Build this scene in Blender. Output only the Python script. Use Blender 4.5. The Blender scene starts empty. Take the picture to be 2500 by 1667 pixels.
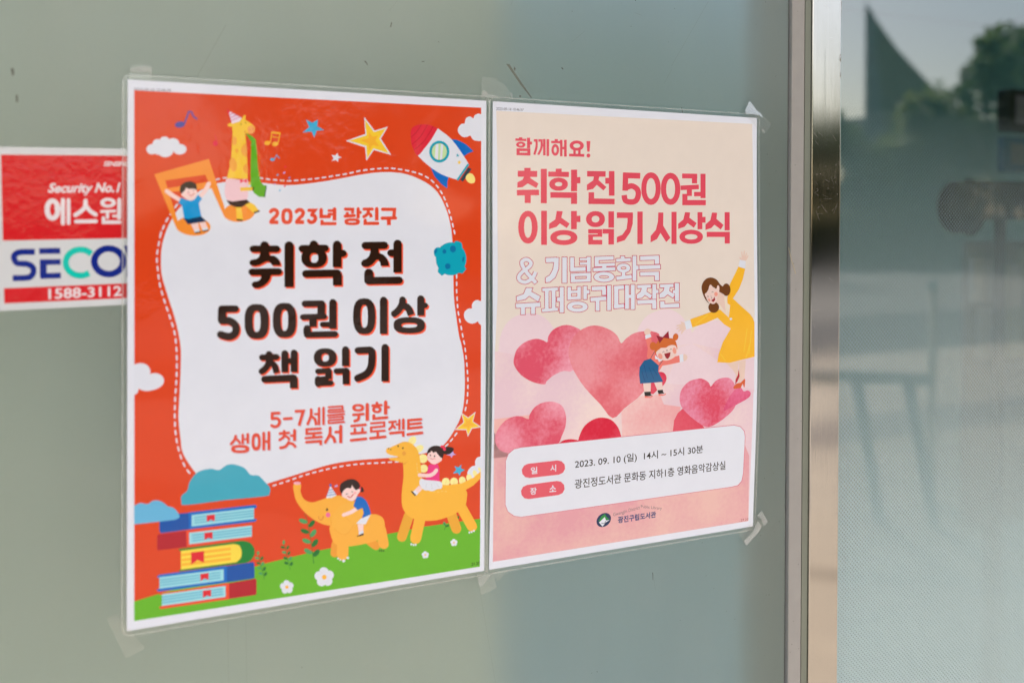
import bpy, bmesh, math, random
from mathutils import Vector, Matrix, noise
random.seed(7)
R = math.radians
scene = bpy.context.scene
COL = scene.collection

# ------------------------------------------------------------------ camera
# origin: foot of the glass door below the top left corner of the left poster; y < 0 is outdoors
cam_d = bpy.data.cameras.new('camera'); cam = bpy.data.objects.new('camera', cam_d); COL.objects.link(cam)
scene.camera = cam
yaw, pitch, roll = 0.437081, -0.006881, 0.004541
cam.location = (-0.03993, -0.77870, 1.49983)
fw = Vector((math.sin(yaw)*math.cos(pitch), math.cos(yaw)*math.cos(pitch), math.sin(pitch)))
rt = Vector((math.cos(yaw), -math.sin(yaw), 0)); up = rt.cross(fw)
r2 = rt*math.cos(roll)+up*math.sin(roll); u2 = -rt*math.sin(roll)+up*math.cos(roll)
cam.rotation_euler = Matrix((r2, u2, -fw)).transposed().to_euler()
cam_d.sensor_width = 36; cam_d.lens = 36*0.924953; cam_d.shift_y = -0.118749
cam_d.clip_start = 0.02; cam_d.clip_end = 2000
cam_d.dof.use_dof = True; cam_d.dof.focus_distance = 0.93; cam_d.dof.aperture_fstop = 3.4

# ------------------------------------------------------------------ light
SUN_EL, SUN_AZ = 40, 164            # high sun behind thin cloud, out to the front left of the door
world = bpy.data.worlds.new('World'); scene.world = world; world.use_nodes = True
wn = world.node_tree.nodes; wl = world.node_tree.links
sky = wn.new('ShaderNodeTexSky'); sky.sky_type = 'NISHITA'; sky.sun_disc = False
sky.sun_elevation = R(SUN_EL); sky.sun_rotation = R(SUN_AZ)
sky.air_density = 1.0; sky.dust_density = 2.0; sky.ozone_density = 1.0
wl.new(sky.outputs[0], wn['Background'].inputs[0]); wn['Background'].inputs[1].default_value = 0.10
sun_d = bpy.data.lights.new('sun', 'SUN'); sun = bpy.data.objects.new('sun', sun_d); COL.objects.link(sun)
sun_d.energy = 3.3; sun_d.angle = R(5); sun_d.color = (1.0, 0.985, 0.97)
sun.rotation_euler = (R(90-SUN_EL), 0, R(180-SUN_AZ))
vs = scene.view_settings
vs.view_transform = 'Standard'; vs.look = 'None'; vs.gamma = 1; vs.use_curve_mapping = False
vs.exposure = 1.38
scene.cycles.max_bounces = 10; scene.cycles.transparent_max_bounces = 16; scene.cycles.caustics_reflective = False
scene.cycles.use_denoising = True

# ------------------------------------------------------------------ helpers
def lin(c):
    c = c/255
    return c/12.92 if c <= 0.04045 else ((c+0.055)/1.055)**2.4
def tag(o, label=None, cat=None, group=None, kind=None):
    if label: o['label'] = label
    if cat: o['category'] = cat
    if group: o['group'] = group
    if kind: o['kind'] = kind
    return o
def empty(name, loc=(0, 0, 0), rot=(0, 0, 0), label=None, cat=None, group=None):
    o = bpy.data.objects.new(name, None); COL.objects.link(o); o.location = loc; o.rotation_euler = rot
    o.empty_display_size = .05
    return tag(o, label, cat, group)
def link_mesh(name, me, mats, parent=None):
    for m in (mats if isinstance(mats, (list, tuple)) else [mats]): me.materials.append(m)
    o = bpy.data.objects.new(name, me); COL.objects.link(o); o.parent = parent
    return o
def from_bm(name, bm, mats, parent=None, smooth=False):
    me = bpy.data.meshes.new(name); bm.to_mesh(me); bm.free()
    if smooth:
        for p in me.polygons: p.use_smooth = True
    return link_mesh(name, me, mats, parent)
def add_box(bm, lo, hi, bevel=0):
    g = bmesh.ops.create_cube(bm, size=1)['verts']
    for v in g: v.co = Vector([(lo[i]+hi[i])/2+v.co[i]*(hi[i]-lo[i]) for i in range(3)])
    if bevel:
        es = list({e for v in g for e in v.link_edges})
        bmesh.ops.bevel(bm, geom=es, offset=bevel, segments=2, affect='EDGES', profile=.6)
def box(name, lo, hi, m, parent=None, bevel=0):
    bm = bmesh.new(); add_box(bm, lo, hi, bevel); return from_bm(name, bm, m, parent)
def tube(bm, a, b, r0, r1=None, seg=8):
    a, b = Vector(a), Vector(b); r1 = r0 if r1 is None else r1
    z = (b-a).normalized(); x = z.orthogonal().normalized(); y = z.cross(x)
    A = [bm.verts.new(a+(x*math.cos(2*math.pi*i/seg)+y*math.sin(2*math.pi*i/seg))*r0) for i in range(seg)]
    B = [bm.verts.new(b+(x*math.cos(2*math.pi*i/seg)+y*math.sin(2*math.pi*i/seg))*r1) for i in range(seg)]
    for i in range(seg): bm.faces.new((A[i], A[(i+1) % seg], B[(i+1) % seg], B[i]))
    bm.faces.new(A[::-1]); bm.faces.new(B)
def new_mat(name):
    m = bpy.data.materials.new(name); m.use_nodes = True
    n, l = m.node_tree.nodes, m.node_tree.links
    return m, n, l, n['Principled BSDF']
def mix_color(n, l, fac, a, b):
    x = n.new('ShaderNodeMix'); x.data_type = 'RGBA'; l.new(fac, x.inputs[0])
    for s, v in ((x.inputs[6], a), (x.inputs[7], b)):
        if isinstance(v, tuple): s.default_value = (*v[:3], 1)
        else: l.new(v, s)
    return x.outputs[2]
def noise_out(n, l, scale, detail=4, rough=.55, coord='Object', stretch=None):
    tc = n.new('ShaderNodeTexCoord'); t = n.new('ShaderNodeTexNoise')
    t.inputs['Scale'].default_value = scale; t.inputs['Detail'].default_value = detail; t.inputs['Roughness'].default_value = rough
    if stretch:
        mp = n.new('ShaderNodeMapping'); mp.inputs['Scale'].default_value = stretch
        l.new(tc.outputs[coord], mp.inputs[0]); l.new(mp.outputs[0], t.inputs['Vector'])
    else: l.new(tc.outputs[coord], t.inputs['Vector'])
    return t.outputs['Fac']
def ramp(n, l, fac, stops):
    r = n.new('ShaderNodeValToRGB'); e = r.color_ramp.elements
    for i, (p, c) in enumerate(stops):
        q = e[i] if i < 2 else e.new(p)
        q.position = p; q.color = (c, c, c, 1) if isinstance(c, (int, float)) else (*c, 1)
    l.new(fac, r.inputs[0]); return r.outputs[0]
def bump(n, l, h, strength, dist=.001, to=None):
    b = n.new('ShaderNodeBump'); b.inputs['Strength'].default_value = strength; b.inputs['Distance'].default_value = dist
    l.new(h, b.inputs['Height'])
    if to: l.new(b.outputs[0], to)
    return b.outputs[0]
def simple(name, rgb, rough=.5, metal=0, var=.12, scale=30, bmp=0, spec=.5):
    m, n, l, b = new_mat(name)
    f = noise_out(n, l, scale)
    a = tuple(max(0, c*(1-var)) for c in rgb); c2 = tuple(min(1, c*(1+var)) for c in rgb)
    l.new(mix_color(n, l, f, a, c2), b.inputs['Base Color'])
    b.inputs['Roughness'].default_value = rough; b.inputs['Metallic'].default_value = metal; b.inputs['Specular IOR Level'].default_value = spec
    if bmp: bump(n, l, f, bmp, .002, b.inputs['Normal'])
    return m

# ------------------------------------------------------------------ print inks (laminated paper)
GAIN = 1.1
PAPER = (.95, 1.01, 1.04)          # slightly blue-white coated paper
INK = dict(white=(215,216,229), orange=(212,63,20), grass=(98,172,34), stamp=(60,60,80), tealcloud=(62,160,184), skycloud=(98,172,212), blue1=(0,100,188), blue2=(0,76,160),
 page=(150,208,220), pageline=(84,166,196), red1=(214,30,46), red2=(172,20,38), orange2=(226,70,44), green2=(0,120,46), yellow2=(248,208,70), amber=(244,172,48),
 leafd=(22,105,42), leafl=(70,150,90), ele=(246,168,62), ele2=(248,171,66), elead=(228,150,50), black=(24,20,22), pinkt=(235,165,180), blush=(234,108,150), redline=(190,50,50),
 bluel=(110,140,195), blue3=(60,100,180), hair=(42,24,22), red3=(228,45,82), skin=(240,202,200), blush2=(238,165,168), cream2=(244,224,150), cream3=(228,200,120), dino=(240,174,56), dinod=(226,160,48),
 blush3=(226,152,55), pink2=(228,55,128), greyl=(190,190,198), noteo=(236,138,48), navyn=(74,68,150), magenta=(220,36,70), magenta2=(205,80,150), star1=(62,165,208), shirtb=(0,144,208), navy2=(0,46,84),
 giraffe=(240,190,58), giraffes=(234,160,66), muzzle=(236,156,86), hatp=(226,208,226), pinkb=(232,192,202), black2=(44,16,16), green1=(92,165,28), green3=(24,84,52), lilac=(185,160,215),
 yellow1=(244,194,52), red3b=(214,34,56), teal1=(0,156,180), teal2=(0,120,150), slate=(44,60,72), flame=(248,216,130), palegreen=(186,214,160), teal3=(0,108,158), brightorange=(244,84,48), brown=(38,14,0),
 textred=(216,68,42), textshadow=(196,186,206), cream=(222,208,200), rosetext=(216,72,92), outline=(188,44,78), coat=(238,176,44), coat2=(242,192,56), skin2=(222,192,180), skin3=(228,198,192), cream4=(226,208,192),
 hair2=(106,60,26), blushc=(228,150,134), mouth=(150,34,42), rust=(205,84,38), coral=(226,118,108), denim=(22,88,136), denim2=(10,66,118), ginger=(200,98,38), maroon=(140,18,38), boxedge=(206,90,112), rose=(216,84,100),
 ink=(34,28,30), navy3=(28,48,84), green4=(36,130,60), greyt=(120,105,110), navyt=(36,62,112), silver=(204,204,208), stred=(206,26,34), stwhite=(226,214,220), stnavy=(0,30,128), stteal=(0,188,172))
WASH = dict(wash1=((222,196,206),(228,204,212)), wash2=((220,188,200),(230,206,204)), wash3=((226,160,164),(232,196,194)), wash4=((228,172,168),(232,190,180)), wash5=((216,152,162),(224,178,172)),
 heartA=((212,76,100),(232,158,178)), heartB=((214,92,106),(226,142,152)), heartR=((204,36,70),(216,80,100)), heartE=((210,64,92),(226,150,180)), heartP=((206,56,100),(222,110,150)), heartC=((206,18,54),(216,66,92)))
def wrinkle_coat(m, n, l, b, gloss=.5):
    """clear lamination film: long soft waves and small heat wrinkles in the gloss only"""
    tc = n.new('ShaderNodeTexCoord')
    t1 = n.new('ShaderNodeTexNoise'); t1.inputs['Scale'].default_value = 7; t1.inputs['Detail'].default_value = 2
    t2 = n.new('ShaderNodeTexNoise'); t2.inputs['Scale'].default_value = 130; t2.inputs['Detail'].default_value = 3; t2.inputs['Distortion'].default_value = .8
    l.new(tc.outputs['Object'], t1.inputs['Vector']); l.new(tc.outputs['Object'], t2.inputs['Vector'])
    b1 = n.new('ShaderNodeBump'); b1.inputs['Strength'].default_value = .5; b1.inputs['Distance'].default_value = .004; l.new(t1.outputs['Fac'], b1.inputs['Height'])
    b2 = n.new('ShaderNodeBump'); b2.inputs['Distance'].default_value = .0006; t3 = n.new('ShaderNodeTexNoise'); t3.inputs['Scale'].default_value = 10; l.new(tc.outputs['Object'], t3.inputs['Vector']); l.new(ramp(n, l, t3.outputs['Fac'], [(.47, .03), (.66, .75)]), b2.inputs['Strength']); b2.inputs['Distance'].default_value = .0006; l.new(t2.outputs['Fac'], b2.inputs['Height'])
    l.new(b1.outputs[0], b2.inputs['Normal'])
    b.inputs['Coat Weight'].default_value = gloss; b.inputs['Coat Roughness'].default_value = .06
    l.new(b2.outputs[0], b.inputs['Coat Normal'])
MAT = {}
def ink(name):
    if name in MAT: return MAT[name]
    m, n, l, b = new_mat('ink_'+name)
    if name in WASH:
        c1, c2 = [tuple(min(.9, lin(v)*GAIN*w) for v, w in zip(c, PAPER)) for c in WASH[name]]
        f = noise_out(n, l, 11 if name.startswith('heart') else 9, 3, .5)
        f2 = noise_out(n, l, 260, 3, .6)
        mm = n.new('ShaderNodeMath'); mm.operation = 'MULTIPLY_ADD'; l.new(f2, mm.inputs[0]); mm.inputs[1].default_value = .22; 
        l.new(f, mm.inputs[2])
        l.new(mix_color(n, l, ramp(n, l, mm.outputs[0], [(.5, 0.), (.72, 1.)]), c1, c2), b.inputs['Base Color'])
    else:
        c = tuple(min(.9, lin(v)*GAIN*w) for v, w in zip(INK[name], PAPER))
        f = noise_out(n, l, 45, 5, .6)
        l.new(mix_color(n, l, f, tuple(v*.955 for v in c), tuple(min(.92, v*1.04) for v in c)), b.inputs['Base Color'])
    b.inputs['Roughness'].default_value = .55; b.inputs['Specular IOR Level'].default_value = .08
    wrinkle_coat(m, n, l, b, .5)
    MAT[name] = m
    return m

# ------------------------------------------------------------------ printed sheets
STEP = 1.0e-5          # ink films lie a hundredth of a millimetre apart
def unpack(s):
    out = []; x = y = 0
    for t in s.split():
        a, b = t.split(','); x += int(a); y += int(b); out.append((x*1e-4, -y*1e-4))
    return out
def text_polys(txt, off, shear):
    cu = bpy.data.curves.new('t', 'FONT'); cu.body = txt; cu.size = 1; cu.offset = off; cu.shear = shear; cu.resolution_u = 3
    o = bpy.data.objects.new('t', cu); COL.objects.link(o)
    dg = bpy.context.evaluated_depsgraph_get(); me = bpy.data.meshes.new_from_object(o.evaluated_get(dg))
    vs_ = [v.co.copy() for v in me.vertices]; fs = [tuple(p.vertices) for p in me.polygons]
    bpy.data.objects.remove(o); bpy.data.curves.remove(cu); bpy.data.meshes.remove(me)
    return vs_, fs
def print_part(name, parent, shapes, bulge):
    bm = bmesh.new(); mats = []
    for mat, lev, d in shapes:
        if mat not in mats: mats.append(mat)
        mi = mats.index(mat); y = -lev*STEP
        if isinstance(d, str):
            vs_ = [bm.verts.new((px, y, pz)) for px, pz in unpack(d)]
            try: f = bm.faces.new(vs_)
            except ValueError: continue
            f.material_index = mi
        else:
            txt, q, off, shear = d
            P_, F_ = text_polys(txt, off, shear)
            if not P_: continue
            x0 = min(p.x for p in P_); x1 = max(p.x for p in P_); z0 = min(p.y for p in P_); z1 = max(p.y for p in P_)
            V = []
            for p in P_:
                u = (p.x-x0)/(x1-x0); v = (z1-p.y)/(z1-z0)
                X = (q[0]*(1-u)+q[2]*u)*(1-v)+(q[4]*(1-u)+q[6]*u)*v; Z = (q[1]*(1-u)+q[3]*u)*(1-v)+(q[5]*(1-u)+q[7]*u)*v
                V.append(bm.verts.new((X*1e-3, y, -Z*1e-3)))
            for f_ in F_:
                try: f = bm.faces.new([V[i] for i in f_]); f.material_index = mi
                except ValueError: pass
    for f in bm.faces: f.normal_update()
    bmesh.ops.triangulate(bm, faces=bm.faces[:])
    if bulge:
        zs = [v.co.z for v in bm.verts]
        k = 1
        while k*.012 < .42:
            z = -k*.012
            if min(zs) < z < max(zs):
                bmesh.ops.bisect_plane(bm, geom=bm.verts[:]+bm.edges[:]+bm.faces[:], plane_co=(0, 0, z), plane_no=(0, 0, 1), dist=1e-7)
            k += 1
        for v in bm.verts: v.co.y -= bulge_at(bulge, -v.co.z)
    for f in bm.faces:
        f.normal_update()
        if f.normal.y > 0: f.normal_flip()
        f.smooth = bool(bulge)
    return from_bm(name, bm, [ink(m) for m in mats], parent)
def bulge_fn(kind, v):
    t = min(max(v/.42, 0), 1)
    if kind == 'left': return .0012*math.sin(math.pi*t)**2
    return .0045*math.sin(math.pi*t**1.35)**1.5 if 0 < t < 1 else 0.
def bulge_at(kind, v):     # straight between the 12 mm cuts, so that every layer follows the same bend
    k = math.floor(v/.012); a, b = k*.012, (k+1)*.012; s = (v-a)/.012
    return bulge_fn(kind, a)*(1-s)+bulge_fn(kind, b)*s

# ------------------------------------------------------------------ shared materials
M = {}
m, n, l, b = new_mat('satin_glass_film')
f = noise_out(n, l, 2.2, 3); g = noise_out(n, l, 320, 2, .7)
c = mix_color(n, l, f, (.335, .44, .415), (.37, .47, .44))
c = mix_color(n, l, ramp(n, l, g, [(.3, .10), (.7, 0.)]), c, (.16, .2, .18))
dr = noise_out(n, l, 1, 5, .6, stretch=(16, 16, 2.2)); c = mix_color(n, l, ramp(n, l, dr, [(.38, .16), (.62, 0.)]), c, (.24, .27, .24))
sm = noise_out(n, l, 14, 5, .65); c = mix_color(n, l, ramp(n, l, sm, [(.5, 0.), (.8, .22)]), c, (.55, .58, .55))
l.new(c, b.inputs['Base Color']); l.new(ramp(n, l, noise_out(n, l, 5, 5), [(.35, .17), (.7, .27)]), b.inputs['Roughness']); b.inputs['Specular IOR Level'].default_value = 1.0
bump(n, l, g, .04, .0004, b.inputs['Normal'])
rf = n.new('ShaderNodeBsdfRefraction'); rf.inputs['Roughness'].default_value = 1.0; rf.inputs['IOR'].default_value = 1.25; rf.inputs['Color'].default_value = (.90, .98, .96, 1)
mx = n.new('ShaderNodeMixShader'); mx.inputs[0].default_value = .58; l.new(b.outputs[0], mx.inputs[1]); l.new(rf.outputs[0], mx.inputs[2]); l.new(mx.outputs[0], n['Material Output'].inputs[0])
M['frost'] = m
m, n, l, b = new_mat('glass_back'); n.remove(b); tr = n.new('ShaderNodeBsdfTransparent'); tr.inputs[0].default_value = (.93, .98, .96, 1); l.new(tr.outputs[0], n['Material Output'].inputs[0]); M['back'] = m
m, n, l, b = new_mat('brushed_steel')
f = noise_out(n, l, 1, 4, .7, stretch=(1500, 1500, 2)); f2 = noise_out(n, l, 5, 3)
l.new(mix_color(n, l, f, (.35, .33, .30), (.43, .405, .37)), b.inputs['Base Color']); b.inputs['Metallic'].default_value = 1
l.new(ramp(n, l, f2, [(.3, .05), (.7, .12)]), b.inputs['Roughness'])
bump(n, l, f, .22, .0002, b.inputs['Normal']); M['steel'] = m
M['seal'] = simple('seal_profile', (.31, .305, .30), .42, 0, .1, 60)
M['greenglass'] = simple('green_glass_edge', (.17, .19, .155), .4, 0, .15, 20)
M['rubber'] = simple('black_rubber', (.02, .022, .022), .5)
M['void'] = simple('dark_gap', (.012, .014, .013), .7)
# clear film with a soft gloss (laminate margin, adhesive tape)
def clear_film(name, tint, gl, rough, milky=0):
    m, n, l, b = new_mat(name); n.remove(b); out = n['Material Output']
    tr = n.new('ShaderNodeBsdfTransparent'); tr.inputs[0].default_value = (*tint, 1)
    go = n.new('ShaderNodeBsdfGlossy'); go.inputs['Roughness'].default_value = rough; go.inputs[0].default_value = (.95, .96, .98, 1)
    mx = n.new('ShaderNodeMixShader'); lw = n.new('ShaderNodeValue'); lw.outputs[0].default_value = .06
    ad = n.new('ShaderNodeMath'); ad.operation = 'ADD'; ad.inputs[1].default_value = gl; l.new(lw.outputs[0], ad.inputs[0])
    l.new(ad.outputs[0], mx.inputs[0]); l.new(tr.outputs[0], mx.inputs[1]); l.new(go.outputs[0], mx.inputs[2])
    bump(n, l, noise_out(n, l, 90, 3), .3, .0006, go.inputs['Normal'])
    last = mx.outputs[0]
    if milky:
        df = n.new('ShaderNodeBsdfDiffuse'); df.inputs[0].default_value = (.7, .72, .72, 1); m2 = n.new('ShaderNodeMixShader')
        ff = noise_out(n, l, 60, 3); l.new(ramp(n, l, ff, [(.35, milky*.4), (.65, milky)]), m2.inputs[0]); l.new(last, m2.inputs[1]); l.new(df.outputs[0], m2.inputs[2]); last = m2.outputs[0]
    l.new(last, out.inputs[0]); return m
M['laminate'] = clear_film('laminate_film', (.93, .95, .94), .0, .2)
M['lamedge'] = clear_film('laminate_edge', (.95, .97, .95), .12, .35, .3)
M['tape'] = clear_film('clear_tape', (.985, .985, .975), .0, .25, .02)
M['tapeair'] = clear_film('lifted_tape', (.9, .92, .92), .14, .22, .20)
# clear pane: partly mirror, partly see-through
m, n, l, b = new_mat('clear_pane'); n.remove(b)
tr = n.new('ShaderNodeBsdfTransparent'); tr.inputs[0].default_value = (.64, .60, .50, 1)
go = n.new('ShaderNodeBsdfGlossy'); go.inputs['Roughness'].default_value = 0.0; go.inputs[0].default_value = (1.0, .965, .915, 1)
fr = n.new('ShaderNodeNewGeometry'); fm = n.new('ShaderNodeMath'); fm.operation = 'MULTIPLY_ADD'; fm.inputs[1].default_value = -.205; fm.inputs[2].default_value = .205; l.new(fr.outputs['Backfacing'], fm.inputs[0])
mx = n.new('ShaderNodeMixShader'); l.new(fm.outputs[0], mx.inputs[0]); l.new(tr.outputs[0], mx.inputs[1]); l.new(go.outputs[0], mx.inputs[2])
l.new(mx.outputs[0], n['Material Output'].inputs[0]); M['pane'] = m
# printed dots: staggered grid, 4.1 mm apart, growing towards the floor
m, n, l, b = new_mat('dot_film')
tc = n.new('ShaderNodeTexCoord'); sp = n.new('ShaderNodeSeparateXYZ'); l.new(tc.outputs['Object'], sp.inputs[0])
def mth(op, a, b_=None, c_=None):
    q = n.new('ShaderNodeMath'); q.operation = op
    for i, v in enumerate((a, b_, c_)):
        if v is None: continue
        if isinstance(v, (int, float)): q.inputs[i].default_value = v
        else: l.new(v, q.inputs[i])
    return q.outputs[0]
PX, PZ = .00486, .00486
def cell(ox, oz):
    dx = mth('SUBTRACT', mth('FRACT', mth('ADD', mth('DIVIDE', sp.outputs[0], PX), ox+100)), .5)
    dz = mth('SUBTRACT', mth('FRACT', mth('ADD', mth('DIVIDE', sp.outputs[2], PZ), oz+100)), .5)
    dx = mth('MULTIPLY', dx, PX); dz = mth('MULTIPLY', dz, PZ)
    return mth('SQRT', mth('ADD', mth('MULTIPLY', dx, dx), mth('MULTIPLY', dz, dz)))
dist = mth('MINIMUM', cell(0, 0), cell(.5, .5))
rad = n.new('ShaderNodeMapRange'); rad.inputs[1].default_value = 1.62; rad.inputs[2].default_value = 1.02; rad.inputs[3].default_value = .00118; rad.inputs[4].default_value = .00212
l.new(sp.outputs[2], rad.inputs[0])
fade = n.new('ShaderNodeMapRange'); fade.inputs[1].default_value = 1.62; fade.inputs[2].default_value = 1.10; l.new(sp.outputs[2], fade.inputs[0])
soft = n.new('ShaderNodeMapRange'); l.new(mth('DIVIDE', dist, rad.outputs[0]), soft.inputs[0]); soft.inputs[1].default_value = .72; soft.inputs[2].default_value = 1.02; soft.inputs[3].default_value = 1; soft.inputs[4].default_value = 0
ringy = n.new('ShaderNodeMapRange'); l.new(mth('DIVIDE', dist, rad.outputs[0]), ringy.inputs[0]); ringy.inputs[1].default_value = 0; ringy.inputs[2].default_value = .6; ringy.inputs[3].default_value = .62; ringy.inputs[4].default_value = 1
mask = mth('MULTIPLY', mth('MULTIPLY', soft.outputs[0], mth('POWER', fade.outputs[0], .5)), mth('MULTIPLY', ringy.outputs[0], .92))
b.inputs['Base Color'].default_value = (*(.44,.585,.62), 1); b.inputs['Roughness'].default_value = .35
tr = n.new('ShaderNodeBsdfTransparent'); mx = n.new('ShaderNodeMixShader')
l.new(mask, mx.inputs[0]); l.new(tr.outputs[0], mx.inputs[1]); l.new(b.outputs[0], mx.inputs[2]); l.new(mx.outputs[0], n['Material Output'].inputs[0]); M['dots'] = m

# ------------------------------------------------------------------ setting: ground, sky is the world
Z0 = 0.0
def sheet(name, x0, x1, y0, y1, z, m):
    me = bpy.data.meshes.new(name); me.from_pydata([(x0, y0, z), (x1, y0, z), (x1, y1, z), (x0, y1, z)], [], [(0, 1, 2, 3)])
    return tag(link_mesh(name, me, m), kind='structure')
def paving_mat(name, c1, c2, bx, by, mort=.02):
    m, n, l, b = new_mat(name); tc = n.new('ShaderNodeTexCoord'); t = n.new('ShaderNodeTexBrick')
    l.new(tc.outputs['Object'], t.inputs['Vector']); t.inputs['Color1'].default_value = (*c1, 1); t.inputs['Color2'].default_value = (*c2, 1); t.inputs['Mortar'].default_value = (.12, .10, .09, 1)
    t.inputs['Scale'].default_value = 1; t.inputs['Brick Width'].default_value = bx; t.inputs['Row Height'].default_value = by; t.inputs['Mortar Size'].default_value = mort*.3
    f = noise_out(n, l, 3, 5); l.new(mix_color(n, l, ramp(n, l, f, [(.35, .25), (.65, 0.)]), t.outputs[0], (.2, .17, .15)), b.inputs['Base Color']); b.inputs['Roughness'].default_value = .75
    return m
sheet('ground', -400, 400, -400, 400, -.02, simple('dry_grass_ground', (.10, .11, .06), .9, 0, .4, 2))
sheet('pavement', -40, 60, -6.8, 0.6, 0, paving_mat('tan_paving', (.56, .465, .365), (.52, .43, .335), .3, .3))
sheet('kerb_strip', -40, 60, -4.5, -3.9, .004, paving_mat('brown_paving', (.24, .2, .175), (.2, .165, .15), .2, .1))
sheet('road', -60, 80, -9.7, -6.8, -.012, simple('asphalt', (.055, .056, .06), .85, 0, .2, 6))
sheet('far_pavement', -60, 90, -19.2, -9.7, 0, paving_mat('grey_paving', (.20, .19, .175), (.18, .17, .155), .4, .4))

# ------------------------------------------------------------------ the glass front
door = empty('sliding_door', (0, 0, 0), label='frosted green glass sliding door leaf carrying both laminated posters', cat='door')
XL, XR = -.95, .6425
frost = box('frosted_glass', (XL, 0.0, .06), (XR, .010, 2.28), [M['frost'], M['back']], door)
for p in frost.data.polygons: p.material_index = 0 if p.normal.y < -.9 else 1
bl_ = box('pale_backing', (-.97, .120, .08), (.362, .1215, 2.30), simple('backing_paint', (.79, .71, .61), .9, 0, .04, 8)); tag(bl_, 'pale blind hanging behind the left part of the frosted door', 'backing')  # unseen pale panel, added to lighten and warm the frosted glass
st_ = box('edge_dark_strip', (.634, .030, .0), (.700, .065, 2.5), M['rubber']); tag(st_, 'dark strip added behind the right edge of the frosted glass to darken it', 'post')  # added dark strip, stands in for the dark reflection in the glass bevel
box('bottom_rail', (XL, -.004, .0), (XR, .030, .058), M['steel'], door, .002)
box('top_rail', (XL, -.004, 2.282), (XR, .030, 2.36), M['steel'], door, .002)
box('gasket', (.6428, .003, .06), (.6446, .020, 2.28), M['rubber'], door)
box('edge_profile', (.6448, -.0035, .06), (.6620, .022, 2.28), M['seal'], door, .0012)
box('profile_groove', (.6622, .001, .06), (.6629, .020, 2.28), M['void'], door)
box('glass_lip', (.6631, -.0028, .06), (.6711, .014, 2.28), M['greenglass'], door)
post = empty('door_post', (0, 0, 0), label='brushed stainless steel post between the frosted door and the dotted pane', cat='post')
bm = bmesh.new(); add_box(bm, (.6715, -.0045, 0), (.7120, .040, 2.5), .0012)
pf = from_bm('steel_face', bm, M['steel'], post)
bm = bmesh.new(); random.seed(3)
dents = [(.7105, -.0046, 1.668, .0022), (.7108, -.0046, 1.650, .0014)]
for x, y, z, r in dents:
    bmesh.ops.create_uvsphere(bm, u_segments=14, v_segments=8, radius=1, matrix=Matrix.Translation((x, y, z)) @ Matrix.Diagonal((r*.45, .0006, r*1.9, 1)))
from_bm('dent', bm, simple('dent_metal', (.35, .34, .32), .2, 1), post, True)
side = empty('fixed_window', (0, 0, 0), label='clear fixed window pane with pale printed dots fading out towards the top', cat='window')
gp = box('glass_pane', (.7125, .012, .05), (2.0, .020, 2.45), [M['pane'], M['back']], side)
for p in gp.data.polygons: p.material_index = 0 if p.normal.y < -.9 else 1
me = bpy.data.meshes.new('dot_film'); me.from_pydata([(.7125, .0116, .05), (2.0, .0116, .05), (2.0, .0116, 2.45), (.7125, .0116, 2.45)], [], [(0, 1, 2, 3)])
link_mesh('dot_film', me, M['dots'], side)
box('sill', (.7125, -.01, 0), (2.0, .05, .048), M['steel'], side, .002)
post2 = empty('door_post', (0, 0, 0), label='brushed stainless steel post at the far right end of the window', cat='post')
box('steel_face', (2.001, -.0045, 0), (2.05, .05, 2.5), M['steel'], post2, .002)
cano = empty('shade_canopy', (0, 0, 0), label='flat grey canopy roof added above the glass front to shade it', cat='canopy')  # unseen roof, added to keep direct sun off the door
box('roof_slab', (-6, -3.2, 3.2), (8, -.055, 3.45), simple('canopy_paint', (.74, .77, .80), .6), cano, .01)
for x_ in (-5.6, 7.6): box('column', (x_-.12, -3.0, 0), (x_+.12, -2.76, 3.198), M['steel'], cano, .004)
box('header_beam', (-1.05, -.02, 2.502), (2.1, .25, 2.75), M['steel'], None, .004)
tag(bpy.data.objects['header_beam'], 'brushed steel header beam above the glass doors', 'beam')
wall = M['wall'] = simple('pale_stone', (.40, .38, .35), .7, 0, .15, 5, .2)
w = box('front_wall', (-9, -.05, 0), (-1.0, .3, 7.5), wall); tag(w, 'pale stone wall left of the glass front', 'wall')
w = box('front_wall', (2.07, -.05, 0), (12, .3, 7.5), wall); tag(w, 'pale stone wall right of the glass front', 'wall')
w = box('upper_wall', (-1.0, -.051, 2.753), (2.07, .3, 7.5), wall); tag(w, 'pale stone wall above the glass front', 'wall')
# the hall behind the glass; ceiling kept short so sky lights it
hall = simple('hall_paint', (.60, .84, .77), .8)
for nm, lo, hi in (('hall_back_wall', (-3, 3.6, 0), (5.5, 3.7, 2.75)), ('hall_side_wall', (-3.1, .31, 0), (-3, 3.7, 2.75)), ('hall_side_wall', (5.5, .31, 0), (5.6, 3.7, 2.75)), ('hall_ceiling', (-3.1, 3.0, 2.76), (5.6, 3.7, 2.85))):
    o = box(nm, lo, hi, hall); tag(o, kind='structure')
sheet('hall_floor', -3, 5.5, .31, 3.6, .004, simple('hall_tiles', (.66, .84, .80), .3, 0, .1, 3))


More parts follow.
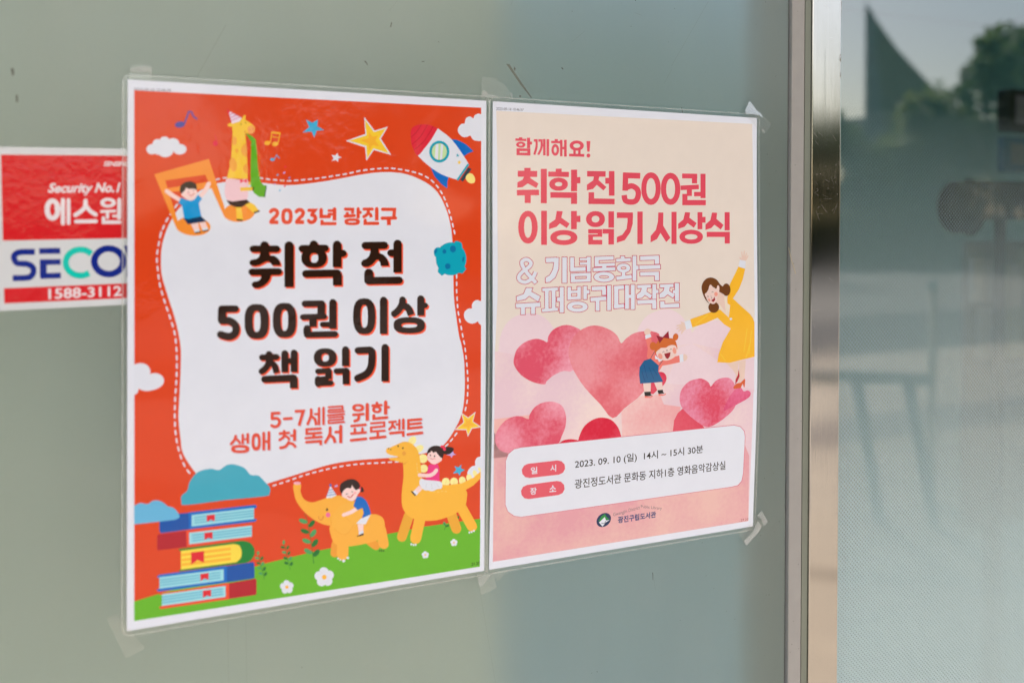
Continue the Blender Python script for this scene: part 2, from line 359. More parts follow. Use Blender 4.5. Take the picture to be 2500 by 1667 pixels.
# ------------------------------------------------------------------ prints
DATA = {
 'left': {
  'date_stamp': [
   ('stamp',1,('2023-09-10 10:46:36', [4.2, 6.1, 31.2, 5.3, 4.2, 8.3, 31.2, 7.4], 0.0, 0.0)),
  ],
  'orange_field': [
   ('orange',2,'46,79 2875,-14 6,4092 -2874,-25'),
  ],
  'green_meadow': [
   ('grass',3,'52,3981 184,-30 723,-98 55,-11 411,-39 159,-10 467,-47 355,-19 524,1 -3,429 -2874,-25'),
  ],
  'white_panel': [
   ('white',3,'657,777 43,-9 41,-4 42,-2 43,-1 43,1 42,2 42,1 41,1 38,3 35,3 32,5 37,3 41,2 45,0 59,-4 76,-9 90,-13 96,-16 108,-21 114,-24 100,-19 75,-11 59,-6 58,-2 57,1 56,4 55,10 59,17 60,23 53,25 42,26 36,27 32,32 28,39 25,44 21,46 19,48 15,49 13,51 9,46 6,48 5,63 4,94 3,110 2,95 1,68 1,53 3,54 5,58 8,59 9,59 9,62 10,62 9,52 8,30 7,19 8,27 9,40 9,47 8,53 4,59 3,65 2,62 0,55 -2,52 -3,50 -5,45 -6,41 -10,42 -15,41 -19,41 -25,42 -31,48 -37,49 -39,40 -38,24 -40,15 -46,10 -57,8 -64,5 -64,2 -61,2 -61,-1 -70,-1 -88,-4 -97,-4 -91,-2 -77,0 -71,3 -72,6 -71,10 -72,14 -82,16 -103,21 -113,22 -102,22 -79,25 -69,23 -69,9 -75,-12 -74,-27 -63,-32 -44,-40 -32,-47 -28,-44 -27,-38 -22,-35 -20,-34 -16,-30 -13,-28 -9,-27 -5,-21 -2,-21 -3,-33 -6,-54 -7,-66 -5,-66 1,-61 4,-60 3,-61 2,-62 3,-63 2,-58 1,-53 1,-48 0,-45 -2,-38 -4,-33 -6,-39 -9,-50 -12,-54 -14,-56 -16,-58 -19,-58 -17,-56 -15,-52 -14,-48 -11,-46 -6,-43 -2,-39 0,-39 0,-41 3,-40 5,-40 9,-41 12,-41 13,-37 12,-31 13,-27 15,-27 14,-27 16,-27 26,-32 43,-42 53,-48 51,-40 45,-27 44,-20'),
  ],
  'dashed_line#1': [
   ('white',4,'985,733 25,4 3,0 3,-3 0,-3 -1,-3 -3,-2 -25,-4 -4,1 -2,2 -1,4 2,3'),
   ('white',4,'1040,741 25,3 4,-1 2,-2 0,-4 -1,-3 -3,-1 -26,-3 -3,1 -3,2 0,4 2,3'),
   ('white',4,'1095,747 26,1 4,-1 2,-2 0,-4 -2,-3 -3,-1 -26,-2 -3,1 -2,3 0,3 1,3'),
   ('white',4,'1152,750 26,1 3,-1 2,-3 0,-3 -2,-3 -3,-1 -26,-2 -3,1 -2,3 -1,4 2,2'),
   ('white',4,'1208,753 27,-1 3,-1 2,-3 0,-4 -2,-2 -4,-1 -26,1 -3,1 -2,3 0,4 2,2'),
   ('white',4,'1265,749 27,-2 3,-1 2,-3 -1,-4 -2,-3 -3,0 -26,2 -4,2 -2,3 1,3 2,3'),
   ('white',4,'1322,744 27,-3 3,-1 2,-4 0,-3 -3,-3 -3,0 -27,3 -3,1 -2,3 1,4 2,2'),
   ('white',4,'1380,737 26,-3 4,-1 1,-4 0,-3 -2,-3 -4,0 -26,3 -4,2 -1,3 0,3 2,3'),
   ('white',4,'1438,730 26,-4 3,-2 2,-3 0,-3 -3,-3 -3,0 -27,4 -3,1 -2,3 1,4 2,2'),
   ('white',4,'1495,721 27,-4 3,-2 2,-3 0,-3 -3,-3 -4,0 -26,4 -4,1 -1,4 0,3 3,3'),
   ('white',4,'1553,712 27,-5 4,-1 1,-4 0,-3 -3,-3 -3,0 -27,4 -4,2 -1,3 0,4 3,2'),
   ('white',4,'1612,702 27,-5 3,-2 2,-3 -1,-3 -2,-3 -4,0 -27,4 -3,2 -2,3 1,4 2,2'),
   ('white',4,'1671,691 27,-5 3,-2 1,-3 0,-4 -3,-2 -3,-1 -28,6 -3,2 -1,3 0,3 3,3'),
   ('white',4,'1729,679 27,-7 4,-2 1,-3 -1,-4 -3,-2 -3,-1 -27,7 -3,2 -2,4 1,3 3,2'),
   ('white',4,'1788,664 27,-6 3,-2 2,-4 -1,-3 -3,-2 -3,-1 -28,6 -3,2 -1,4 0,3 3,3'),
   ('white',3,'1847,652 28,-4 3,-2 2,-3 -1,-4 -2,-2 -4,-1 -28,4 -3,2 -2,3 1,4 2,2'),
   ('white',3,'1907,643 28,-3 4,-2 2,-3 -1,-4 -2,-2 -4,-1 -28,3 -4,2 -1,3 0,4 2,2'),
   ('white',3,'1968,636 28,-2 4,-2 2,-3 0,-3 -3,-3 -4,-1 -28,3 -3,1 -2,3 0,4 2,3'),
   ('white',3,'2029,631 29,-1 3,-1 3,-4 -1,-3 -2,-3 -4,-1 -28,2 -4,1 -2,3 0,4 3,2'),
   ('white',3,'2090,630 29,2 4,-1 2,-3 1,-4 -2,-3 -4,-1 -28,-2 -4,1 -3,3 0,3 2,3'),
   ('white',3,'2152,635 29,4 4,-1 2,-2 1,-4 -2,-3 -3,-2 -29,-4 -4,1 -2,3 -1,3 2,4'),
   ('white',3,'2214,644 29,5 3,-1 3,-3 1,-3 -2,-4 -3,-1 -29,-5 -3,1 -3,2 -1,4 2,3'),
   ('white',4,'2276,655 28,6 4,0 3,-3 1,-3 -2,-4 -3,-2 -28,-6 -4,0 -3,3 -1,3 1,4'),
   ('white',4,'2336,670 28,9 4,0 3,-2 1,-3 -1,-4 -3,-2 -27,-10 -4,0 -4,3 -1,3 1,4'),
   ('white',4,'2394,692 26,14 4,0 3,-1 2,-3 0,-4 -3,-3 -26,-13 -3,-1 -4,1 -2,4 0,3'),
   ('white',4,'2447,723 22,19 4,1 4,-1 3,-3 0,-3 -2,-3 -23,-19 -3,-1 -4,1 -3,3 0,3'),
   ('white',4,'2492,765 19,22 3,2 4,-1 3,-2 1,-4 -1,-3 -19,-22 -3,-2 -4,0 -3,3 -1,3'),
   ('white',4,'2530,813 15,24 3,2 4,1 4,-2 1,-4 0,-3 -16,-25 -3,-2 -4,0 -3,2 -2,3'),
   ('white',4,'2561,865 13,26 3,3 4,0 3,-1 2,-3 0,-4 -13,-26 -3,-3 -4,0 -3,1 -2,4'),
   ('white',4,'2587,921 10,27 2,3 4,1 4,-2 2,-3 0,-3 -10,-27 -2,-3 -4,-1 -4,1 -2,3'),
   ('white',4,'2607,979 9,27 2,3 4,1 4,-1 3,-3 0,-4 -9,-27 -2,-3 -4,-1 -4,1 -2,3'),
   ('white',4,'2626,1038 8,27 2,3 4,1 4,0 2,-3 0,-4 -7,-28 -3,-3 -3,-1 -4,1 -3,3'),
   ('white',4,'2642,1097 7,28 2,3 4,1 4,-1 3,-2 0,-4 -7,-28 -2,-3 -4,-2 -4,1 -3,3'),
   ('white',4,'2657,1157 7,28 2,3 3,1 4,0 3,-3 0,-4 -6,-28 -2,-3 -4,-2 -4,1 -3,3'),
  ],
  'dashed_line#2': [
   ('white',4,'2682,1545 0,28 1,4 3,2 4,0 4,-2 1,-4 0,-28 -1,-4 -4,-2 -4,0 -3,2'),
   ('white',4,'2682,1610 0,28 1,4 3,2 4,0 4,-2 1,-3 0,-29 -1,-3 -4,-3 -4,0 -3,2'),
   ('white',4,'2682,1675 1,29 2,3 3,3 4,0 3,-3 1,-3 -1,-29 -1,-3 -3,-3 -4,0 -4,3'),
   ('white',4,'2686,1741 1,28 2,4 3,2 4,0 3,-2 1,-4 -1,-29 -2,-3 -3,-2 -4,0 -3,2'),
   ('white',4,'2690,1806 2,29 2,3 3,2 4,0 4,-2 0,-4 -2,-28 -2,-4 -3,-2 -4,0 -3,3'),
   ('white',4,'2697,1872 5,28 2,4 4,2 4,-1 3,-2 0,-4 -5,-29 -2,-3 -3,-2 -4,1 -3,2'),
   ('white',4,'2710,1937 7,28 2,4 4,1 4,0 2,-3 1,-4 -7,-28 -2,-3 -3,-2 -4,0 -3,3'),
   ('white',4,'2725,2002 5,28 2,3 4,2 4,0 3,-3 0,-4 -5,-28 -2,-4 -4,-1 -4,0 -3,3'),
   ('white',4,'2738,2067 5,28 2,3 4,2 4,0 3,-3 0,-4 -5,-28 -2,-4 -4,-1 -4,0 -3,3'),
   ('white',4,'2751,2132 8,28 2,3 3,2 4,-1 3,-2 0,-4 -7,-28 -2,-4 -4,-1 -4,0 -2,3'),
   ('white',4,'2764,2196 4,29 2,3 3,3 4,-1 3,-2 1,-4 -4,-28 -2,-4 -3,-2 -4,0 -3,3'),
   ('white',3,'2773,2262 3,29 2,3 4,2 4,0 3,-2 0,-4 -3,-29 -2,-3 -3,-2 -4,0 -3,2'),
   ('white',3,'2780,2328 3,28 2,4 3,2 5,0 3,-2 1,-4 -3,-29 -2,-3 -3,-3 -5,1 -3,2'),
   ('white',3,'2786,2393 3,29 1,4 4,2 4,0 3,-2 1,-4 -2,-29 -2,-3 -3,-3 -4,0 -4,3'),
   ('white',3,'2792,2459 1,29 2,4 3,2 4,0 3,-2 2,-4 -2,-29 -2,-3 -3,-3 -4,0 -3,2'),
   ('white',3,'2793,2524 -1,29 2,4 3,2 4,1 3,-2 2,-4 0,-28 -1,-4 -3,-3 -4,0 -4,2'),
   ('white',3,'2791,2590 -1,29 1,3 3,3 5,0 3,-1 1,-4 2,-28 -2,-4 -3,-3 -4,0 -3,2'),
   ('white',3,'2788,2655 -4,28 1,4 3,3 4,1 3,-2 2,-3 4,-28 -1,-4 -3,-3 -4,-1 -3,2'),
   ('white',4,'2776,2718 -7,28 1,3 3,3 4,2 3,-2 2,-3 7,-27 0,-4 -3,-3 -4,-1 -4,1'),
  ],
  'dashed_line#3': [
   ('white',4,'2691,2936 -18,21 -2,4 2,3 3,3 4,1 3,-2 19,-21 1,-4 -1,-4 -3,-2 -5,-1'),
   ('white',4,'2651,2982 -19,20 -1,4 1,4 3,2 4,1 3,-2 19,-20 2,-4 -1,-4 -4,-2 -4,-1'),
   ('white',4,'2609,3025 -22,17 -2,3 0,4 3,3 4,1 4,-1 22,-18 2,-3 -1,-4 -3,-3 -4,-1'),
  ],
  'dashed_line#4': [
   ('white',4,'2161,3130 -28,-2 -4,1 -2,3 1,4 2,3 4,1 28,2 3,-1 2,-3 0,-4 -2,-3'),
   ('white',4,'2099,3126 -28,-1 -4,1 -2,3 1,3 2,4 4,1 27,1 4,-1 2,-2 0,-4 -3,-3'),
   ('white',4,'2037,3123 -28,-1 -3,1 -2,3 0,3 3,3 3,2 28,1 3,-1 2,-3 0,-3 -2,-4'),
   ('white',4,'1976,3120 -28,-2 -3,1 -2,3 0,4 2,3 4,1 27,2 4,-1 2,-3 0,-4 -3,-3'),
   ('white',4,'1915,3116 -28,-1 -3,1 -2,3 0,3 3,3 3,2 27,1 4,-1 2,-3 0,-3 -3,-3'),
   ('white',4,'1854,3113 -27,-1 -4,1 -1,3 0,4 2,3 4,1 27,1 3,-1 2,-3 0,-3 -3,-3'),
   ('white',4,'1794,3112 -27,0 -3,1 -2,3 0,3 3,3 3,1 27,1 3,-2 2,-2 0,-4 -3,-3'),
   ('white',4,'1734,3112 -27,1 -3,1 -2,3 1,3 3,3 3,1 27,0 3,-1 2,-3 -1,-4 -2,-3'),
   ('white',4,'1675,3114 -26,1 -4,2 -1,3 0,3 3,3 4,1 26,-1 3,-2 2,-3 -1,-3 -3,-3'),
   ('white',4,'1616,3118 -25,2 -4,1 -1,4 1,3 2,3 4,1 26,-3 3,-1 1,-3 0,-4 -3,-3'),
   ('white',4,'1559,3123 -26,3 -3,2 -1,3 1,4 2,2 4,1 25,-3 4,-2 1,-3 -1,-3 -3,-3'),
   ('white',4,'1502,3130 -25,4 -3,1 -2,4 1,3 3,3 3,0 26,-3 3,-2 1,-3 -1,-3 -3,-3'),
   ('white',4,'1446,3138 -25,4 -3,2 -2,3 1,4 3,2 4,1 25,-4 3,-2 1,-3 -1,-3 -3,-3'),
   ('white',4,'1390,3147 -25,5 -3,2 -1,3 1,3 3,3 3,0 25,-4 3,-2 1,-3 -1,-4 -3,-2'),
   ('white',4,'1335,3158 -24,5 -3,2 -1,3 1,4 3,2 3,1 24,-6 3,-2 1,-3 -1,-3 -3,-3'),
   ('white',4,'1281,3170 -24,6 -3,2 -1,3 1,4 3,2 4,0 24,-5 2,-2 1,-4 -1,-3 -3,-2'),
   ('white',4,'1227,3183 -23,6 -3,2 -1,3 1,4 3,2 3,0 24,-5 3,-2 1,-4 -1,-3 -3,-2'),
   ('white',4,'1174,3196 -24,5 -2,1 -1,4 1,3 2,3 4,0 24,-5 3,-2 1,-3 -2,-4 -2,-2'),
   ('white',4,'1121,3207 -24,5 -3,1 -1,4 1,3 3,2 4,1 23,-5 3,-2 1,-3 -1,-3 -3,-3'),
  ],
  'dashed_line#5': [
   ('white',4,'651,753 24,-7 3,-2 1,-3 -1,-3 -2,-2 -4,0 -23,7 -3,2 -1,3 0,3 3,2'),
   ('white',4,'702,739 25,-2 3,-2 2,-3 -1,-3 -2,-3 -3,0 -25,3 -3,1 -1,3 0,3 2,3'),
  ],
  'dashed_line#6': [
   ('white',4,'354,941 -17,25 -1,4 2,4 3,2 3,0 3,-3 17,-25 1,-3 -2,-4 -3,-2 -3,0'),
   ('white',4,'319,995 -16,25 -1,3 1,4 3,2 4,0 3,-2 16,-25 1,-4 -1,-4 -3,-2 -4,0'),
   ('white',4,'285,1049 -14,26 -1,3 2,4 3,2 4,0 2,-3 15,-26 0,-4 -1,-3 -3,-2 -4,0'),
   ('white',4,'257,1106 -11,28 0,4 2,3 4,2 3,-1 3,-3 10,-28 0,-4 -2,-3 -3,-2 -4,1'),
   ('white',4,'247,1168 -1,-10 -1,-4 -3,-2 -4,0 -2,3 -1,4 0,10 2,4 3,2 4,0 2,-3'),
   ('white',5,'232,1170 -5,30 0,4 3,3 3,0 4,-1 1,-4 6,-29 0,-4 -3,-3 -3,-1 -4,2'),
   ('white',3,'221,1233 -6,30 1,3 2,3 4,1 3,-2 2,-3 5,-29 0,-4 -3,-3 -3,-1 -4,2'),
   ('white',3,'210,1296 -4,30 1,4 2,3 4,0 3,-2 2,-3 3,-30 0,-4 -3,-2 -3,-1 -4,2'),
   ('white',3,'204,1361 1,30 2,4 3,2 3,0 3,-3 1,-3 -1,-30 -1,-4 -3,-2 -4,0 -2,2'),
   ('white',3,'209,1425 3,30 1,4 3,2 4,-1 3,-2 1,-4 -4,-30 -1,-3 -3,-2 -4,0 -3,2'),
   ('white',3,'215,1489 4,30 1,4 3,1 4,0 3,-2 0,-4 -3,-30 -2,-4 -3,-2 -4,1 -2,2'),
   ('white',4,'224,1553 6,30 2,3 3,2 4,-1 2,-3 0,-4 -6,-29 -2,-4 -3,-1 -3,1 -3,2'),
   ('white',4,'238,1616 9,29 2,4 3,1 4,-1 2,-3 0,-4 -8,-29 -2,-3 -4,-2 -3,1 -3,3'),
   ('white',4,'256,1678 9,29 2,4 3,1 4,-1 2,-3 0,-4 -8,-29 -3,-3 -3,-2 -4,1 -2,3'),
   ('white',4,'275,1740 9,29 2,3 4,1 4,-1 2,-3 0,-4 -10,-28 -2,-4 -3,-1 -4,1 -2,3'),
   ('white',4,'295,1802 8,29 3,3 3,1 4,-1 2,-3 0,-4 -9,-29 -2,-3 -4,-1 -3,1 -2,3'),
   ('white',4,'314,1864 8,29 3,3 3,1 4,-1 2,-3 0,-4 -9,-29 -2,-3 -4,-1 -3,1 -2,3'),
   ('white',4,'331,1926 6,29 2,4 3,2 4,-1 2,-3 1,-4 -6,-29 -2,-4 -3,-2 -4,1 -3,3'),
   ('white',4,'341,1989 3,30 2,4 3,2 4,0 2,-3 1,-4 -3,-30 -1,-3 -3,-3 -4,1 -3,2'),
   ('white',4,'347,2053 2,31 1,3 3,3 4,0 3,-3 1,-4 -2,-30 -2,-4 -3,-2 -3,0 -3,3'),
   ('white',4,'350,2118 1,30 1,4 3,2 4,0 3,-2 1,-4 -1,-30 -1,-4 -3,-2 -4,0 -3,2'),
   ('white',4,'351,2182 0,30 1,4 3,3 4,0 3,-2 1,-4 0,-30 -1,-4 -3,-2 -4,-1 -3,2'),
   ('white',4,'350,2246 -1,31 1,3 3,3 4,1 3,-2 1,-4 1,-30 -1,-4 -3,-3 -4,0 -3,2'),
   ('white',4,'347,2311 -1,30 1,4 3,2 3,1 4,-2 1,-4 1,-30 -1,-4 -2,-2 -4,-1 -3,2'),
   ('white',4,'344,2375 -2,30 1,4 3,3 3,0 3,-2 2,-3 2,-30 -1,-4 -3,-3 -4,-1 -3,2'),
   ('white',4,'340,2439 -1,30 1,4 2,3 4,0 3,-2 2,-3 1,-30 -1,-4 -3,-3 -4,0 -3,2'),
   ('white',4,'337,2504 0,30 1,4 3,2 3,1 4,-2 1,-4 0,-30 -1,-4 -3,-2 -3,-1 -3,2'),
   ('white',4,'336,2569 1,30 1,4 3,2 4,1 3,-3 1,-3 0,-31 -2,-3 -3,-3 -3,0 -3,2'),
   ('white',4,'338,2633 1,31 1,4 3,2 4,0 3,-2 1,-4 -1,-30 -2,-4 -3,-2 -4,0 -2,2'),
   ('white',4,'341,2699 3,30 1,4 3,2 4,0 3,-2 1,-4 -3,-30 -2,-4 -3,-2 -4,0 -3,2'),
   ('white',4,'349,2764 5,31 2,3 3,2 4,0 2,-3 1,-4 -6,-30 -1,-4 -4,-2 -3,1 -3,2'),
   ('white',4,'361,2829 7,31 2,3 4,2 3,-1 3,-2 0,-4 -7,-31 -2,-3 -4,-2 -3,1 -3,3'),
   ('white',4,'378,2894 9,30 3,3 3,2 4,-1 2,-3 0,-4 -10,-30 -2,-3 -4,-2 -3,1 -2,3'),
   ('white',4,'400,2958 12,29 3,3 4,1 3,-1 2,-3 -1,-4 -12,-29 -3,-4 -3,-1 -4,2 -1,3'),
   ('white',4,'431,3019 18,26 4,2 3,1 3,-3 1,-3 -1,-4 -19,-26 -3,-2 -4,0 -3,2 0,3'),
  ],
  'cloud_picture#7': [
   ('white',3,'213,523 -1,11 -5,10 -7,9 -10,6 -10,3 -12,1 -11,-3 -9,-6 -7,-8 -5,-10 -2,-11 2,-11 5,-10 7,-8 9,-7 11,-3 11,0 11,2 10,6 7,8 5,10'),
   ('white',4,'250,484 -2,11 -4,11 -7,9 -8,6 -10,4 -11,0 -10,-3 -8,-6 -7,-8 -5,-11 -1,-11 1,-11 5,-11 6,-9 9,-6 10,-4 11,0 9,2 9,6 7,9 4,10'),
   ('white',5,'305,464 -2,12 -4,11 -8,9 -9,7 -11,4 -12,0 -10,-3 -10,-6 -7,-9 -5,-10 -2,-12 2,-12 5,-11 7,-10 9,-7 11,-3 12,-1 11,3 9,6 8,9 4,11'),
   ('white',6,'373,475 -2,13 -5,11 -9,10 -11,7 -12,4 -13,1 -12,-4 -11,-6 -8,-9 -6,-11 -1,-13 1,-12 6,-12 8,-10 11,-7 12,-4 13,0 12,3 11,6 8,9 6,12'),
   ('white',7,'426,516 -2,11 -6,11 -9,9 -12,7 -14,4 -14,0 -14,-3 -12,-6 -9,-8 -6,-10 -2,-12 2,-11 6,-11 9,-9 12,-7 14,-4 14,0 14,3 12,5 9,9 6,10'),
   ('white',8,'329,528 -2,14 -7,14 -11,12 -15,9 -16,4 -17,1 -17,-4 -14,-8 -11,-11 -7,-13 -3,-15 3,-14 7,-14 11,-12 14,-8 17,-5 17,-1 16,4 14,7 12,11 7,14'),
   ('white',9,'273,529 -2,10 -5,9 -9,7 -12,6 -13,3 -13,1 -13,-3 -12,-5 -9,-7 -5,-8 -2,-10 2,-9 5,-9 9,-8 12,-5 13,-3 13,-1 13,2 12,5 9,7 5,9'),
  ],
  'cloud_picture#8': [
   ('white',3,'2923,124 -4,-1 -7,-1 -7,-2 -7,-1 -8,1 -7,2 -7,3 -8,4 -6,3 -5,3 -12,31 -4,-3 -6,-5 -7,-4 -7,-4 -7,-2 -7,1 -9,2 -8,3 -8,5 -6,6 -4,8 -3,10 -3,10 -1,10 -2,6 0,5 -4,0 -7,0 -8,1 -8,1 -7,3 -6,6 -7,7 -6,7 -5,9 -4,8 -2,7 -1,8 0,8 2,8 3,8 5,7 7,8 8,7 8,7 8,4 8,3 9,2 9,0 8,-1 9,-1 8,-2 8,-4 8,-4 7,-4 5,-2 2,6 3,4 4,7 5,7 5,7 6,5 8,4 8,3 10,2 9,1 8,1 9,1 9,-1 8,-1 7,-1 5,-1'),
  ],
  'cloud_picture#9': [
   ('white',4,'2924,1787 -10,-4 -14,-5 -13,-4 -12,1 -11,4 -10,6 -9,8 -6,11 -4,11 -1,11 2,12 2,8 -37,1 -9,5 -13,8 -11,10 -6,11 -3,14 0,14 3,15 7,16 9,13 13,11 15,9 15,6 13,3 13,-1 12,-2 13,-5 12,-6 8,-5 13,22 19,15'),
  ],
  'cloud_picture#10': [
   ('white',4,'47,2167 11,-2 17,-4 16,-2 16,2 15,5 14,7 12,12 10,16 6,14 1,12 -2,10 -2,8 1,1 11,-2 16,-2 15,1 14,4 14,7 12,8 9,11 7,13 3,14 0,14 -5,14 -9,13 -15,12 -20,10 -21,7 -23,4 -24,2 -21,-2 -18,-6 -16,-8 -11,-7 -5,30 -28,21'),
  ],
  'cloud_picture#11': [
   ('white',3,'2929,3170 -11,2 -16,2 -12,5 -8,10 -5,12 -3,12 0,12 2,12 1,8 -1,1 -10,1 -16,2 -14,5 -12,10 -12,13 -8,13 -4,12 0,11 2,12 7,15 10,17 7,11 55,16 47,-45'),
  ],
  'blue_cloud_picture#12': [
   ('tealcloud',5,'394,3261 -3,-15 -1,-18 4,-16 12,-12 17,-10 14,-14 6,-19 3,-23 8,-23 15,-25 20,-26 25,-19 30,-11 34,-5 31,-1 24,5 21,10 21,3 19,-8 19,-14 19,-10 19,-4 20,0 23,4 26,10 29,13 25,16 17,19 13,22 15,17 21,7 22,1 21,6 19,18 19,23 17,21 15,17 13,15 9,15 2,16 -1,17 -6,13 1,9 -4,6 -33,4 -81,-1 -110,-3 -110,-3 -113,1 -114,2 -82,-2 -31,-6 -1,-10'),
  ],
  'book_picture#13': [
   ('blue2',3,'233,3379 145,-30 94,3 0,132 -225,1 -14,-16'),
   ('blue1',4,'446,3349 511,4 13,13 -4,13 -18,3 0,85 18,3 5,10 -14,10 -506,-7'),
   ('page',5,'470,3373 478,4 0,90 -478,-4'),
   ('pageline',6,'489,3400 457,4 -1,-9 -457,-4'),
   ('pageline',6,'489,3421 458,4 -2,-9 -457,-4'),
   ('pageline',6,'490,3442 457,5 -1,-10 -457,-4'),
   ('red1',7,'582,3390 63,0 0,55 -30,-17 -31,16'),
  ],
  'book_picture#14': [
   ('red2',3,'217,3498 10,-8 211,2 0,126 -215,-4 -6,-9'),
   ('orange2',5,'429,3489 501,20 1,112 -497,-3'),
   ('page',6,'452,3510 480,7 0,89 -479,-6'),
   ('pageline',7,'473,3537 458,7 -1,-9 -458,-7'),
   ('pageline',7,'473,3558 458,7 -1,-10 -458,-6'),
   ('pageline',7,'473,3580 458,6 -1,-9 -458,-6'),
   ('red1',8,'565,3526 63,2 0,57 -30,-16 -31,14'),
  ],
  'book_picture#15': [
   ('green2',4,'376,3625 483,4 14,5 21,7 19,10 14,13 13,17 9,17 5,18 2,20 -2,18 -8,18 -11,16 -13,13 -16,7 -17,3 -12,1 -498,-10 0,-12 13,-2 -1,-146 -15,-5'),
   ('yellow2',5,'391,3642 396,3 13,3 17,6 15,8 9,14 7,17 4,18 1,19 -2,19 -5,17 -11,13 -15,10 -10,7 -418,-6'),
   ('amber',6,'397,3686 372,5 -3,-21 -372,-4'),
   ('amber',6,'397,3726 372,6 -2,-20 -372,-6'),
   ('amber',6,'397,3762 372,10 -2,-21 -372,-9'),
   ('red1',7,'467,3666 97,3 0,91 -48,-27 -49,28'),
  ],
  'book_picture#16': [
   ('blue2',4,'734,3814 206,-1 12,11 2,112 -6,10 -209,-1'),
   ('blue1',5,'217,3814 19,-10 481,7 22,3 0,131 -511,-10 -13,-12 4,-10 15,0 0,-84 -15,-3'),
   ('page',6,'234,3824 480,12 0,89 -480,-12'),
   ('pageline',7,'236,3851 455,11 -1,-9 -455,-11'),
   ('pageline',8,'236,3871 455,12 -1,-9 -455,-12'),
   ('pageline',7,'236,3893 455,11 -1,-9 -455,-11'),
   ('red1',9,'536,3847 63,0 0,57 -31,-18 -29,17'),
  ],
  'book_picture#17': [
   ('red2',4,'748,3954 211,-4 11,11 1,112 -7,10 -211,-2'),
   ('orange2',5,'234,3951 501,-1 22,5 0,127 -512,-9 -13,-14 4,-8 17,-1 0,-87 -19,-3'),
   ('page',6,'253,3960 476,11 0,88 -476,-9'),
   ('pageline',7,'255,3987 454,10 -1,-9 -454,-10'),
   ('pageline',7,'255,4008 454,9 -1,-9 -454,-9'),
   ('pageline',7,'255,4030 454,8 -1,-9 -454,-8'),
   ('red1',8,'555,3981 63,2 0,57 -30,-17 -31,16'),
  ],
  'blue_cloud_picture#18': [
   ('skycloud',4,'51,3247 26,-12 6,-2 8,-1 11,0 14,4 16,7 15,2 13,-4 12,-9 12,-6 14,-2 14,1 14,4 14,6 15,10 13,9 9,10 7,9 9,9 13,5 15,4 14,8 15,15 13,18 10,17 6,12 1,11 -2,9 -10,6 -14,4 -10,3 -293,-4'),
  ],
  'plant_picture#19': [
   ('leafd',4,'1351,3477 4,9 6,11 7,16 7,23 7,31 7,40 7,42 7,39 6,36 5,35 4,33 4,29 4,26 2,23 2,19 2,13 5,0 -2,-13 -2,-19 -3,-23 -3,-26 -4,-29 -5,-33 -5,-35 -5,-36 -7,-39 -7,-42 -8,-40 -7,-32 -7,-23 -7,-16 -6,-12 -4,-8'),
   ('leafl',5,'1379,3556 -3,4 -6,2 -8,0 -9,-1 -10,-4 -10,-5 -9,-6 -7,-6 -5,-7 -3,-7 1,-5 3,-4 6,-2 7,-1 10,2 10,3 10,5 9,6 7,7 5,7 3,6'),
   ('leafd',5,'1439,3544 3,5 1,7 -1,7 -4,8 -5,8 -6,7 -7,5 -8,4 -7,1 -7,-1 -5,-3 -3,-4 -1,-7 1,-7 4,-8 5,-8 6,-7 7,-5 8,-4 7,-1 7,0'),
   ('leafd',5,'1394,3641 -4,4 -5,3 -8,0 -10,-2 -10,-3 -9,-5 -9,-6 -8,-7 -5,-7 -2,-6 0,-6 3,-4 6,-2 8,0 9,2 10,3 10,5 9,6 7,7 5,7 3,6'),
   ('leafl',5,'1450,3622 3,5 2,6 0,8 -3,9 -5,9 -6,8 -7,6 -7,5 -8,2 -6,0 -6,-3 -3,-5 -2,-7 0,-8 3,-8 5,-9 6,-8 7,-6 7,-5 8,-2 6,0'),
   ('leafl',5,'1408,3724 -3,4 -6,3 -8,0 -9,-2 -10,-3 -10,-5 -9,-7 -8,-6 -5,-7 -2,-7 0,-5 3,-4 6,-2 8,0 9,1 10,4 10,5 9,6 8,7 5,7 2,6'),
   ('leafd',5,'1465,3704 4,5 2,7 -1,8 -2,9 -5,10 -7,8 -7,6 -8,5 -8,3 -7,-1 -5,-3 -4,-5 -2,-7 0,-8 3,-9 5,-9 6,-9 8,-6 8,-5 8,-2 7,0'),
   ('leafl',5,'1419,3813 -3,3 -6,2 -8,0 -10,-3 -10,-4 -9,-6 -9,-7 -7,-8 -4,-7 -2,-6 1,-5 3,-4 6,-2 8,1 9,2 10,5 10,6 9,6 6,8 5,7 2,7'),
   ('leafd',5,'1478,3791 4,6 1,7 -1,8 -3,8 -5,8 -7,7 -8,6 -8,4 -8,1 -7,-1 -5,-4 -4,-5 -1,-7 1,-8 3,-8 5,-8 7,-8 8,-5 8,-4 8,-1 7,1'),
  ],
  'plant_picture#20': [
   ('leafd',4,'1183,3685 23,104 33,134 3,0 -32,-134 -24,-105'),
   ('leafl',5,'1188,3671 5,4 4,7 0,10 -2,9 -4,5 -6,1 -5,-3 -4,-8 0,-9 2,-9 4,-6'),
   ('leafd',5,'1196,3737 -4,4 -7,1 -9,-2 -9,-5 -5,-7 -1,-6 4,-4 7,-1 9,2 9,5 5,7'),
   ('leafd',5,'1229,3723 3,5 0,8 -3,8 -6,7 -7,2 -6,-1 -3,-5 0,-8 3,-9 6,-6 7,-3'),
   ('leafl',5,'1207,3780 -4,4 -7,1 -9,-2 -9,-5 -5,-7 -1,-6 4,-4 7,-1 9,2 9,5 5,7'),
   ('leafd',5,'1238,3770 3,6 1,7 -4,9 -6,6 -6,3 -6,-2 -4,-5 0,-8 3,-8 6,-7 7,-2'),
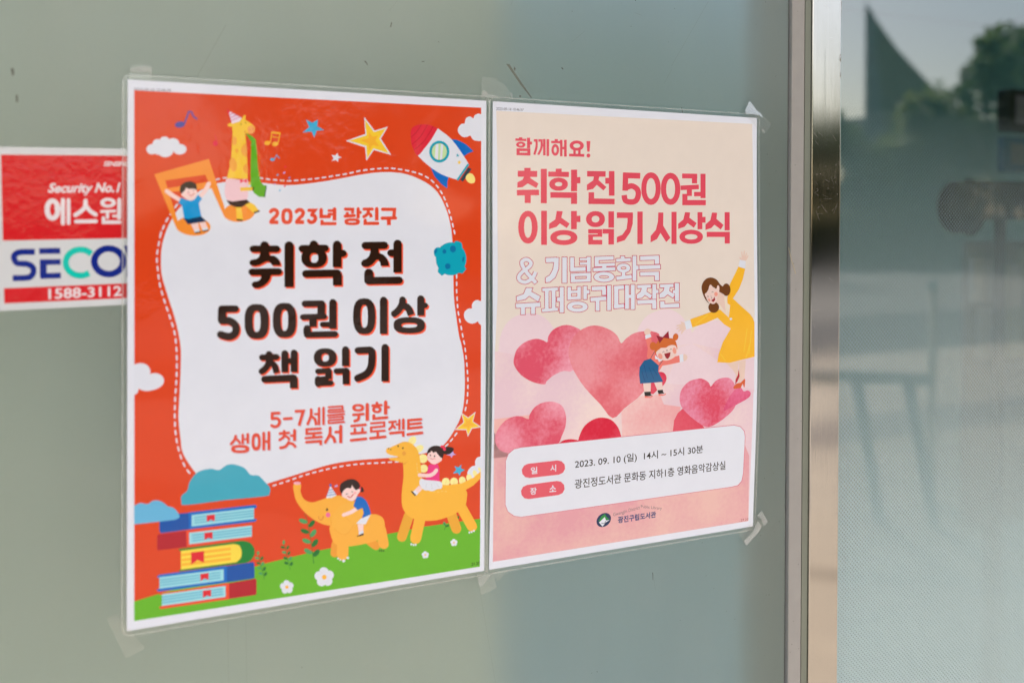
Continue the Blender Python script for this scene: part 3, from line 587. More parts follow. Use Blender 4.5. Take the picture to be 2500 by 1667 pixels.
   ('leafd',5,'1220,3830 -5,4 -8,0 -10,-4 -9,-6 -5,-7 -1,-7 4,-3 8,0 10,3 9,7 6,7'),
   ('leafl',5,'1250,3815 4,6 0,8 -4,9 -6,7 -8,3 -6,-1 -4,-6 0,-9 4,-9 6,-7 7,-3'),
   ('leafd',5,'1225,3872 -4,3 -8,1 -9,-3 -8,-6 -5,-7 0,-6 4,-4 8,0 9,3 8,6 5,7'),
   ('leafd',5,'1258,3861 4,6 1,8 -3,8 -6,6 -7,3 -7,-2 -4,-6 0,-8 3,-8 6,-6 7,-3'),
  ],
  'plant_picture#21': [
   ('leafd',4,'979,3749 23,106 30,112 3,0 -29,-112 -23,-106'),
   ('leafl',5,'984,3731 4,4 3,7 0,8 -3,8 -5,5 -5,0 -4,-3 -3,-8 0,-8 3,-8 4,-4'),
   ('leafl',5,'990,3794 -3,4 -8,1 -9,-3 -8,-5 -6,-6 -1,-5 4,-4 7,-1 9,2 9,5 5,7'),
   ('leafd',5,'1020,3781 4,5 0,8 -3,9 -6,6 -7,3 -6,-2 -3,-5 -1,-8 4,-8 5,-7 7,-3'),
   ('leafd',5,'1001,3836 -4,4 -7,0 -9,-2 -8,-5 -5,-6 -1,-5 4,-4 7,-1 8,2 8,5 6,6'),
   ('leafl',5,'1027,3824 3,5 0,8 -3,9 -6,6 -6,3 -6,-2 -4,-5 0,-8 3,-9 6,-6 7,-3'),
   ('leafl',5,'1009,3881 -4,3 -7,0 -9,-3 -8,-6 -5,-6 -1,-6 4,-3 8,-1 9,4 8,6 5,6'),
   ('leafd',5,'1041,3868 4,6 0,8 -3,8 -6,7 -7,2 -7,-2 -4,-5 0,-9 3,-8 6,-6 7,-3'),
   ('leafl',5,'1018,3924 -4,3 -7,0 -9,-3 -8,-5 -4,-7 -1,-5 4,-4 7,0 9,3 8,6 4,6'),
   ('leafd',5,'1050,3911 3,6 1,8 -4,8 -5,7 -7,2 -6,-1 -4,-6 0,-8 3,-8 6,-6 7,-3'),
  ],
  'plant_picture#22': [
   ('leafl',4,'2599,3724 2,9 -2,8 -5,3 -7,-1 -7,-5 -5,-9 -2,-9 2,-7 5,-4 7,1 7,6'),
   ('leafd',5,'2631,3746 0,5 -6,5 -8,3 -10,0 -7,-1 -4,-4 0,-5 6,-5 8,-3 10,-1 7,2'),
   ('leafd',6,'2572,3716 25,32 -13,32 4,2 14,-34 -27,-34'),
   ('leafd',3,'2726,3690 -2,8 -3,6 -5,1 -5,-3 -3,-6 -2,-8 2,-8 3,-5 5,-2 5,3 3,6'),
  ],
  'flower_picture#23': [
   ('white',4,'1514,3944 11,3 11,4 8,8 7,8 4,10 1,10 -2,9 -6,8 -7,6 -10,4 -10,0 -11,-2 -10,-5 -9,-7 -7,-8 -3,-10 -1,-10 2,-9 5,-8 7,-6 10,-4'),
   ('white',5,'1599,4008 3,10 0,11 -3,10 -5,8 -8,5 -9,2 -10,0 -10,-4 -10,-7 -7,-8 -6,-10 -3,-11 0,-11 3,-10 5,-7 8,-6 9,-2 10,1 10,3 9,7 8,8'),
   ('white',6,'1577,4099 -9,4 -10,2 -11,-1 -10,-4 -8,-7 -7,-8 -4,-10 -1,-10 2,-10 5,-9 7,-7 9,-4 10,-2 10,1 10,4 9,7 7,8 4,10 1,10 -2,10 -5,9'),
   ('white',7,'1480,4091 -9,-8 -6,-9 -4,-10 -1,-11 3,-9 5,-8 7,-5 9,-2 11,0 10,3 10,6 9,8 6,10 4,10 1,10 -3,10 -5,7 -7,5 -10,3 -10,0 -10,-4'),
   ('white',8,'1441,3996 4,-9 6,-8 8,-5 10,-2 10,1 9,3 9,7 7,8 4,10 2,11 -1,11 -4,9 -6,8 -8,5 -9,2 -10,0 -10,-4 -9,-7 -6,-8 -5,-10 -2,-11'),
   ('amber',9,'1542,4031 -3,9 -7,6 -10,2 -10,-5 -7,-8 -3,-10 3,-10 7,-6 10,-1 10,4 7,9'),
  ],
  'flower_picture#24': [
   ('white',4,'1208,4002 13,4 11,10 4,12 -2,12 -9,8 -12,3 -14,-5 -10,-9 -4,-13 2,-11 9,-9'),
   ('white',5,'1266,4046 2,14 -5,11 -9,7 -12,-1 -12,-7 -8,-12 -3,-14 5,-12 9,-6 13,0 11,8'),
   ('white',6,'1251,4109 -12,4 -13,-2 -11,-9 -5,-12 2,-13 7,-9 12,-5 13,3 11,8 5,13 -2,12'),
   ('white',7,'1184,4104 -9,-11 -4,-13 3,-12 9,-7 13,0 13,6 9,11 4,13 -3,12 -9,7 -13,0'),
   ('white',8,'1158,4038 6,-11 11,-6 12,2 11,7 6,13 1,13 -6,11 -11,6 -12,-1 -11,-8 -6,-12'),
   ('amber',9,'1227,4062 -2,7 -5,4 -7,0 -6,-2 -5,-6 -2,-7 2,-7 5,-4 6,-1 7,3 5,6'),
  ],
  'flower_picture#25': [
   ('white',4,'2407,3942 8,2 6,6 3,7 -2,6 -5,5 -8,1 -8,-2 -6,-6 -3,-7 2,-6 5,-5'),
   ('white',5,'2441,3966 2,8 -3,7 -6,4 -7,-1 -7,-4 -5,-7 -1,-8 2,-6 6,-4 7,0 7,5'),
   ('white',6,'2432,4002 -7,3 -8,-2 -6,-4 -3,-7 1,-7 4,-6 8,-3 7,2 7,5 3,7 -1,7'),
   ('white',7,'2392,4000 -5,-7 -3,-7 2,-7 6,-4 7,0 8,4 6,6 2,7 -2,7 -5,4 -8,0'),
   ('white',8,'2377,3962 3,-6 7,-3 7,0 7,5 3,7 1,8 -4,6 -6,3 -8,-1 -6,-4 -4,-7'),
   ('amber',9,'2418,3976 -2,5 -6,1 -6,-3 -2,-6 2,-5 6,-1 6,3'),
  ],
  'flower_picture#26': [
   ('white',4,'2674,3873 8,2 6,5 3,8 -1,6 -6,5 -8,2 -8,-3 -6,-5 -3,-7 2,-7 5,-5'),
   ('white',5,'2709,3898 2,8 -3,6 -6,4 -7,0 -8,-5 -5,-6 -1,-8 2,-7 6,-4 8,1 7,4'),
   ('white',6,'2700,3934 -7,2 -8,-1 -7,-5 -3,-7 1,-7 5,-6 7,-2 8,1 7,5 3,7 -1,7'),
   ('white',7,'2659,3931 -6,-6 -2,-7 2,-7 5,-4 8,-1 8,4 6,6 2,8 -1,6 -6,4 -8,1'),
   ('white',8,'2643,3894 3,-7 7,-3 8,1 6,4 4,7 1,8 -4,6 -7,4 -7,-1 -7,-5 -4,-7'),
   ('amber',9,'2685,3907 -2,5 -6,2 -6,-3 -2,-6 2,-6 6,-1 6,3'),
  ],
  'elephant_picture': [
   ('elead',4,'1889,3810 52,46 22,11 23,-3 15,-17 0,-23 -13,-21 -52,-45 -22,-11 -23,3 -14,16 -1,23'),
   ('elead',4,'1582,3756 -9,75 4,23 16,17 22,6 20,-8 9,-18 10,-76 -5,-23 -16,-17 -23,-6 -19,8'),
   ('ele',5,'1961,3699 28,129 14,25 26,15 28,-1 19,-18 2,-26 -27,-130 -14,-25 -26,-15 -28,2 -19,17'),
   ('black',4,'2003,3879 -2,6 -4,2 -4,-3 -2,-6 2,-6 4,-2 4,3'),
   ('black',4,'2021,3882 -2,6 -4,2 -4,-3 -2,-7 2,-6 4,-2 4,4'),
   ('black',4,'2039,3885 -2,5 -4,2 -4,-3 -2,-6 2,-6 4,-2 4,3'),
   ('ele',6,'1569,3608 -6,21 4,28 7,27 7,25 10,24 12,21 16,15 19,12 23,9 27,7 32,5 37,2 46,0 52,-3 48,-4 42,-5 37,-6 29,-12 17,-21 9,-26 4,-26 2,-27 -2,-27 -6,-24 -8,-17 -12,-14 -15,-12 -18,-10 -22,-8 -24,-5 -26,-1 -28,1 -29,4 -32,7 -33,10 -32,8 -33,3 -32,1 -31,2 -34,2 -34,4'),
   ('ele',7,'1630,3718 -3,137 8,30 25,22 31,6 25,-14 10,-27 3,-137 -8,-30 -25,-22 -31,-5 -25,13'),
   ('white',8,'1700,3919 -2,6 -6,3 -7,1 -7,-3 -5,-5 -2,-7 2,-5 5,-4 7,0 7,2 6,6'),
   ('white',8,'1733,3899 -1,5 -5,3 -6,1 -7,-2 -4,-5 -2,-5 2,-5 4,-4 7,0 6,2 4,5'),
   ('white',8,'1646,3892 -3,5 -6,1 -6,-3 -2,-6 2,-4 6,-2 6,3'),
   ('white',8,'1664,3906 -2,5 -7,1 -6,-3 -2,-6 2,-4 6,-2 6,3'),
   ('ele',7,'1265,3225 17,-6 25,4 17,9 3,14 -5,20 -2,21 6,23 9,24 13,21 19,16 22,13 24,7 24,1 26,-5 25,-5 25,-6 24,-6 26,-5 27,-3 28,-2 31,4 36,13 38,20 32,18 23,13 16,13 9,18 1,28 -7,33 -12,32 -18,30 -23,28 -27,18 -33,2 -37,-8 -35,-8 -30,-6 -28,-6 -27,-9 -29,-13 -28,-17 -28,-19 -29,-23 -28,-26 -27,-27 -25,-30 -22,-32 -18,-30 -12,-27 -7,-25 -4,-25 -6,-28 -3,-28'),
   ('ele2',8,'1678,3443 34,-7 39,-3 33,5 25,14 19,20 15,21 10,17 5,16 -1,16 -10,17 -16,18 -17,17 -16,17 -16,16 -16,17 -16,19 -15,20 -17,11 -22,0 -24,-8 -21,-10 -19,-13 -16,-15 -13,-17 -13,-18 -11,-20 -3,-22 6,-26 13,-29 16,-25 19,-20 22,-16'),
   ('elead',9,'1601,3632 9,9 12,13 14,14 14,11 14,8 15,7 16,3 14,0 13,-7 12,-13 10,-13 9,-11 6,-8 5,-8 3,-6 2,-5 -3,-2 -2,5 -4,6 -4,7 -6,8 -9,11 -10,14 -12,11 -12,7 -13,1 -14,-4 -15,-6 -14,-8 -13,-10 -14,-14 -12,-13 -8,-9'),
   ('elead',9,'1692,3550 48,43 2,-3 -48,-42'),
   ('elead',9,'1573,3552 6,53 5,0 -6,-52'),
   ('elead',8,'1304,3344 13,-2 -1,-3 -13,2'),
   ('elead',8,'1331,3387 12,-7 -1,-3 -13,7'),
   ('elead',8,'1382,3414 7,-11 -3,-2 -6,11'),
   ('pinkt',8,'1324,3223 -1,3 -3,3 -6,2 -7,1 -9,0 -8,-1 -9,-2 -7,-3 -5,-3 -4,-4 -1,-4 1,-3 3,-3 6,-2 7,-1 9,0 8,1 9,2 7,3 6,3 3,4'),
   ('black',8,'1550,3472 -2,5 -4,3 -5,0 -4,-4 -2,-5 1,-6 3,-5 4,-3 4,0 4,3 2,5'),
   ('blush',8,'1571,3516 -3,10 -7,7 -10,1 -10,-4 -7,-8 -3,-11 3,-10 7,-7 10,-1 10,4 7,8'),
   ('redline',8,'1470,3518 1,4 1,5 2,6 2,5 3,4 4,3 4,2 4,1 4,0 4,-1 5,-1 3,-3 3,-6 2,-7 1,-6 1,-5 0,-1 -1,-1 -1,0 -1,0 -1,1 -1,5 -1,6 -2,6 -2,5 -3,2 -3,2 -4,0 -3,0 -3,-1 -4,-1 -3,-3 -2,-2 -2,-4 -1,-6 -2,-5 0,-4 -1,-1 -1,-1 -1,0 -1,1'),
   ('white',8,'1570,3272 52,87 -40,16 -49,-4'),
   ('bluel',9,'1556,3311 36,-2 -1,-7 -36,2'),
   ('bluel',9,'1547,3331 59,-1 -1,-6 -59,1'),
   ('bluel',9,'1539,3354 77,-2 -1,-7 -77,2'),
   ('blue3',9,'1580,3269 -1,6 -4,4 -5,1 -4,-2 -4,-5 -1,-6 1,-6 4,-4 4,-1 5,2 4,5'),
   ('hair',8,'1649,3308 0,-17 4,-16 10,-13 17,-11 23,-9 22,-5 20,0 20,3 18,8 15,11 13,15 9,16 6,16 2,17 -1,15 -4,14 -8,11 -12,11 -19,9 -25,9 -24,2 -23,-7 -24,-13 -18,-15 -12,-16 -7,-18'),
   ('hair',9,'1822,3328 5,-7 8,-7 6,-1 8,10 6,16 3,13 -3,5 -6,2 -7,0 -8,-1 -8,-2 -6,-4 -1,-7 0,-9'),
   ('red3',10,'1831,3331 -1,11 -2,7 -4,2 -3,-3 -3,-8 -1,-10 1,-11 3,-7 3,-3 3,4 3,8'),
   ('skin',11,'1668,3348 6,-11 8,-11 10,-9 8,-5 9,-3 9,-1 9,2 10,4 8,0 4,-7 2,-12 3,-5 4,5 5,10 6,9 5,8 7,7 7,5 10,-1 12,-5 8,0 4,6 2,9 -2,9 -4,7 -8,6 -7,9 -6,12 -5,14 -8,11 -11,7 -14,4 -14,-1 -15,-6 -15,-11 -13,-10 -12,-6 -10,-5 -7,-6 -5,-9 -1,-10'),
   ('black',12,'1702,3362 16,-2 2,-1 0,-1 0,-2 -1,-1 -2,0 -16,2 -1,0 -1,2 0,1 2,1'),
   ('black',12,'1750,3349 13,-2 1,0 1,-2 -1,-1 -1,-1 -1,-1 -13,2 -1,0 -1,2 0,1 2,1'),
   ('redline',12,'1714,3380 4,3 7,5 7,5 9,1 9,-4 8,-8 6,-7 5,-5 1,-2 -1,-3 -2,-1 -2,-1 -2,1 -5,5 -6,8 -7,6 -6,4 -5,-1 -6,-4 -6,-5 -4,-3 -2,-1 -2,1 -2,2 0,2'),
   ('blush2',13,'1791,3359 -3,7 -8,3 -9,-5 -3,-8 3,-8 9,-2 8,4'),
   ('skin',9,'1795,3474 -10,5 -15,8 -16,8 -15,7 -16,4 -17,4 -16,4 -12,2 -7,4 -3,9 3,9 8,7 9,1 12,-2 16,-4 19,-4 18,-5 17,-7 17,-9 15,-8 10,-6 6,-6 1,-10 -6,-8 -9,-4'),
   ('blue1',13,'1793,3393 10,0 14,-1 15,4 15,9 16,14 13,16 12,20 10,24 8,22 6,21 5,19 2,14 -37,24 -44,6 19,-48 -12,-44 -41,12 -37,-39'),
   ('white',14,'1828,3583 88,-25 -43,77 -83,-16'),
   ('skin',15,'1804,3625 51,8 -2,57 -39,4'),
   ('white',16,'1814,3692 39,-7 4,21 -42,10'),
   ('black',17,'1797,3725 59,-19 0,19 -56,5'),
  ],
  'dinosaur_picture': [
   ('cream2',4,'2310,2990 -9,8 -10,7 -10,3 -11,0 -9,-3 -8,-6 -5,-8 -2,-10 0,-11 4,-11 6,-10 9,-9 9,-6 11,-3 11,-1 9,3 8,6 5,8 2,11 0,11 -4,11'),
   ('cream2',4,'2361,3071 -12,4 -13,1 -11,-1 -10,-4 -7,-6 -5,-7 -1,-9 3,-9 5,-9 9,-8 10,-6 12,-4 12,-2 12,1 10,4 7,6 5,8 1,9 -3,9 -5,9 -9,8'),
   ('cream2',4,'2425,3137 -2,11 -5,10 -8,7 -10,5 -12,2 -12,-1 -12,-5 -11,-7 -8,-9 -5,-11 -2,-11 2,-11 5,-9 8,-8 10,-5 12,-2 12,1 12,5 11,7 8,9 5,11'),
   ('cream2',4,'2430,3224 -2,10 -4,8 -8,7 -9,5 -11,1 -11,-1 -11,-4 -9,-6 -7,-9 -5,-9 -2,-11 2,-9 4,-9 8,-7 9,-4 11,-2 11,1 11,4 9,7 7,8 5,10'),
   ('cream2',3,'2635,3366 -1,10 -5,9 -7,8 -9,4 -10,2 -11,-1 -11,-4 -9,-7 -7,-9 -4,-10 -2,-11 2,-10 4,-10 7,-7 9,-5 10,-2 11,2 11,4 9,7 7,9 4,10'),
   ('cream2',3,'2713,3373 -2,10 -4,10 -7,7 -9,5 -11,1 -11,-1 -10,-4 -9,-7 -8,-9 -4,-10 -2,-11 2,-11 4,-9 7,-7 9,-5 11,-2 10,2 11,4 9,7 7,9 5,10'),
   ('cream2',3,'2786,3367 1,11 -3,10 -5,8 -7,6 -8,3 -10,0 -9,-2 -9,-6 -7,-8 -6,-10 -3,-11 0,-11 2,-10 5,-8 7,-6 9,-3 9,0 9,3 9,5 8,8 5,10'),
   ('cream2',4,'2846,3350 1,10 -1,10 -3,8 -5,6 -7,4 -8,0 -8,-2 -8,-5 -7,-7 -5,-10 -4,-10 -1,-10 1,-10 3,-8 6,-6 7,-3 7,-1 8,2 8,5 7,8 6,9'),
   ('cream2',4,'2895,3314 3,16 -3,13 -8,7 -12,-2 -12,-10 -9,-15 -3,-16 3,-14 9,-6 11,2 12,10'),
   ('cream2',4,'2928,3282 3,10 -1,9 -4,4 -7,-1 -7,-6 -6,-9 -3,-10 0,-8 4,-4 7,0 7,6'),
   ('cream3',5,'2274,2979 20,-22 -2,-2 -20,22'),
   ('cream3',5,'2331,3058 25,-17 -2,-2 -25,17'),
   ('cream3',5,'2366,3135 31,-1 0,-3 -31,1'),
   ('cream3',5,'2372,3224 31,1 0,-3 -31,-1'),
   ('cream3',4,'2596,3381 6,-34 -4,-1 -6,34'),
   ('cream3',4,'2674,3388 6,-34 -3,-1 -6,35'),
   ('cream3',4,'2755,3385 8,-32 -3,-1 -8,32'),
   ('dinod',4,'2214,3595 -61,174 0,26 16,24 26,12 26,-4 16,-19 63,-175 0,-27 -17,-23 -26,-12 -27,5'),
   ('dinod',7,'2602,3654 52,141 18,25 28,11 28,-5 17,-21 -1,-27 -52,-142 -19,-24 -28,-12 -28,6 -16,21'),
   ('dino',8,'2699,3615 107,189 22,22 31,8 27,-11 13,-24 -7,-29 -107,-189 -22,-22 -31,-7 -26,10 -13,24'),
   ('dino',5,'2313,3621 -42,181 4,30 20,25 31,11 28,-8 16,-23 42,-183 -3,-30 -21,-25 -31,-10 -28,8'),
   ('dino',5,'2518,3372 95,19 138,-2 108,-37 70,-48 1,61 -71,57 -70,30 -270,78'),
   ('dino',9,'2198,3140 5,32 3,41 1,45 -4,50 -7,53 -4,50 -1,43 1,39 6,35 13,32 18,29 23,24 28,21 34,18 40,14 48,11 54,7 54,3 54,-5 55,-11 49,-13 42,-16 37,-19 27,-21 16,-24 5,-27 2,-26 3,-25 -1,-24 -13,-23 -30,-20 -43,-19 -47,-15 -52,-9 -56,-4 -50,-3 -43,1 -38,2 -28,-8 -16,-26 -7,-37 -6,-39 -4,-39 -3,-41 -4,-38 -6,-37 -8,-34 -10,-30 -15,-25 -18,-21 -19,-17 -21,-13 -23,-9 -22,-4 -22,1 -22,7 -22,7 -21,7 -21,7 -18,7 -14,2 -12,0 -9,4 -5,9 -3,12 3,12 8,9 12,9 16,8 19,7 22,6 19,6 13,7 9,6 8,8 8,6 7,8'),
   ('dino',10,'2072,3096 80,1 56,20 -15,32 -66,-26 -40,-9'),
   ('white',10,'2057,3053 25,15 65,20 -30,0 -45,-14'),
   ('black',10,'2163,3003 -4,5 -6,0 -3,-4 0,-7 4,-4 6,0 3,4'),
   ('black',10,'2206,3025 -4,5 -6,0 -4,-4 0,-7 4,-5 6,0 4,5'),
   ('black',10,'2077,3016 -3,4 -4,0 -3,-3 1,-5 3,-4 4,0 2,3'),
   ('black',10,'2096,3025 -3,4 -4,0 -3,-3 1,-5 3,-4 4,0 2,3'),
   ('blush3',10,'2229,3071 -3,9 -6,7 -9,1 -10,-3 -6,-8 -3,-10 3,-9 6,-7 9,-2 9,4 7,8'),
   ('blush3',11,'2200,3158 49,-20 -26,24 -13,7'),
   ('white',6,'2291,3865 -3,7 -6,2 -7,-4 -2,-8 2,-6 7,-2 6,4'),
   ('white',6,'2310,3873 -2,6 -7,2 -6,-4 -3,-7 3,-6 6,-2 7,4'),
   ('white',6,'2330,3875 -3,6 -6,2 -7,-4 -3,-7 3,-7 7,-1 6,3'),
   ('white',9,'2834,3838 -3,7 -6,2 -7,-4 -3,-8 3,-6 6,-2 7,4'),
   ('white',9,'2855,3836 -3,7 -7,2 -7,-4 -3,-8 3,-6 7,-2 7,3'),
   ('white',9,'2876,3829 -2,7 -7,2 -7,-4 -3,-8 3,-6 7,-2 6,3'),
   ('cream2',10,'2324,3164 3,18 3,0 -3,-18'),
   ('cream2',10,'2328,3198 3,18 3,0 -3,-18'),
   ('cream2',10,'2332,3233 4,18 3,0 -4,-18'),
   ('cream2',10,'2337,3268 3,18 3,0 -3,-18'),
   ('cream2',10,'2446,3424 18,3 1,-3 -19,-3'),
   ('cream2',10,'2481,3432 19,3 0,-3 -19,-3'),
   ('cream2',10,'2517,3440 19,4 0,-3 -19,-4'),
   ('cream2',10,'2552,3437 19,3 0,-3 -19,-3'),
   ('cream2',10,'2588,3445 19,3 0,-3 -19,-3'),
   ('hair',10,'2558,3065 9,-8 15,-5 18,-2 22,3 24,6 17,7 7,8 0,8 -4,9 -10,11 -13,10 -16,7 -19,1 -21,-4 -16,-7 -10,-13 -4,-17'),
   ('hair',11,'2423,3106 -4,-18 5,-19 9,-16 14,-11 18,-7 19,-4 20,0 20,4 18,7 16,11 13,14 8,15 1,17 -4,17 -5,15 -5,14 -7,12 -11,6 -18,-3 -22,-8 -23,-10 -23,-11 -24,-12'),
   ('red3',12,'2571,3054 -5,3 -7,1 -7,-3 -6,-5 -2,-7 1,-6 5,-3 7,-1 7,3 6,5 2,7'),
   ('red3',13,'2595,3064 1,9 -2,8 -6,4 -8,-1 -8,-5 -5,-8 -1,-9 2,-8 6,-4 8,1 8,5'),
   ('skin',12,'2431,3092 7,-5 9,-1 7,-2 2,-5 1,-7 2,-2 6,6 7,9 8,7 6,-2 7,-5 7,-1 9,9 9,13 9,12 7,9 6,6 6,5 5,3 5,1 3,2 0,6 0,8 -2,6 -2,4 -4,3 -8,4 -16,8 -22,8 -19,3 -17,-6 -15,-10 -12,-12 -10,-10 -7,-11 -4,-12 0,-15 4,-15'),
   ('black',13,'2458,3111 -2,6 -4,2 -5,-3 -1,-6 1,-6 5,-2 4,3'),
   ('black',13,'2496,3123 -2,6 -5,2 -4,-3 -2,-6 2,-6 4,-3 5,4'),
   ('redline',13,'2451,3137 2,3 4,4 5,3 4,3 5,-1 5,-2 4,-3 2,-1 1,-1 0,-1 -1,-1 -1,-1 -1,0 -3,2 -3,2 -4,2 -3,0 -3,-1 -4,-3 -4,-4 -3,-2 -1,-1 -1,0 -1,1 0,1'),
   ('blush2',13,'2444,3128 -3,6 -6,1 -6,-3 -2,-5 2,-6 6,-1 6,3'),
   ('blush2',14,'2499,3145 -3,5 -5,2 -6,-3 -3,-6 3,-5 5,-2 6,3'),
   ('pink2',13,'2429,3214 3,-8 6,-10 8,-7 12,0 14,4 14,3 11,-2 11,-2 9,2 7,14 6,19 4,14 2,108 -129,-18 9,-40'),
   ('skin',14,'2493,3237 -4,5 -6,7 -6,7 -6,4 -8,4 -8,3 -10,2 -12,1 -18,-2 -24,-4 -22,-5 -16,-3 -10,1 -6,6 -1,10 5,9 9,5 16,3 23,5 25,4 22,2 17,0 15,-3 12,-5 11,-5 11,-8 8,-9 7,-8 4,-5 3,-9 -4,-10 -8,-6 -11,-1'),
   ('white',14,'2352,3323 4,-9 8,-7 9,-3 7,2 10,6 19,8 38,8 49,9 38,9 18,9 8,10 3,10 2,13 -3,13 -7,10 -10,3 -13,-1 -13,0 -14,5 -14,5 -14,3 -14,-1 -14,-5 -14,-4 -14,-2 -14,-2 -13,-6 -14,-12 -13,-16 -10,-15 -5,-14 -1,-14'),
   ('greyl',15,'2418,3350 -10,43 3,1 10,-43'),
   ('greyl',15,'2462,3361 5,49 3,0 -4,-49'),
   ('greyl',15,'2507,3362 29,42 3,-1 -30,-43'),
   ('skin',15,'2349,3361 -41,34 32,35 41,-34'),
   ('white',16,'2291,3409 21,-11 29,33 -23,17'),
   ('black',17,'2271,3401 18,4 33,37 -12,7'),
  ],
  'music_note_picture': [
   ('noteo',5,'191,716 43,-12 35,58 93,310 -16,42'),
   ('noteo',6,'191,716 402,-130 27,122 -46,1 -305,53'),
   ('noteo',6,'285,822 314,-57 18,51 -319,35'),
   ('noteo',7,'566,710 27,-124 119,377 -3,65 -14,-24'),
   ('noteo',6,'607,1124 -6,21 -17,18 -26,14 -32,9 -36,3 -37,-3 -36,-9 -30,-14 -23,-17 -14,-20 -4,-21 7,-20 16,-18 25,-14 32,-9 36,-4 37,3 36,8 30,14 24,18 14,20'),
   ('noteo',8,'949,998 -4,22 -14,20 -22,18 -29,13 -34,8 -35,2 -34,-4 -31,-10 -23,-15 -16,-18 -6,-21 4,-21 14,-21 22,-17 29,-13 33,-8 35,-3 35,4 30,10 24,15 16,18'),
  ],
  'small_note_picture#27': [
   ('navyn',3,'415,318 -1,7 -3,7 -7,7 -8,5 -10,4 -11,2 -10,0 -10,-2 -8,-4 -5,-5 -2,-6 0,-7 4,-7 6,-6 9,-6 10,-4 11,-2 10,0 10,2 7,4 6,5'),
   ('navyn',4,'415,320 33,-92 -12,-4 -32,92'),
   ('navyn',5,'440,231 5,-1 5,-1 5,0 3,1 3,5 4,9 4,10 5,9 7,7 7,5 7,4 4,2 4,1 4,-2 2,-3 -1,-4 -2,-3 -5,-3 -6,-3 -6,-5 -5,-5 -4,-6 -4,-10 -4,-10 -5,-8 -9,-4 -8,0 -7,2 -4,0 -3,2 -2,4 0,3 3,3'),
  ],
  'small_note_picture#28': [
   ('magenta',3,'662,461 -3,11 -7,8 -9,4 -10,-3 -7,-8 -2,-10 2,-11 7,-8 10,-4 9,3 7,8'),
   ('magenta',4,'657,447 -15,-51 -1,-1 -1,0 -1,0 0,1 -1,1 16,51 0,1 1,1 1,-1 1,-1'),
  ],
  'small_note_picture#29': [
   ('amber',3,'1072,441 -2,9 -9,8 -12,5 -13,-1 -10,-4 -4,-8 2,-10 8,-8 12,-4 13,0 10,5'),
   ('amber',3,'1133,447 -2,9 -8,8 -12,4 -13,0 -11,-4 -4,-9 2,-9 8,-8 13,-5 13,1 10,4'),
   ('amber',4,'1073,442 13,-85 0,-2 -2,-2 -2,0 -2,1 -1,3 -13,84 0,3 2,1 2,1 2,-2'),
   ('amber',4,'1134,449 17,-85 0,-3 -2,-1 -2,-1 -2,1 -1,3 -18,85 0,2 2,2 2,0 3,-1'),
   ('amber',5,'1077,366 75,5 1,-16 -75,-4'),
   ('amber',5,'1075,396 69,5 0,-7 -68,-5'),
  ],
  'small_note_picture#30': [
   ('star1',3,'1105,576 -3,7 -6,4 -10,2 -9,-1 -7,-5 -2,-6 2,-6 7,-5 9,-2 9,2 7,4'),
   ('star1',4,'1105,577 15,-32 20,23 2,1 2,-1 1,-1 1,-2 -1,-2 -26,-29 -20,40 0,2 1,2 2,1 2,-1'),
  ],
  'boy_picture': [
   ('skin',7,'390,900 -9,-6 -14,-9 -15,-9 -14,-9 -13,-10 -14,-10 -12,-9 -9,-7 -8,-3 -9,4 -6,8 0,10 6,8 8,6 12,9 14,11 14,10 15,9 15,10 14,9 9,6 9,2 9,-4 5,-9 -1,-10'),
   ('skin',8,'532,899 7,-7 12,-11 12,-13 12,-15 10,-17 10,-18 7,-17 5,-11 2,-11 -5,-9 -9,-5 -10,2 -7,8 -6,11 -7,17 -8,16 -9,14 -9,12 -11,11 -11,11 -7,7 -5,9 1,11 7,8 10,2'),
   ('hair',8,'376,833 3,-15 5,-18 10,-14 17,-11 20,-8 20,-4 17,3 16,8 12,10 6,14 2,17 -2,16 -5,17 -9,16 -12,10 -21,3 -24,-3 -21,-3 -11,-3 -7,-4 -6,-6 -5,-6 -4,-9'),
   ('skin',9,'398,854 6,-7 7,-8 6,-7 2,-7 1,-6 3,-4 5,2 7,5 8,3 10,0 12,-2 11,0 10,1 9,3 7,6 4,9 1,11 -3,12 -6,16 -11,16 -11,12 -14,4 -14,-1 -13,-3 -10,-4 -7,-6 -8,-7 -8,-7 -9,-7 -5,-7 1,-6 4,-5'),
   ('black',10,'437,851 13,-2 1,0 0,-1 0,-1 -1,-1 -1,0 -13,1 -1,1 0,1 0,1 1,1'),
   ('black',10,'473,840 11,-4 1,0 0,-1 0,-1 -1,-1 -1,0 -11,4 -1,0 0,1 0,1 1,1'),
   ('redline',10,'442,868 3,3 6,4 6,3 7,1 6,-4 7,-6 5,-6 4,-4 0,-2 0,-1 -1,-1 -2,0 -1,0 -4,4 -5,6 -5,6 -5,3 -4,-1 -6,-3 -5,-3 -4,-3 -1,0 -2,0 0,2 0,1'),
   ('blush2',11,'446,862 -2,5 -5,2 -5,-2 -2,-5 2,-5 5,-2 5,2'),
   ('shirtb',12,'386,892 41,17 28,8 29,-10 29,-39 30,31 -25,35 19,103 13,22 -139,6 -17,-109 -27,-21'),
   ('navy2',13,'404,1053 39,6 92,-22 41,39 -139,23'),
   ('skin',14,'458,1097 55,-10 12,70 -37,5'),
   ('skin',15,'521,1087 47,-7 22,61 -44,8'),
   ('white',16,'484,1144 37,-5 7,20 -40,5'),
   ('white',16,'543,1133 38,-8 10,19 -44,8'),
   ('black',17,'493,1171 39,-6 3,-1 1,-3 0,-3 -2,-2 -3,-1 -39,6 -3,2 -1,2 0,3 2,2'),
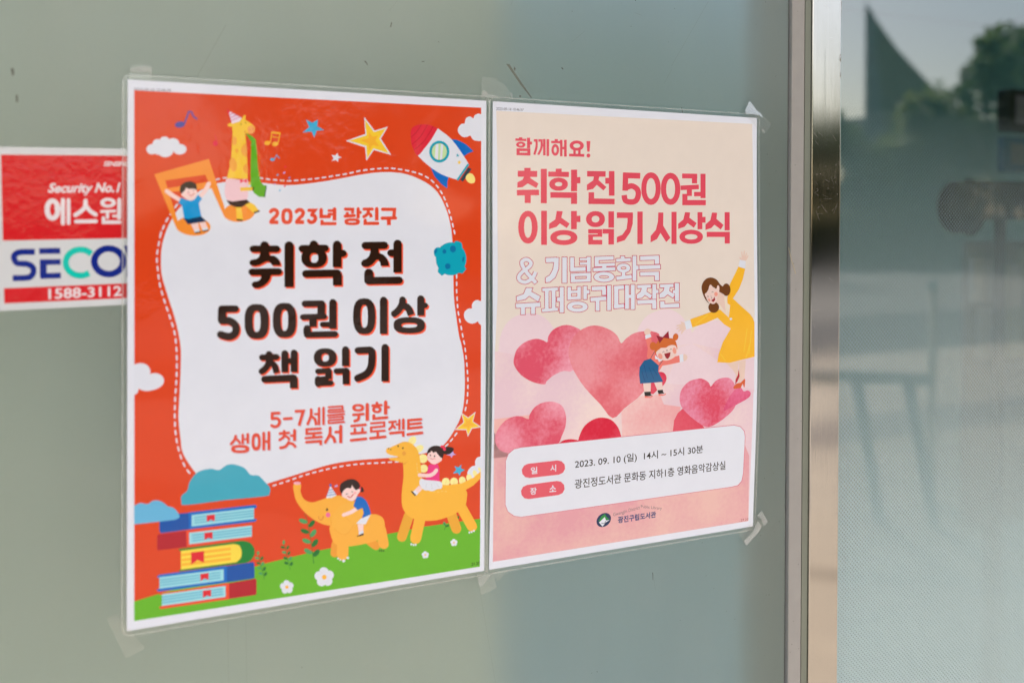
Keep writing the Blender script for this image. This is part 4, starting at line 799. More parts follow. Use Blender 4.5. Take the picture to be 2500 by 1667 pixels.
   ('black',17,'549,1159 40,-8 2,-1 1,-3 0,-3 -2,-2 -3,0 -40,7 -2,2 -1,3 0,2 2,2'),
  ],
  'giraffe_picture': [
   ('giraffe',5,'777,321 91,14 17,175 7,228 -161,-2 31,-135'),
   ('giraffes',6,'808,435 0,10 -3,9 -4,8 -4,5 -6,3 -6,1 -5,-3 -5,-5 -4,-8 -2,-8 -1,-10 1,-10 2,-9 4,-8 5,-5 5,-3 6,-1 5,3 5,5 4,7 3,9'),
   ('giraffes',6,'819,514 -2,9 -4,7 -6,2 -6,-2 -4,-6 -2,-9 2,-9 4,-6 6,-3 6,2 4,7'),
   ('giraffes',6,'808,622 1,15 -2,15 -4,13 -5,10 -7,5 -9,2 -8,-3 -8,-8 -7,-11 -5,-13 -3,-16 -1,-15 1,-15 4,-13 5,-10 7,-5 9,-2 8,3 8,8 7,11 5,13'),
   ('giraffes',6,'880,457 -7,-4 -9,8 -9,10 -7,9 -6,11 -3,11 0,12 3,12 5,11 6,9 8,8 7,4 7,5 7,1 4,-9 1,-30 -3,-40'),
   ('giraffes',6,'889,619 -7,-3 -10,5 -8,8 -5,9 -3,11 0,11 2,9 5,10 5,7 8,5 9,3 7,-5 1,-20 -1,-30'),
   ('giraffe',3,'846,261 17,-33 13,3 -5,56'),
   ('giraffe',6,'736,310 6,-5 10,-6 10,-3 9,0 8,3 5,5 1,7 -3,8 -6,6 -10,1 -12,-1 -9,-2 -6,-4 -3,-4'),
   ('giraffe',7,'774,313 11,-16 16,-14 16,-11 11,-9 10,-5 13,-1 16,5 18,10 17,11 15,10 14,11 10,10 6,10 2,11 -1,10 -6,12 -10,12 -13,8 -14,0 -16,-3 -17,0 -15,9 -16,13 -16,6 -17,-4 -17,-10 -12,-14 -7,-19 -1,-22'),
   ('muzzle',8,'947,342 -1,10 -4,8 -5,8 -7,5 -8,3 -9,1 -7,-3 -7,-5 -6,-7 -3,-8 -2,-9 2,-10 3,-9 5,-7 7,-5 8,-3 9,-1 8,2 7,5 5,7 4,9'),
   ('black',8,'843,304 -1,3 -3,2 -3,-1 -1,-4 1,-4 3,-1 3,1'),
   ('black',8,'880,289 -2,4 -3,1 -3,-1 -1,-4 1,-4 3,-1 3,1'),
   ('redline',9,'912,345 -1,3 -3,1 -2,-1 -1,-3 1,-3 2,-2 3,1'),
   ('redline',9,'937,336 -1,3 -3,1 -2,-1 -1,-3 1,-3 2,-2 2,1'),
   ('redline',8,'876,361 -1,4 -4,2 -3,-1 -2,-5 2,-4 3,-2 4,2'),
   ('hatp',9,'736,197 110,56 -19,29 -57,20'),
   ('magenta',10,'730,191 23,14 -8,24 -11,-17'),
   ('magenta2',11,'748,237 30,-16 -3,-5 -29,15'),
   ('magenta2',12,'756,259 50,-25 -3,-6 -49,25'),
   ('magenta2',13,'762,281 68,-33 -3,-5 -67,33'),
   ('giraffe',4,'915,775 -2,7 -3,5 -6,2 -5,-2 -3,-5 -2,-7 2,-7 3,-5 5,-2 6,2 3,5'),
   ('pinkb',6,'733,738 26,-1 35,4 32,4 26,-2 23,-4 16,6 6,21 -1,30 -2,29 1,29 -1,28 -8,21 -21,10 -28,3 -28,1 -27,1 -27,0 -20,-8 -12,-17 -6,-24 -3,-24 0,-22 3,-23 3,-20 1,-17 1,-15'),
   ('red3',7,'833,739 25,12 28,-13 0,33 -28,-13 -25,14'),
   ('black2',9,'727,909 48,10 111,-16 24,21 -40,23 -27,17 -49,-1 -44,-21'),
   ('giraffe',10,'799,965 42,-1 15,99 -49,-5'),
   ('giraffe',10,'870,944 40,-20 36,20 32,43 -41,23'),
   ('black2',11,'807,1069 46,6 1,-12 -46,-6'),
   ('black2',11,'944,1014 44,-16 -4,-12 -44,16'),
   ('green1',9,'875,374 49,18 30,27 9,88 9,141 21,110 22,26 22,4 -13,93 -44,-2 -38,-28 -26,-52 -3,-114 5,-247'),
   ('green3',10,'1036,789 -16,94 8,1 15,-94'),
   ('giraffe',10,'835,835 96,-5 -1,-28 -96,5'),
   ('black2',11,'930,802 12,0 -5,30 -7,0'),
   ('amber',10,'975,548 13,2 1,-4 -14,-1'),
   ('amber',10,'975,571 14,2 0,-4 -14,-1'),
   ('amber',10,'975,594 14,1 0,-3 -14,-1'),
   ('amber',10,'975,617 14,1 0,-3 -14,-2'),
   ('amber',10,'975,640 14,1 0,-3 -14,-2'),
   ('amber',10,'975,663 14,1 0,-3 -14,-2'),
   ('amber',10,'975,686 14,1 0,-3 -14,-2'),
   ('amber',10,'975,709 14,1 0,-3 -14,-2'),
  ],
  'confetti_picture#31': [
   ('pageline',4,'1124,709 14,-9 -5,-9 -14,10'),
  ],
  'confetti_picture#32': [
   ('lilac',4,'1175,692 14,-9 -5,-9 -14,10'),
  ],
  'confetti_picture#33': [
   ('magenta',3,'1186,642 14,-9 -5,-8 -14,9'),
  ],
  'confetti_picture#34': [
   ('lilac',4,'1100,785 14,-9 -5,-8 -14,9'),
  ],
  'confetti_picture#35': [
   ('magenta',4,'1183,799 14,-10 -6,-8 -14,9'),
  ],
  'confetti_picture#36': [
   ('star1',4,'1142,834 14,-9 -5,-8 -14,9'),
  ],
  'confetti_picture#37': [
   ('amber',5,'1161,754 14,-9 -5,-8 -14,9'),
  ],
  'confetti_picture#38': [
   ('lilac',5,'1184,689 8,-12 -8,-5 -8,12'),
  ],
  'confetti_picture#39': [
   ('bluel',4,'1221,731 13,-10 -7,-9 -13,10'),
  ],
  'confetti_picture#40': [
   ('lilac',9,'1607,3290 26,-6 -4,-13 -27,6'),
  ],
  'star_picture#41': [
   ('star1',3,'1359,243 51,22 48,-28 -7,55 58,30 -62,8 -20,59 -23,-50 -75,11 55,-47'),
  ],
  'star_picture#42': [
   ('white',3,'1622,505 5,27 30,12 -29,10 -1,28 -21,-16 -34,11 17,-25 -19,-26 33,3'),
  ],
  'star_picture#43': [
   ('white',3,'1849,197 92,112 117,-39 -63,105 92,135 -153,-37 -65,93 -11,-113 -166,-48 168,-64'),
   ('yellow1',4,'1857,222 78,99 106,-36 -59,91 83,120 -135,-36 -54,86 -7,-105 -152,-39 152,-50'),
   ('amber',5,'1889,317 32,43 50,-11 -24,45 35,46 -57,-9 -30,45 -9,-56 -66,-25 69,-21'),
  ],
  'star_picture#44': [
   ('white',10,'2739,2764 65,47 72,-45 -25,84 83,59 -94,6 -37,68 -18,-62 -110,-11 84,-61'),
   ('yellow1',11,'2747,2776 57,42 64,-40 -22,74 72,52 -82,5 -32,60 -17,-55 -96,-9 74,-54'),
   ('amber',12,'2774,2818 31,22 35,-21 -12,40 39,29 -45,2 -17,33 -9,-30 -53,-5 41,-29'),
  ],
  'star_picture#45': [
   ('star1',10,'2745,3222 -8,34 40,18 -37,16 -14,32 -16,-29 -48,1 33,-31 -18,-33 39,14'),
  ],
  'star_picture#46': [
   ('lilac',11,'2664,3096 5,20 25,13 -32,3 -14,22 -11,-21 -37,-9 30,-5'),
  ],
  'rocket_picture': [
   ('blue1',4,'2636,357 13,0 20,0 23,4 27,9 30,12 28,15 27,20 25,22 18,16 -51,21 -42,27'),
   ('blue1',5,'2442,605 171,81 -12,43 -2,59 -55,-36 -65,-68'),
   ('white',6,'2510,266 33,21 47,30 46,37 42,47 42,53 34,45 22,31 15,23 10,15 -108,142 -40,-10 -56,-15 -53,-20 -46,-24 -44,-27 -39,-28 -36,-28 -31,-29 -21,-20'),
   ('red3b',7,'2262,347 -1,-17 0,-23 4,-20 9,-15 14,-12 17,-9 22,-7 26,-5 25,-2 21,-1 21,1 21,4 26,8 25,10 18,7 -59,99 -17,22 -23,30 -24,28 -21,27 -21,25 -18,12 -16,-9 -12,-21 -11,-22 -10,-21 -8,-23 -5,-15'),
   ('red2',8,'2266,355 9,-8 13,-12 15,-13 13,-15 12,-16 13,-20 11,-18 8,-12 -4,-2 -8,12 -11,18 -12,19 -12,17 -13,14 -15,13 -13,12 -9,8'),
   ('red2',9,'2275,415 14,-12 21,-17 22,-20 20,-21 19,-27 18,-31 16,-29 11,-20 -4,-1 -11,20 -16,28 -18,31 -18,26 -20,21 -22,20 -20,17 -14,11'),
   ('red2',10,'2294,463 18,-15 24,-20 28,-24 25,-26 23,-32 23,-37 20,-34 14,-23 -4,-2 -14,23 -20,34 -23,37 -23,31 -24,26 -28,24 -24,20 -17,14'),
   ('teal1',7,'2792,565 16,9 -106,145 -16,-9'),
   ('slate',8,'2796,600 34,11 -84,117 -25,-18'),
   ('flame',9,'2773,687 5,-13 10,-12 10,-9 12,-3 13,0 12,5 10,9 10,12 6,13 3,15 -1,15 -5,12 -11,6 -16,3 -15,-1 -12,-5 -11,-8 -9,-9 -6,-9 -5,-10'),
   ('teal1',11,'2619,465 -3,27 -12,26 -17,21 -23,15 -26,8 -26,1 -26,-7 -23,-14 -17,-20 -11,-24 -4,-27 4,-27 11,-25 17,-21 23,-15 25,-9 27,0 26,6 22,14 18,20 11,24'),
   ('teal2',12,'2602,466 -3,22 -10,21 -14,17 -18,13 -21,7 -22,1 -21,-6 -18,-12 -14,-16 -9,-20 -4,-22 3,-23 9,-20 15,-18 18,-12 21,-7 21,-1 21,5 19,12 14,17 9,20'),
   ('palegreen',13,'2596,466 -3,21 -8,19 -13,16 -18,12 -19,6 -20,1 -20,-6 -17,-10 -13,-16 -8,-18 -3,-20 3,-21 8,-19 13,-16 17,-12 19,-6 21,-1 19,5 17,11 14,15 8,19'),
   ('white',14,'2490,409 27,-11 -5,143 -29,-13'),
   ('white',14,'2539,398 21,8 -9,129 -22,6'),
   ('teal1',7,'2697,479 5,12 13,3 -11,5 2,11 -11,-7 -12,6 7,-13 -9,-8 11,1'),
   ('yellow1',8,'2715,535 4,15 14,5 -12,5 0,14 -12,-8 -14,4 9,-13 -9,-10 14,1'),
  ],
  'planet_picture': [
   ('teal1',5,'2781,1406 -5,42 -18,37 -27,31 -35,22 -40,11 -41,-1 -39,-13 -35,-23 -26,-32 -17,-37 -6,-41 6,-41 17,-37 26,-31 35,-22 39,-11 41,0 40,12 35,23 27,32 17,38'),
   ('teal1',6,'2478,1370 -3,-12 -1,-15 1,-12 5,-11 8,-9 8,-6 9,-3 10,-1 9,2 10,2 9,4 4,10 -2,18 -8,24 -8,18 -9,8 -10,3 -9,-1 -9,-4 -8,-6'),
   ('teal1',6,'2668,1257 4,-7 9,-2 11,1 11,1 12,5 10,4 6,5 5,6 3,7 2,12 1,13 -3,10 -12,5 -16,0 -15,-5 -12,-16 -11,-22'),
   ('teal1',6,'2515,1487 -4,30 37,33 23,-10 32,-38'),
   ('teal1',6,'2763,1470 17,27 -36,39 -33,-6 -14,-44'),
   ('teal3',7,'2682,1318 -4,16 -10,11 -15,4 -14,-5 -11,-11 -4,-15 4,-15 11,-12 14,-3 15,4 10,11'),
   ('teal3',6,'2592,1339 -3,10 -6,7 -10,3 -9,-3 -7,-7 -2,-10 2,-10 7,-8 9,-2 9,3 7,7'),
   ('teal3',7,'2630,1469 -3,13 -10,10 -13,3 -13,-4 -9,-10 -4,-13 3,-13 10,-9 13,-3 13,3 10,10'),
   ('teal3',6,'2760,1412 -3,12 -5,8 -5,2 -4,-4 -2,-9 1,-12 3,-12 5,-8 6,-3 4,4 2,10'),
   ('teal3',7,'2503,1339 -6,11 -8,7 -6,1 -4,-5 0,-10 4,-12 6,-11 7,-7 7,-1 4,5 0,10'),
  ],
  'heading_lettering': [
   ('brightorange',4,'1001,1283 0,38 70,1 0,-39 -7,-21 -17,-13 -22,0 -18,13'),
   ('brightorange',5,'943,1337 191,3 16,-6 10,-13 0,-17 -10,-14 -16,-6 -191,-2 -16,5 -10,14 0,17 10,13'),
   ('brightorange',4,'935,1522 216,1 16,-5 10,-13 0,-18 -11,-14 -16,-5 -216,-1 -16,5 -9,14 0,16 10,14'),
   ('brightorange',4,'1194,1288 1,335 76,2 0,-336 -8,-23 -19,-14 -23,0 -19,13'),
   ('brightorange',4,'1398,1281 0,39 74,1 0,-39 -7,-22 -19,-13 -23,0 -18,13'),
   ('brightorange',5,'1338,1341 194,-1 18,-5 10,-15 0,-18 -11,-15 -18,-5 -194,1 -17,6 -11,14 1,18 10,15'),
   ('brightorange',4,'1593,1285 0,185 75,2 0,-187 -7,-21 -19,-14 -23,0 -19,13'),
   ('brightorange',5,'1653,1387 28,1 18,-6 12,-15 0,-20 -12,-16 -18,-6 -28,0'),
   ('brightorange',4,'1368,1549 267,1 19,-6 11,-15 -1,-19 -11,-15 -19,-6 -268,-1 -17,6 -11,15 0,19 12,15'),
   ('brightorange',5,'1594,1525 0,96 78,2 0,-96'),
   ('brightorange',4,'1870,1324 171,0 19,-6 12,-15 0,-20 -12,-15 -20,-6 -171,0 -18,6 -12,15 0,19 12,16'),
   ('brightorange',4,'2119,1281 0,245 76,2 0,-246 -7,-21 -20,-14 -23,0 -19,13'),
   ('brightorange',5,'2095,1389 44,0 0,-60 -44,-1 -18,6 -12,15 0,18 12,16'),
   ('brightorange',4,'1863,1525 0,60 80,2 0,-60 -8,-23 -20,-15 -25,0 -20,13'),
   ('brightorange',5,'1895,1621 278,4 19,-6 12,-16 -1,-20 -12,-15 -19,-7 -278,-3 -19,6 -11,16 0,19 12,16'),
   ('brightorange',6,'1002,1335 -3,19 -10,23 -19,13 -25,4 -22,7 -9,18 7,15 19,10 19,2 33,-5 33,-16 22,-13 22,1 17,13 8,17 70,3 -4,-27 -13,-26 -22,-20 -23,-9 -25,2 -5,-30'),
   ('brightorange',5,'1007,1520 0,20 -9,19 -20,10 -30,4 -15,18 7,22 19,10 28,1 38,-14 33,-24 20,-28 9,-36'),
   ('brightorange',6,'1916,1321 0,30 -11,29 -21,23 -33,11 -15,20 1,24 26,14 36,-1 37,-20 36,-38 15,4 16,23 3,27 74,0 -6,-37 -19,-36 -28,-24 -37,-14 -1,-34'),
   ('brightorange',4,'1545,1391 -3,26 -10,19 -15,15 -20,11 -26,6 -34,2 -34,-3 -25,-7 -20,-12 -15,-15 -9,-20 -3,-25 72,1 2,18 6,12 11,8 15,3 16,-2 10,-8 7,-12 2,-18'),
   ('brightorange',6,'1331,1388 3,-25 9,-19 15,-15 20,-11 25,-7 34,-2 34,3 26,7 20,12 15,15 9,20 4,25 -73,-1 -2,-18 -7,-12 -11,-8 -15,-2 -15,2 -11,7 -6,12 -2,18'),
   ('brown',6,'990,1270 0,38 70,1 0,-38 -6,-21 -18,-13 -22,0 -17,12'),
   ('brown',7,'932,1324 191,3 16,-5 10,-14 0,-17 -10,-14 -16,-5 -191,-2 -15,5 -10,13 0,17 10,14'),
   ('brown',5,'924,1509 216,2 16,-5 10,-14 0,-17 -10,-14 -16,-6 -217,-1 -15,5 -10,14 1,17 10,14'),
   ('brown',5,'1184,1275 0,335 76,2 0,-336 -7,-23 -20,-14 -23,0 -19,14'),
   ('brown',6,'1387,1269 0,39 74,0 0,-39 -7,-21 -19,-14 -23,0 -18,13'),
   ('brown',7,'1327,1329 194,-1 18,-6 10,-15 0,-18 -11,-15 -18,-5 -194,1 -17,6 -11,15 1,18 11,14'),
   ('brown',6,'1582,1272 0,185 75,2 0,-187 -8,-21 -18,-14 -24,0 -18,13'),
   ('brown',7,'1642,1375 27,0 19,-6 12,-15 0,-20 -12,-16 -19,-6 -27,0'),
   ('brown',6,'1357,1536 267,1 18,-6 11,-15 0,-19 -12,-15 -18,-6 -267,-1 -18,6 -11,15 1,19 11,15'),
   ('brown',7,'1583,1512 0,96 78,2 0,-96'),
   ('brown',5,'1859,1311 170,0 20,-6 11,-15 0,-20 -12,-16 -19,-6 -171,1 -19,6 -11,15 0,19 12,16'),
   ('brown',6,'2107,1268 0,245 76,1 0,-245 -7,-22 -19,-13 -24,0 -19,13'),
   ('brown',7,'2083,1375 44,1 0,-61 -44,0 -18,5 -12,15 0,19 12,15'),
   ('brown',6,'1851,1512 0,60 81,2 -1,-61 -7,-23 -20,-14 -25,-1 -20,14'),
   ('brown',7,'1883,1608 278,3 19,-6 12,-15 0,-20 -13,-16 -19,-6 -278,-3 -18,6 -12,15 1,20 12,15'),
   ('brown',8,'991,1322 -3,20 -9,22 -20,14 -24,3 -22,7 -9,19 6,15 19,10 19,2 33,-5 33,-17 22,-12 23,0 16,14 9,17 69,3 -4,-28 -12,-25 -23,-20 -22,-9 -25,1 -6,-30'),
   ('brown',6,'997,1507 0,20 -10,19 -19,10 -30,4 -16,18 8,23 19,10 27,1 39,-14 33,-25 19,-27 10,-37'),
   ('brown',8,'1904,1308 0,29 -10,30 -22,23 -33,11 -15,20 2,24 25,14 37,-1 36,-20 37,-38 15,3 15,24 3,27 74,0 -6,-37 -19,-36 -27,-24 -37,-14 -1,-34'),
   ('brown',7,'1534,1379 -4,25 -9,19 -15,15 -20,11 -26,7 -34,1 -34,-3 -25,-7 -20,-12 -15,-15 -9,-19 -3,-26 72,1 2,18 6,12 11,8 15,3 16,-2 10,-8 7,-12 2,-18'),
   ('brown',8,'1320,1375 3,-25 9,-19 15,-15 20,-11 25,-6 34,-2 34,2 25,8 21,11 15,16 9,19 4,26 -73,-2 -2,-17 -7,-13 -11,-7 -15,-3 -15,2 -11,8 -6,12 -2,17'),
  ],
  'heading_lettering#47': [
   ('brightorange',4,'701,1808 109,3 15,-5 10,-13 0,-17 -10,-14 -16,-6 -109,-2 -15,5 -9,13 0,17 10,14'),
   ('brightorange',5,'674,1784 -2,85 6,20 15,13 20,1 16,-10 7,-19 2,-86 -6,-20 -15,-13 -20,-1 -16,11'),
   ('brightorange',6,'711,1904 8,-1 11,0 11,0 7,2 8,3 9,5 8,5 5,5 3,4 2,5 1,6 1,5 -1,6 -1,6 -2,5 -2,3 -4,3 -7,3 -7,2 -6,1 -10,-2 -15,-4 -17,-7 -11,-4 -18,-1 -14,11 -5,17 6,17 14,12 11,4 18,7 20,6 22,4 20,-2 17,-5 15,-8 13,-11 10,-14 7,-15 4,-16 1,-15 -1,-15 -4,-16 -7,-16 -10,-14 -13,-13 -15,-10 -15,-8 -16,-7 -18,-3 -16,0 -13,0 -8,0 -17,7 -9,15 1,18 11,14'),
   ('brightorange',4,'1359,1789 137,4 15,-5 9,-12 0,-16 -10,-14 -15,-5 -136,-3 -15,5 -10,12 1,16 9,13'),
   ('brightorange',5,'1467,1770 -3,97 66,4 3,-97 -6,-19 -17,-13 -20,-1 -17,10'),
   ('brightorange',6,'1346,1897 177,2 15,-4 8,-12 0,-15 -10,-12 -14,-5 -178,-2 -14,4 -8,12 0,15 10,12'),
   ('brightorange',7,'1397,1877 1,79 63,3 0,-79'),
   ('brightorange',4,'1564,1762 0,217 63,3 0,-218 -6,-18 -16,-12 -19,-1 -16,11'),
   ('brightorange',5,'1507,1962 74,4 -1,-44 -73,-3 -13,3 -8,11 0,13 8,12'),
   ('brightorange',8,'1349,1969 1,39 63,3 0,-39 -6,-19 -16,-12 -20,-1 -16,11'),
   ('brightorange',9,'1378,2043 237,8 15,-5 9,-12 0,-16 -10,-13 -15,-5 -238,-6 -14,4 -9,12 0,15 10,13'),
   ('brightorange',4,'1999,1760 1,285 68,3 -1,-286 -6,-19 -17,-13 -21,0 -17,11'),
   ('brightorange',4,'2173,1757 -1,7 -1,11 -1,9 -3,8 -4,8 -7,11 -8,10 -7,9 -7,7 -9,7 -9,7 -7,4 -10,15 1,17 11,15 18,5 17,-5 7,-5 10,-7 12,-10 11,-11 11,-12 10,-13 9,-14 7,-15 5,-17 3,-15 1,-12 0,-7 -4,-18 -14,-12 -18,-2 -16,9'),
   ('brightorange',5,'2196,1834 9,5 11,5 9,6 5,4 5,8 6,14 5,16 4,11 59,-16 -4,-11 -6,-17 -8,-21 -12,-20 -17,-15 -18,-10 -13,-7 -9,-4 -19,-3 -17,8 -8,16 4,18'),
   ('brightorange',4,'2334,1758 1,145 66,3 0,-146 -7,-19 -16,-12 -21,0 -17,11'),
   ('brightorange',5,'2379,1841 30,1 16,-4 9,-12 0,-15 -9,-13 -16,-5 -30,-1'),
   ('brightorange',4,'1071,1896 -3,51 -7,32 -12,25 -17,17 -23,9 -35,2 -35,-5 -22,-12 -17,-19 -12,-25 -8,-33 -2,-51 66,3 1,42 6,24 8,15 15,6 15,-4 8,-15 5,-24 2,-41'),
   ('brightorange',5,'878,1887 2,-50 8,-32 12,-25 16,-17 23,-10 34,-2 36,5 22,12 17,18 12,26 8,33 3,51 -67,-3 -2,-42 -5,-24 -9,-15 -14,-6 -15,5 -9,14 -5,24 -1,41'),
   ('brightorange',4,'1292,1896 -2,51 -7,33 -13,24 -17,18 -22,9 -34,2 -35,-5 -22,-12 -17,-19 -12,-25 -7,-33 -3,-52 66,3 2,43 5,25 8,15 14,6 15,-4 8,-15 5,-25 2,-42'),
   ('brightorange',5,'1101,1887 3,-50 7,-33 12,-24 16,-17 22,-10 35,-3 35,5 22,12 17,18 12,26 8,33 2,52 -66,-3 -2,-43 -5,-25 -9,-15 -14,-5 -14,4 -9,15 -5,24 -1,42'),
   ('brightorange',4,'1961,1892 -2,55 -7,35 -13,27 -17,18 -23,11 -35,2 -35,-6 -23,-13 -17,-20 -12,-27 -8,-35 -2,-55 65,3 2,47 6,28 9,17 15,6 15,-5 9,-16 6,-27 1,-48'),
   ('brightorange',5,'1767,1884 2,-55 7,-34 13,-27 17,-18 22,-11 35,-3 36,5 22,13 18,20 12,27 8,36 2,55 -66,-3 -2,-47 -5,-28 -9,-17 -16,-6 -15,5 -9,16 -5,28 -2,47'),
   ('brightorange',4,'2407,1989 -4,26 -11,15 -18,12 -25,7 -34,4 -51,-1 -52,-4 -33,-7 -25,-10 -18,-13 -11,-17 -3,-25 70,3 4,11 12,6 21,5 34,2 35,1 21,-3 12,-5 4,-10'),
   ('brightorange',5,'2122,1976 3,-25 11,-16 18,-11 25,-8 32,-4 52,1 52,4 33,7 26,10 18,13 11,17 4,25 -72,-3 -4,-11 -13,-6 -20,-5 -35,-2 -34,-1 -21,3 -12,5 -4,10'),
   ('brown',6,'691,1796 109,3 15,-5 10,-14 -1,-17 -9,-14 -16,-5 -109,-3 -15,5 -9,14 0,16 10,14'),
   ('brown',7,'664,1771 -2,86 6,19 15,13 20,2 16,-11 7,-19 2,-85 -6,-20 -15,-13 -20,-1 -16,11'),
   ('brown',8,'701,1891 8,0 11,0 11,0 7,1 8,3 9,5 8,6 5,4 3,4 2,5 1,6 1,6 -1,6 -1,5 -2,5 -2,3 -4,3 -7,4 -7,2 -6,1 -10,-2 -16,-5 -16,-6 -11,-4 -18,-1 -14,10 -5,17 6,18 14,11 11,4 18,7 20,7 22,4 19,-2 18,-6 15,-8 13,-11 10,-13 7,-16 3,-15 2,-15 -2,-16 -3,-15 -7,-16 -10,-15 -13,-12 -15,-10 -15,-9 -16,-6 -18,-3 -16,-1 -13,1 -8,0 -17,6 -9,15 1,19 11,14'),
   ('brown',6,'1348,1777 137,3 15,-5 9,-12 0,-16 -10,-13 -15,-6 -136,-3 -15,5 -9,12 0,16 9,13'),
   ('brown',7,'1456,1757 -3,97 66,4 2,-97 -5,-19 -17,-13 -20,-1 -16,11'),
   ('brown',8,'1335,1884 177,2 15,-4 8,-12 0,-15 -10,-12 -14,-5 -177,-2 -14,4 -9,12 1,15 9,12'),
   ('brown',9,'1387,1864 0,79 63,3 0,-79'),
   ('brown',6,'1553,1749 0,217 63,3 0,-218 -6,-18 -16,-12 -20,-1 -15,11'),
   ('brown',7,'1496,1949 73,4 0,-44 -73,-3 -13,3 -8,11 0,13 8,12'),
   ('brown',10,'1339,1956 0,39 63,3 0,-39 -6,-19 -16,-12 -20,-1 -15,11'),
   ('brown',11,'1367,2030 237,8 15,-5 9,-12 0,-16 -10,-13 -15,-5 -237,-6 -15,4 -9,12 1,15 9,13'),
   ('brown',5,'1988,1747 1,284 67,4 -1,-286 -6,-19 -17,-13 -21,-1 -17,12'),
   ('brown',6,'2161,1743 -1,8 -1,10 -1,10 -3,8 -4,8 -7,11 -7,10 -8,9 -7,7 -9,7 -9,6 -7,5 -10,14 1,18 12,14 17,6 18,-6 6,-5 10,-7 12,-9 12,-11 10,-12 10,-14 9,-14 8,-15 5,-16 2,-15 1,-12 1,-8 -5,-17 -14,-12 -18,-2 -16,8'),
   ('brown',7,'2184,1821 9,4 11,6 10,5 4,4 5,8 6,15 5,15 4,12 59,-16 -4,-12 -6,-17 -8,-20 -12,-20 -17,-16 -18,-10 -13,-6 -9,-4 -19,-3 -16,8 -8,16 3,18'),
   ('brown',6,'2322,1744 1,145 66,3 0,-145 -7,-19 -16,-12 -21,-1 -17,11'),
   ('brown',7,'2367,1827 30,1 15,-4 10,-12 0,-15 -10,-12 -15,-6 -30,-1'),
   ('brown',6,'1060,1883 -2,51 -8,33 -12,24 -17,17 -22,10 -35,1 -35,-5 -22,-12 -17,-18 -12,-26 -8,-33 -2,-50 65,3 2,41 5,25 9,15 15,5 14,-4 9,-14 5,-24 2,-42'),
   ('brown',7,'868,1875 2,-51 7,-32 12,-24 17,-17 22,-10 35,-2 35,4 23,12 17,18 12,26 8,33 2,51 -66,-3 -2,-41 -5,-25 -9,-15 -15,-5 -14,4 -9,14 -5,24 -2,42'),
   ('brown',6,'1281,1883 -2,52 -7,32 -12,25 -17,17 -22,9 -35,2 -35,-5 -22,-12 -16,-19 -12,-25 -8,-33 -2,-51 65,3 2,42 5,25 9,15 14,6 14,-4 8,-15 5,-24 2,-43'),
   ('brown',7,'1091,1875 2,-51 7,-32 12,-25 17,-17 22,-10 34,-2 35,4 22,12 17,19 12,25 8,33 2,52 -66,-3 -2,-42 -5,-25 -8,-16 -15,-5 -14,4 -8,15 -5,24 -2,43'),
   ('brown',6,'1950,1879 -2,55 -8,35 -12,26 -17,19 -23,10 -35,2 -36,-5 -22,-13 -17,-20 -12,-27 -8,-35 -3,-55 66,2 2,48 5,28 9,17 15,6 16,-5 9,-16 5,-28 2,-47'),
   ('brown',7,'1755,1871 3,-55 7,-35 12,-26 17,-18 23,-11 35,-3 35,5 23,13 17,20 13,27 7,35 3,56 -66,-3 -2,-47 -6,-28 -9,-17 -15,-6 -15,5 -9,16 -6,27 -1,47'),
   ('brown',6,'2395,1976 -4,25 -11,15 -18,12 -25,8 -34,3 -51,0 -52,-5 -33,-7 -25,-10 -18,-13 -10,-16 -4,-26 70,4 4,10 13,6 20,5 34,3 35,0 21,-2 12,-6 4,-10'),
   ('brown',7,'2110,1962 3,-24 11,-16 18,-11 25,-8 33,-4 51,0 52,4 33,7 26,10 18,13 11,17 4,26 -72,-4 -4,-10 -13,-7 -20,-4 -35,-3 -34,0 -20,2 -13,6 -4,10'),
  ],
  'heading_lettering#48': [
   ('brightorange',4,'1044,2161 0,34 58,3 0,-33 -6,-18 -14,-12 -18,-1 -15,10'),
   ('brightorange',5,'1017,2207 117,4 14,-4 8,-12 0,-16 -10,-12 -14,-5 -117,-4 -14,4 -8,12 0,15 9,13'),
   ('brightorange',6,'1048,2196 -1,8 -1,11 -2,11 -3,7 -3,6 -6,8 -7,7 -6,7 -5,3 -4,3 -5,3 -4,2 -10,12 -1,15 8,14 14,7 15,-3 4,-2 6,-3 8,-6 9,-7 8,-8 9,-9 8,-12 8,-13 5,-16 3,-15 2,-12 1,-8 -3,-16 -11,-12 -15,-3 -14,7'),
   ('brightorange',7,'1071,2248 6,4 8,6 6,6 4,4 4,9 4,15 3,16 3,11 49,-8 -3,-11 -4,-17 -5,-19 -7,-19 -12,-16 -13,-10 -10,-7 -6,-5 -15,-5 -14,5 -9,12 1,16'),
   ('brightorange',4,'1171,2161 0,152 58,4 -1,-153 -6,-17 -14,-12 -18,-1 -14,10'),
   ('brightorange',4,'1246,2160 1,157 57,4 0,-158 -6,-17 -14,-11 -18,-1 -15,9'),
   ('brightorange',5,'1223,2247 33,1 -1,-46 -33,-1'),
   ('brightorange',4,'1038,2388 237,6 16,-5 10,-14 -1,-17 -11,-14 -16,-6 -238,-6 -15,5 -10,14 1,17 11,14'),
   ('brightorange',5,'1240,2368 0,81 65,4 -1,-81'),
   ('brightorange',4,'1673,2160 0,134 64,4 -1,-134 -6,-19 -16,-12 -19,-2 -16,11'),
   ('brightorange',4,'1472,2348 90,-1 13,-4 8,-11 -1,-14 -10,-12 -13,-4 -91,1 -13,4 -7,12 1,13 9,12'),
   ('brightorange',5,'1532,2325 0,70 56,4 0,-70 -6,-17 -14,-11 -17,-1 -14,9'),
   ('brightorange',6,'1473,2413 90,-3 -5,-42 -90,3 -12,5 -6,11 1,13 9,10'),
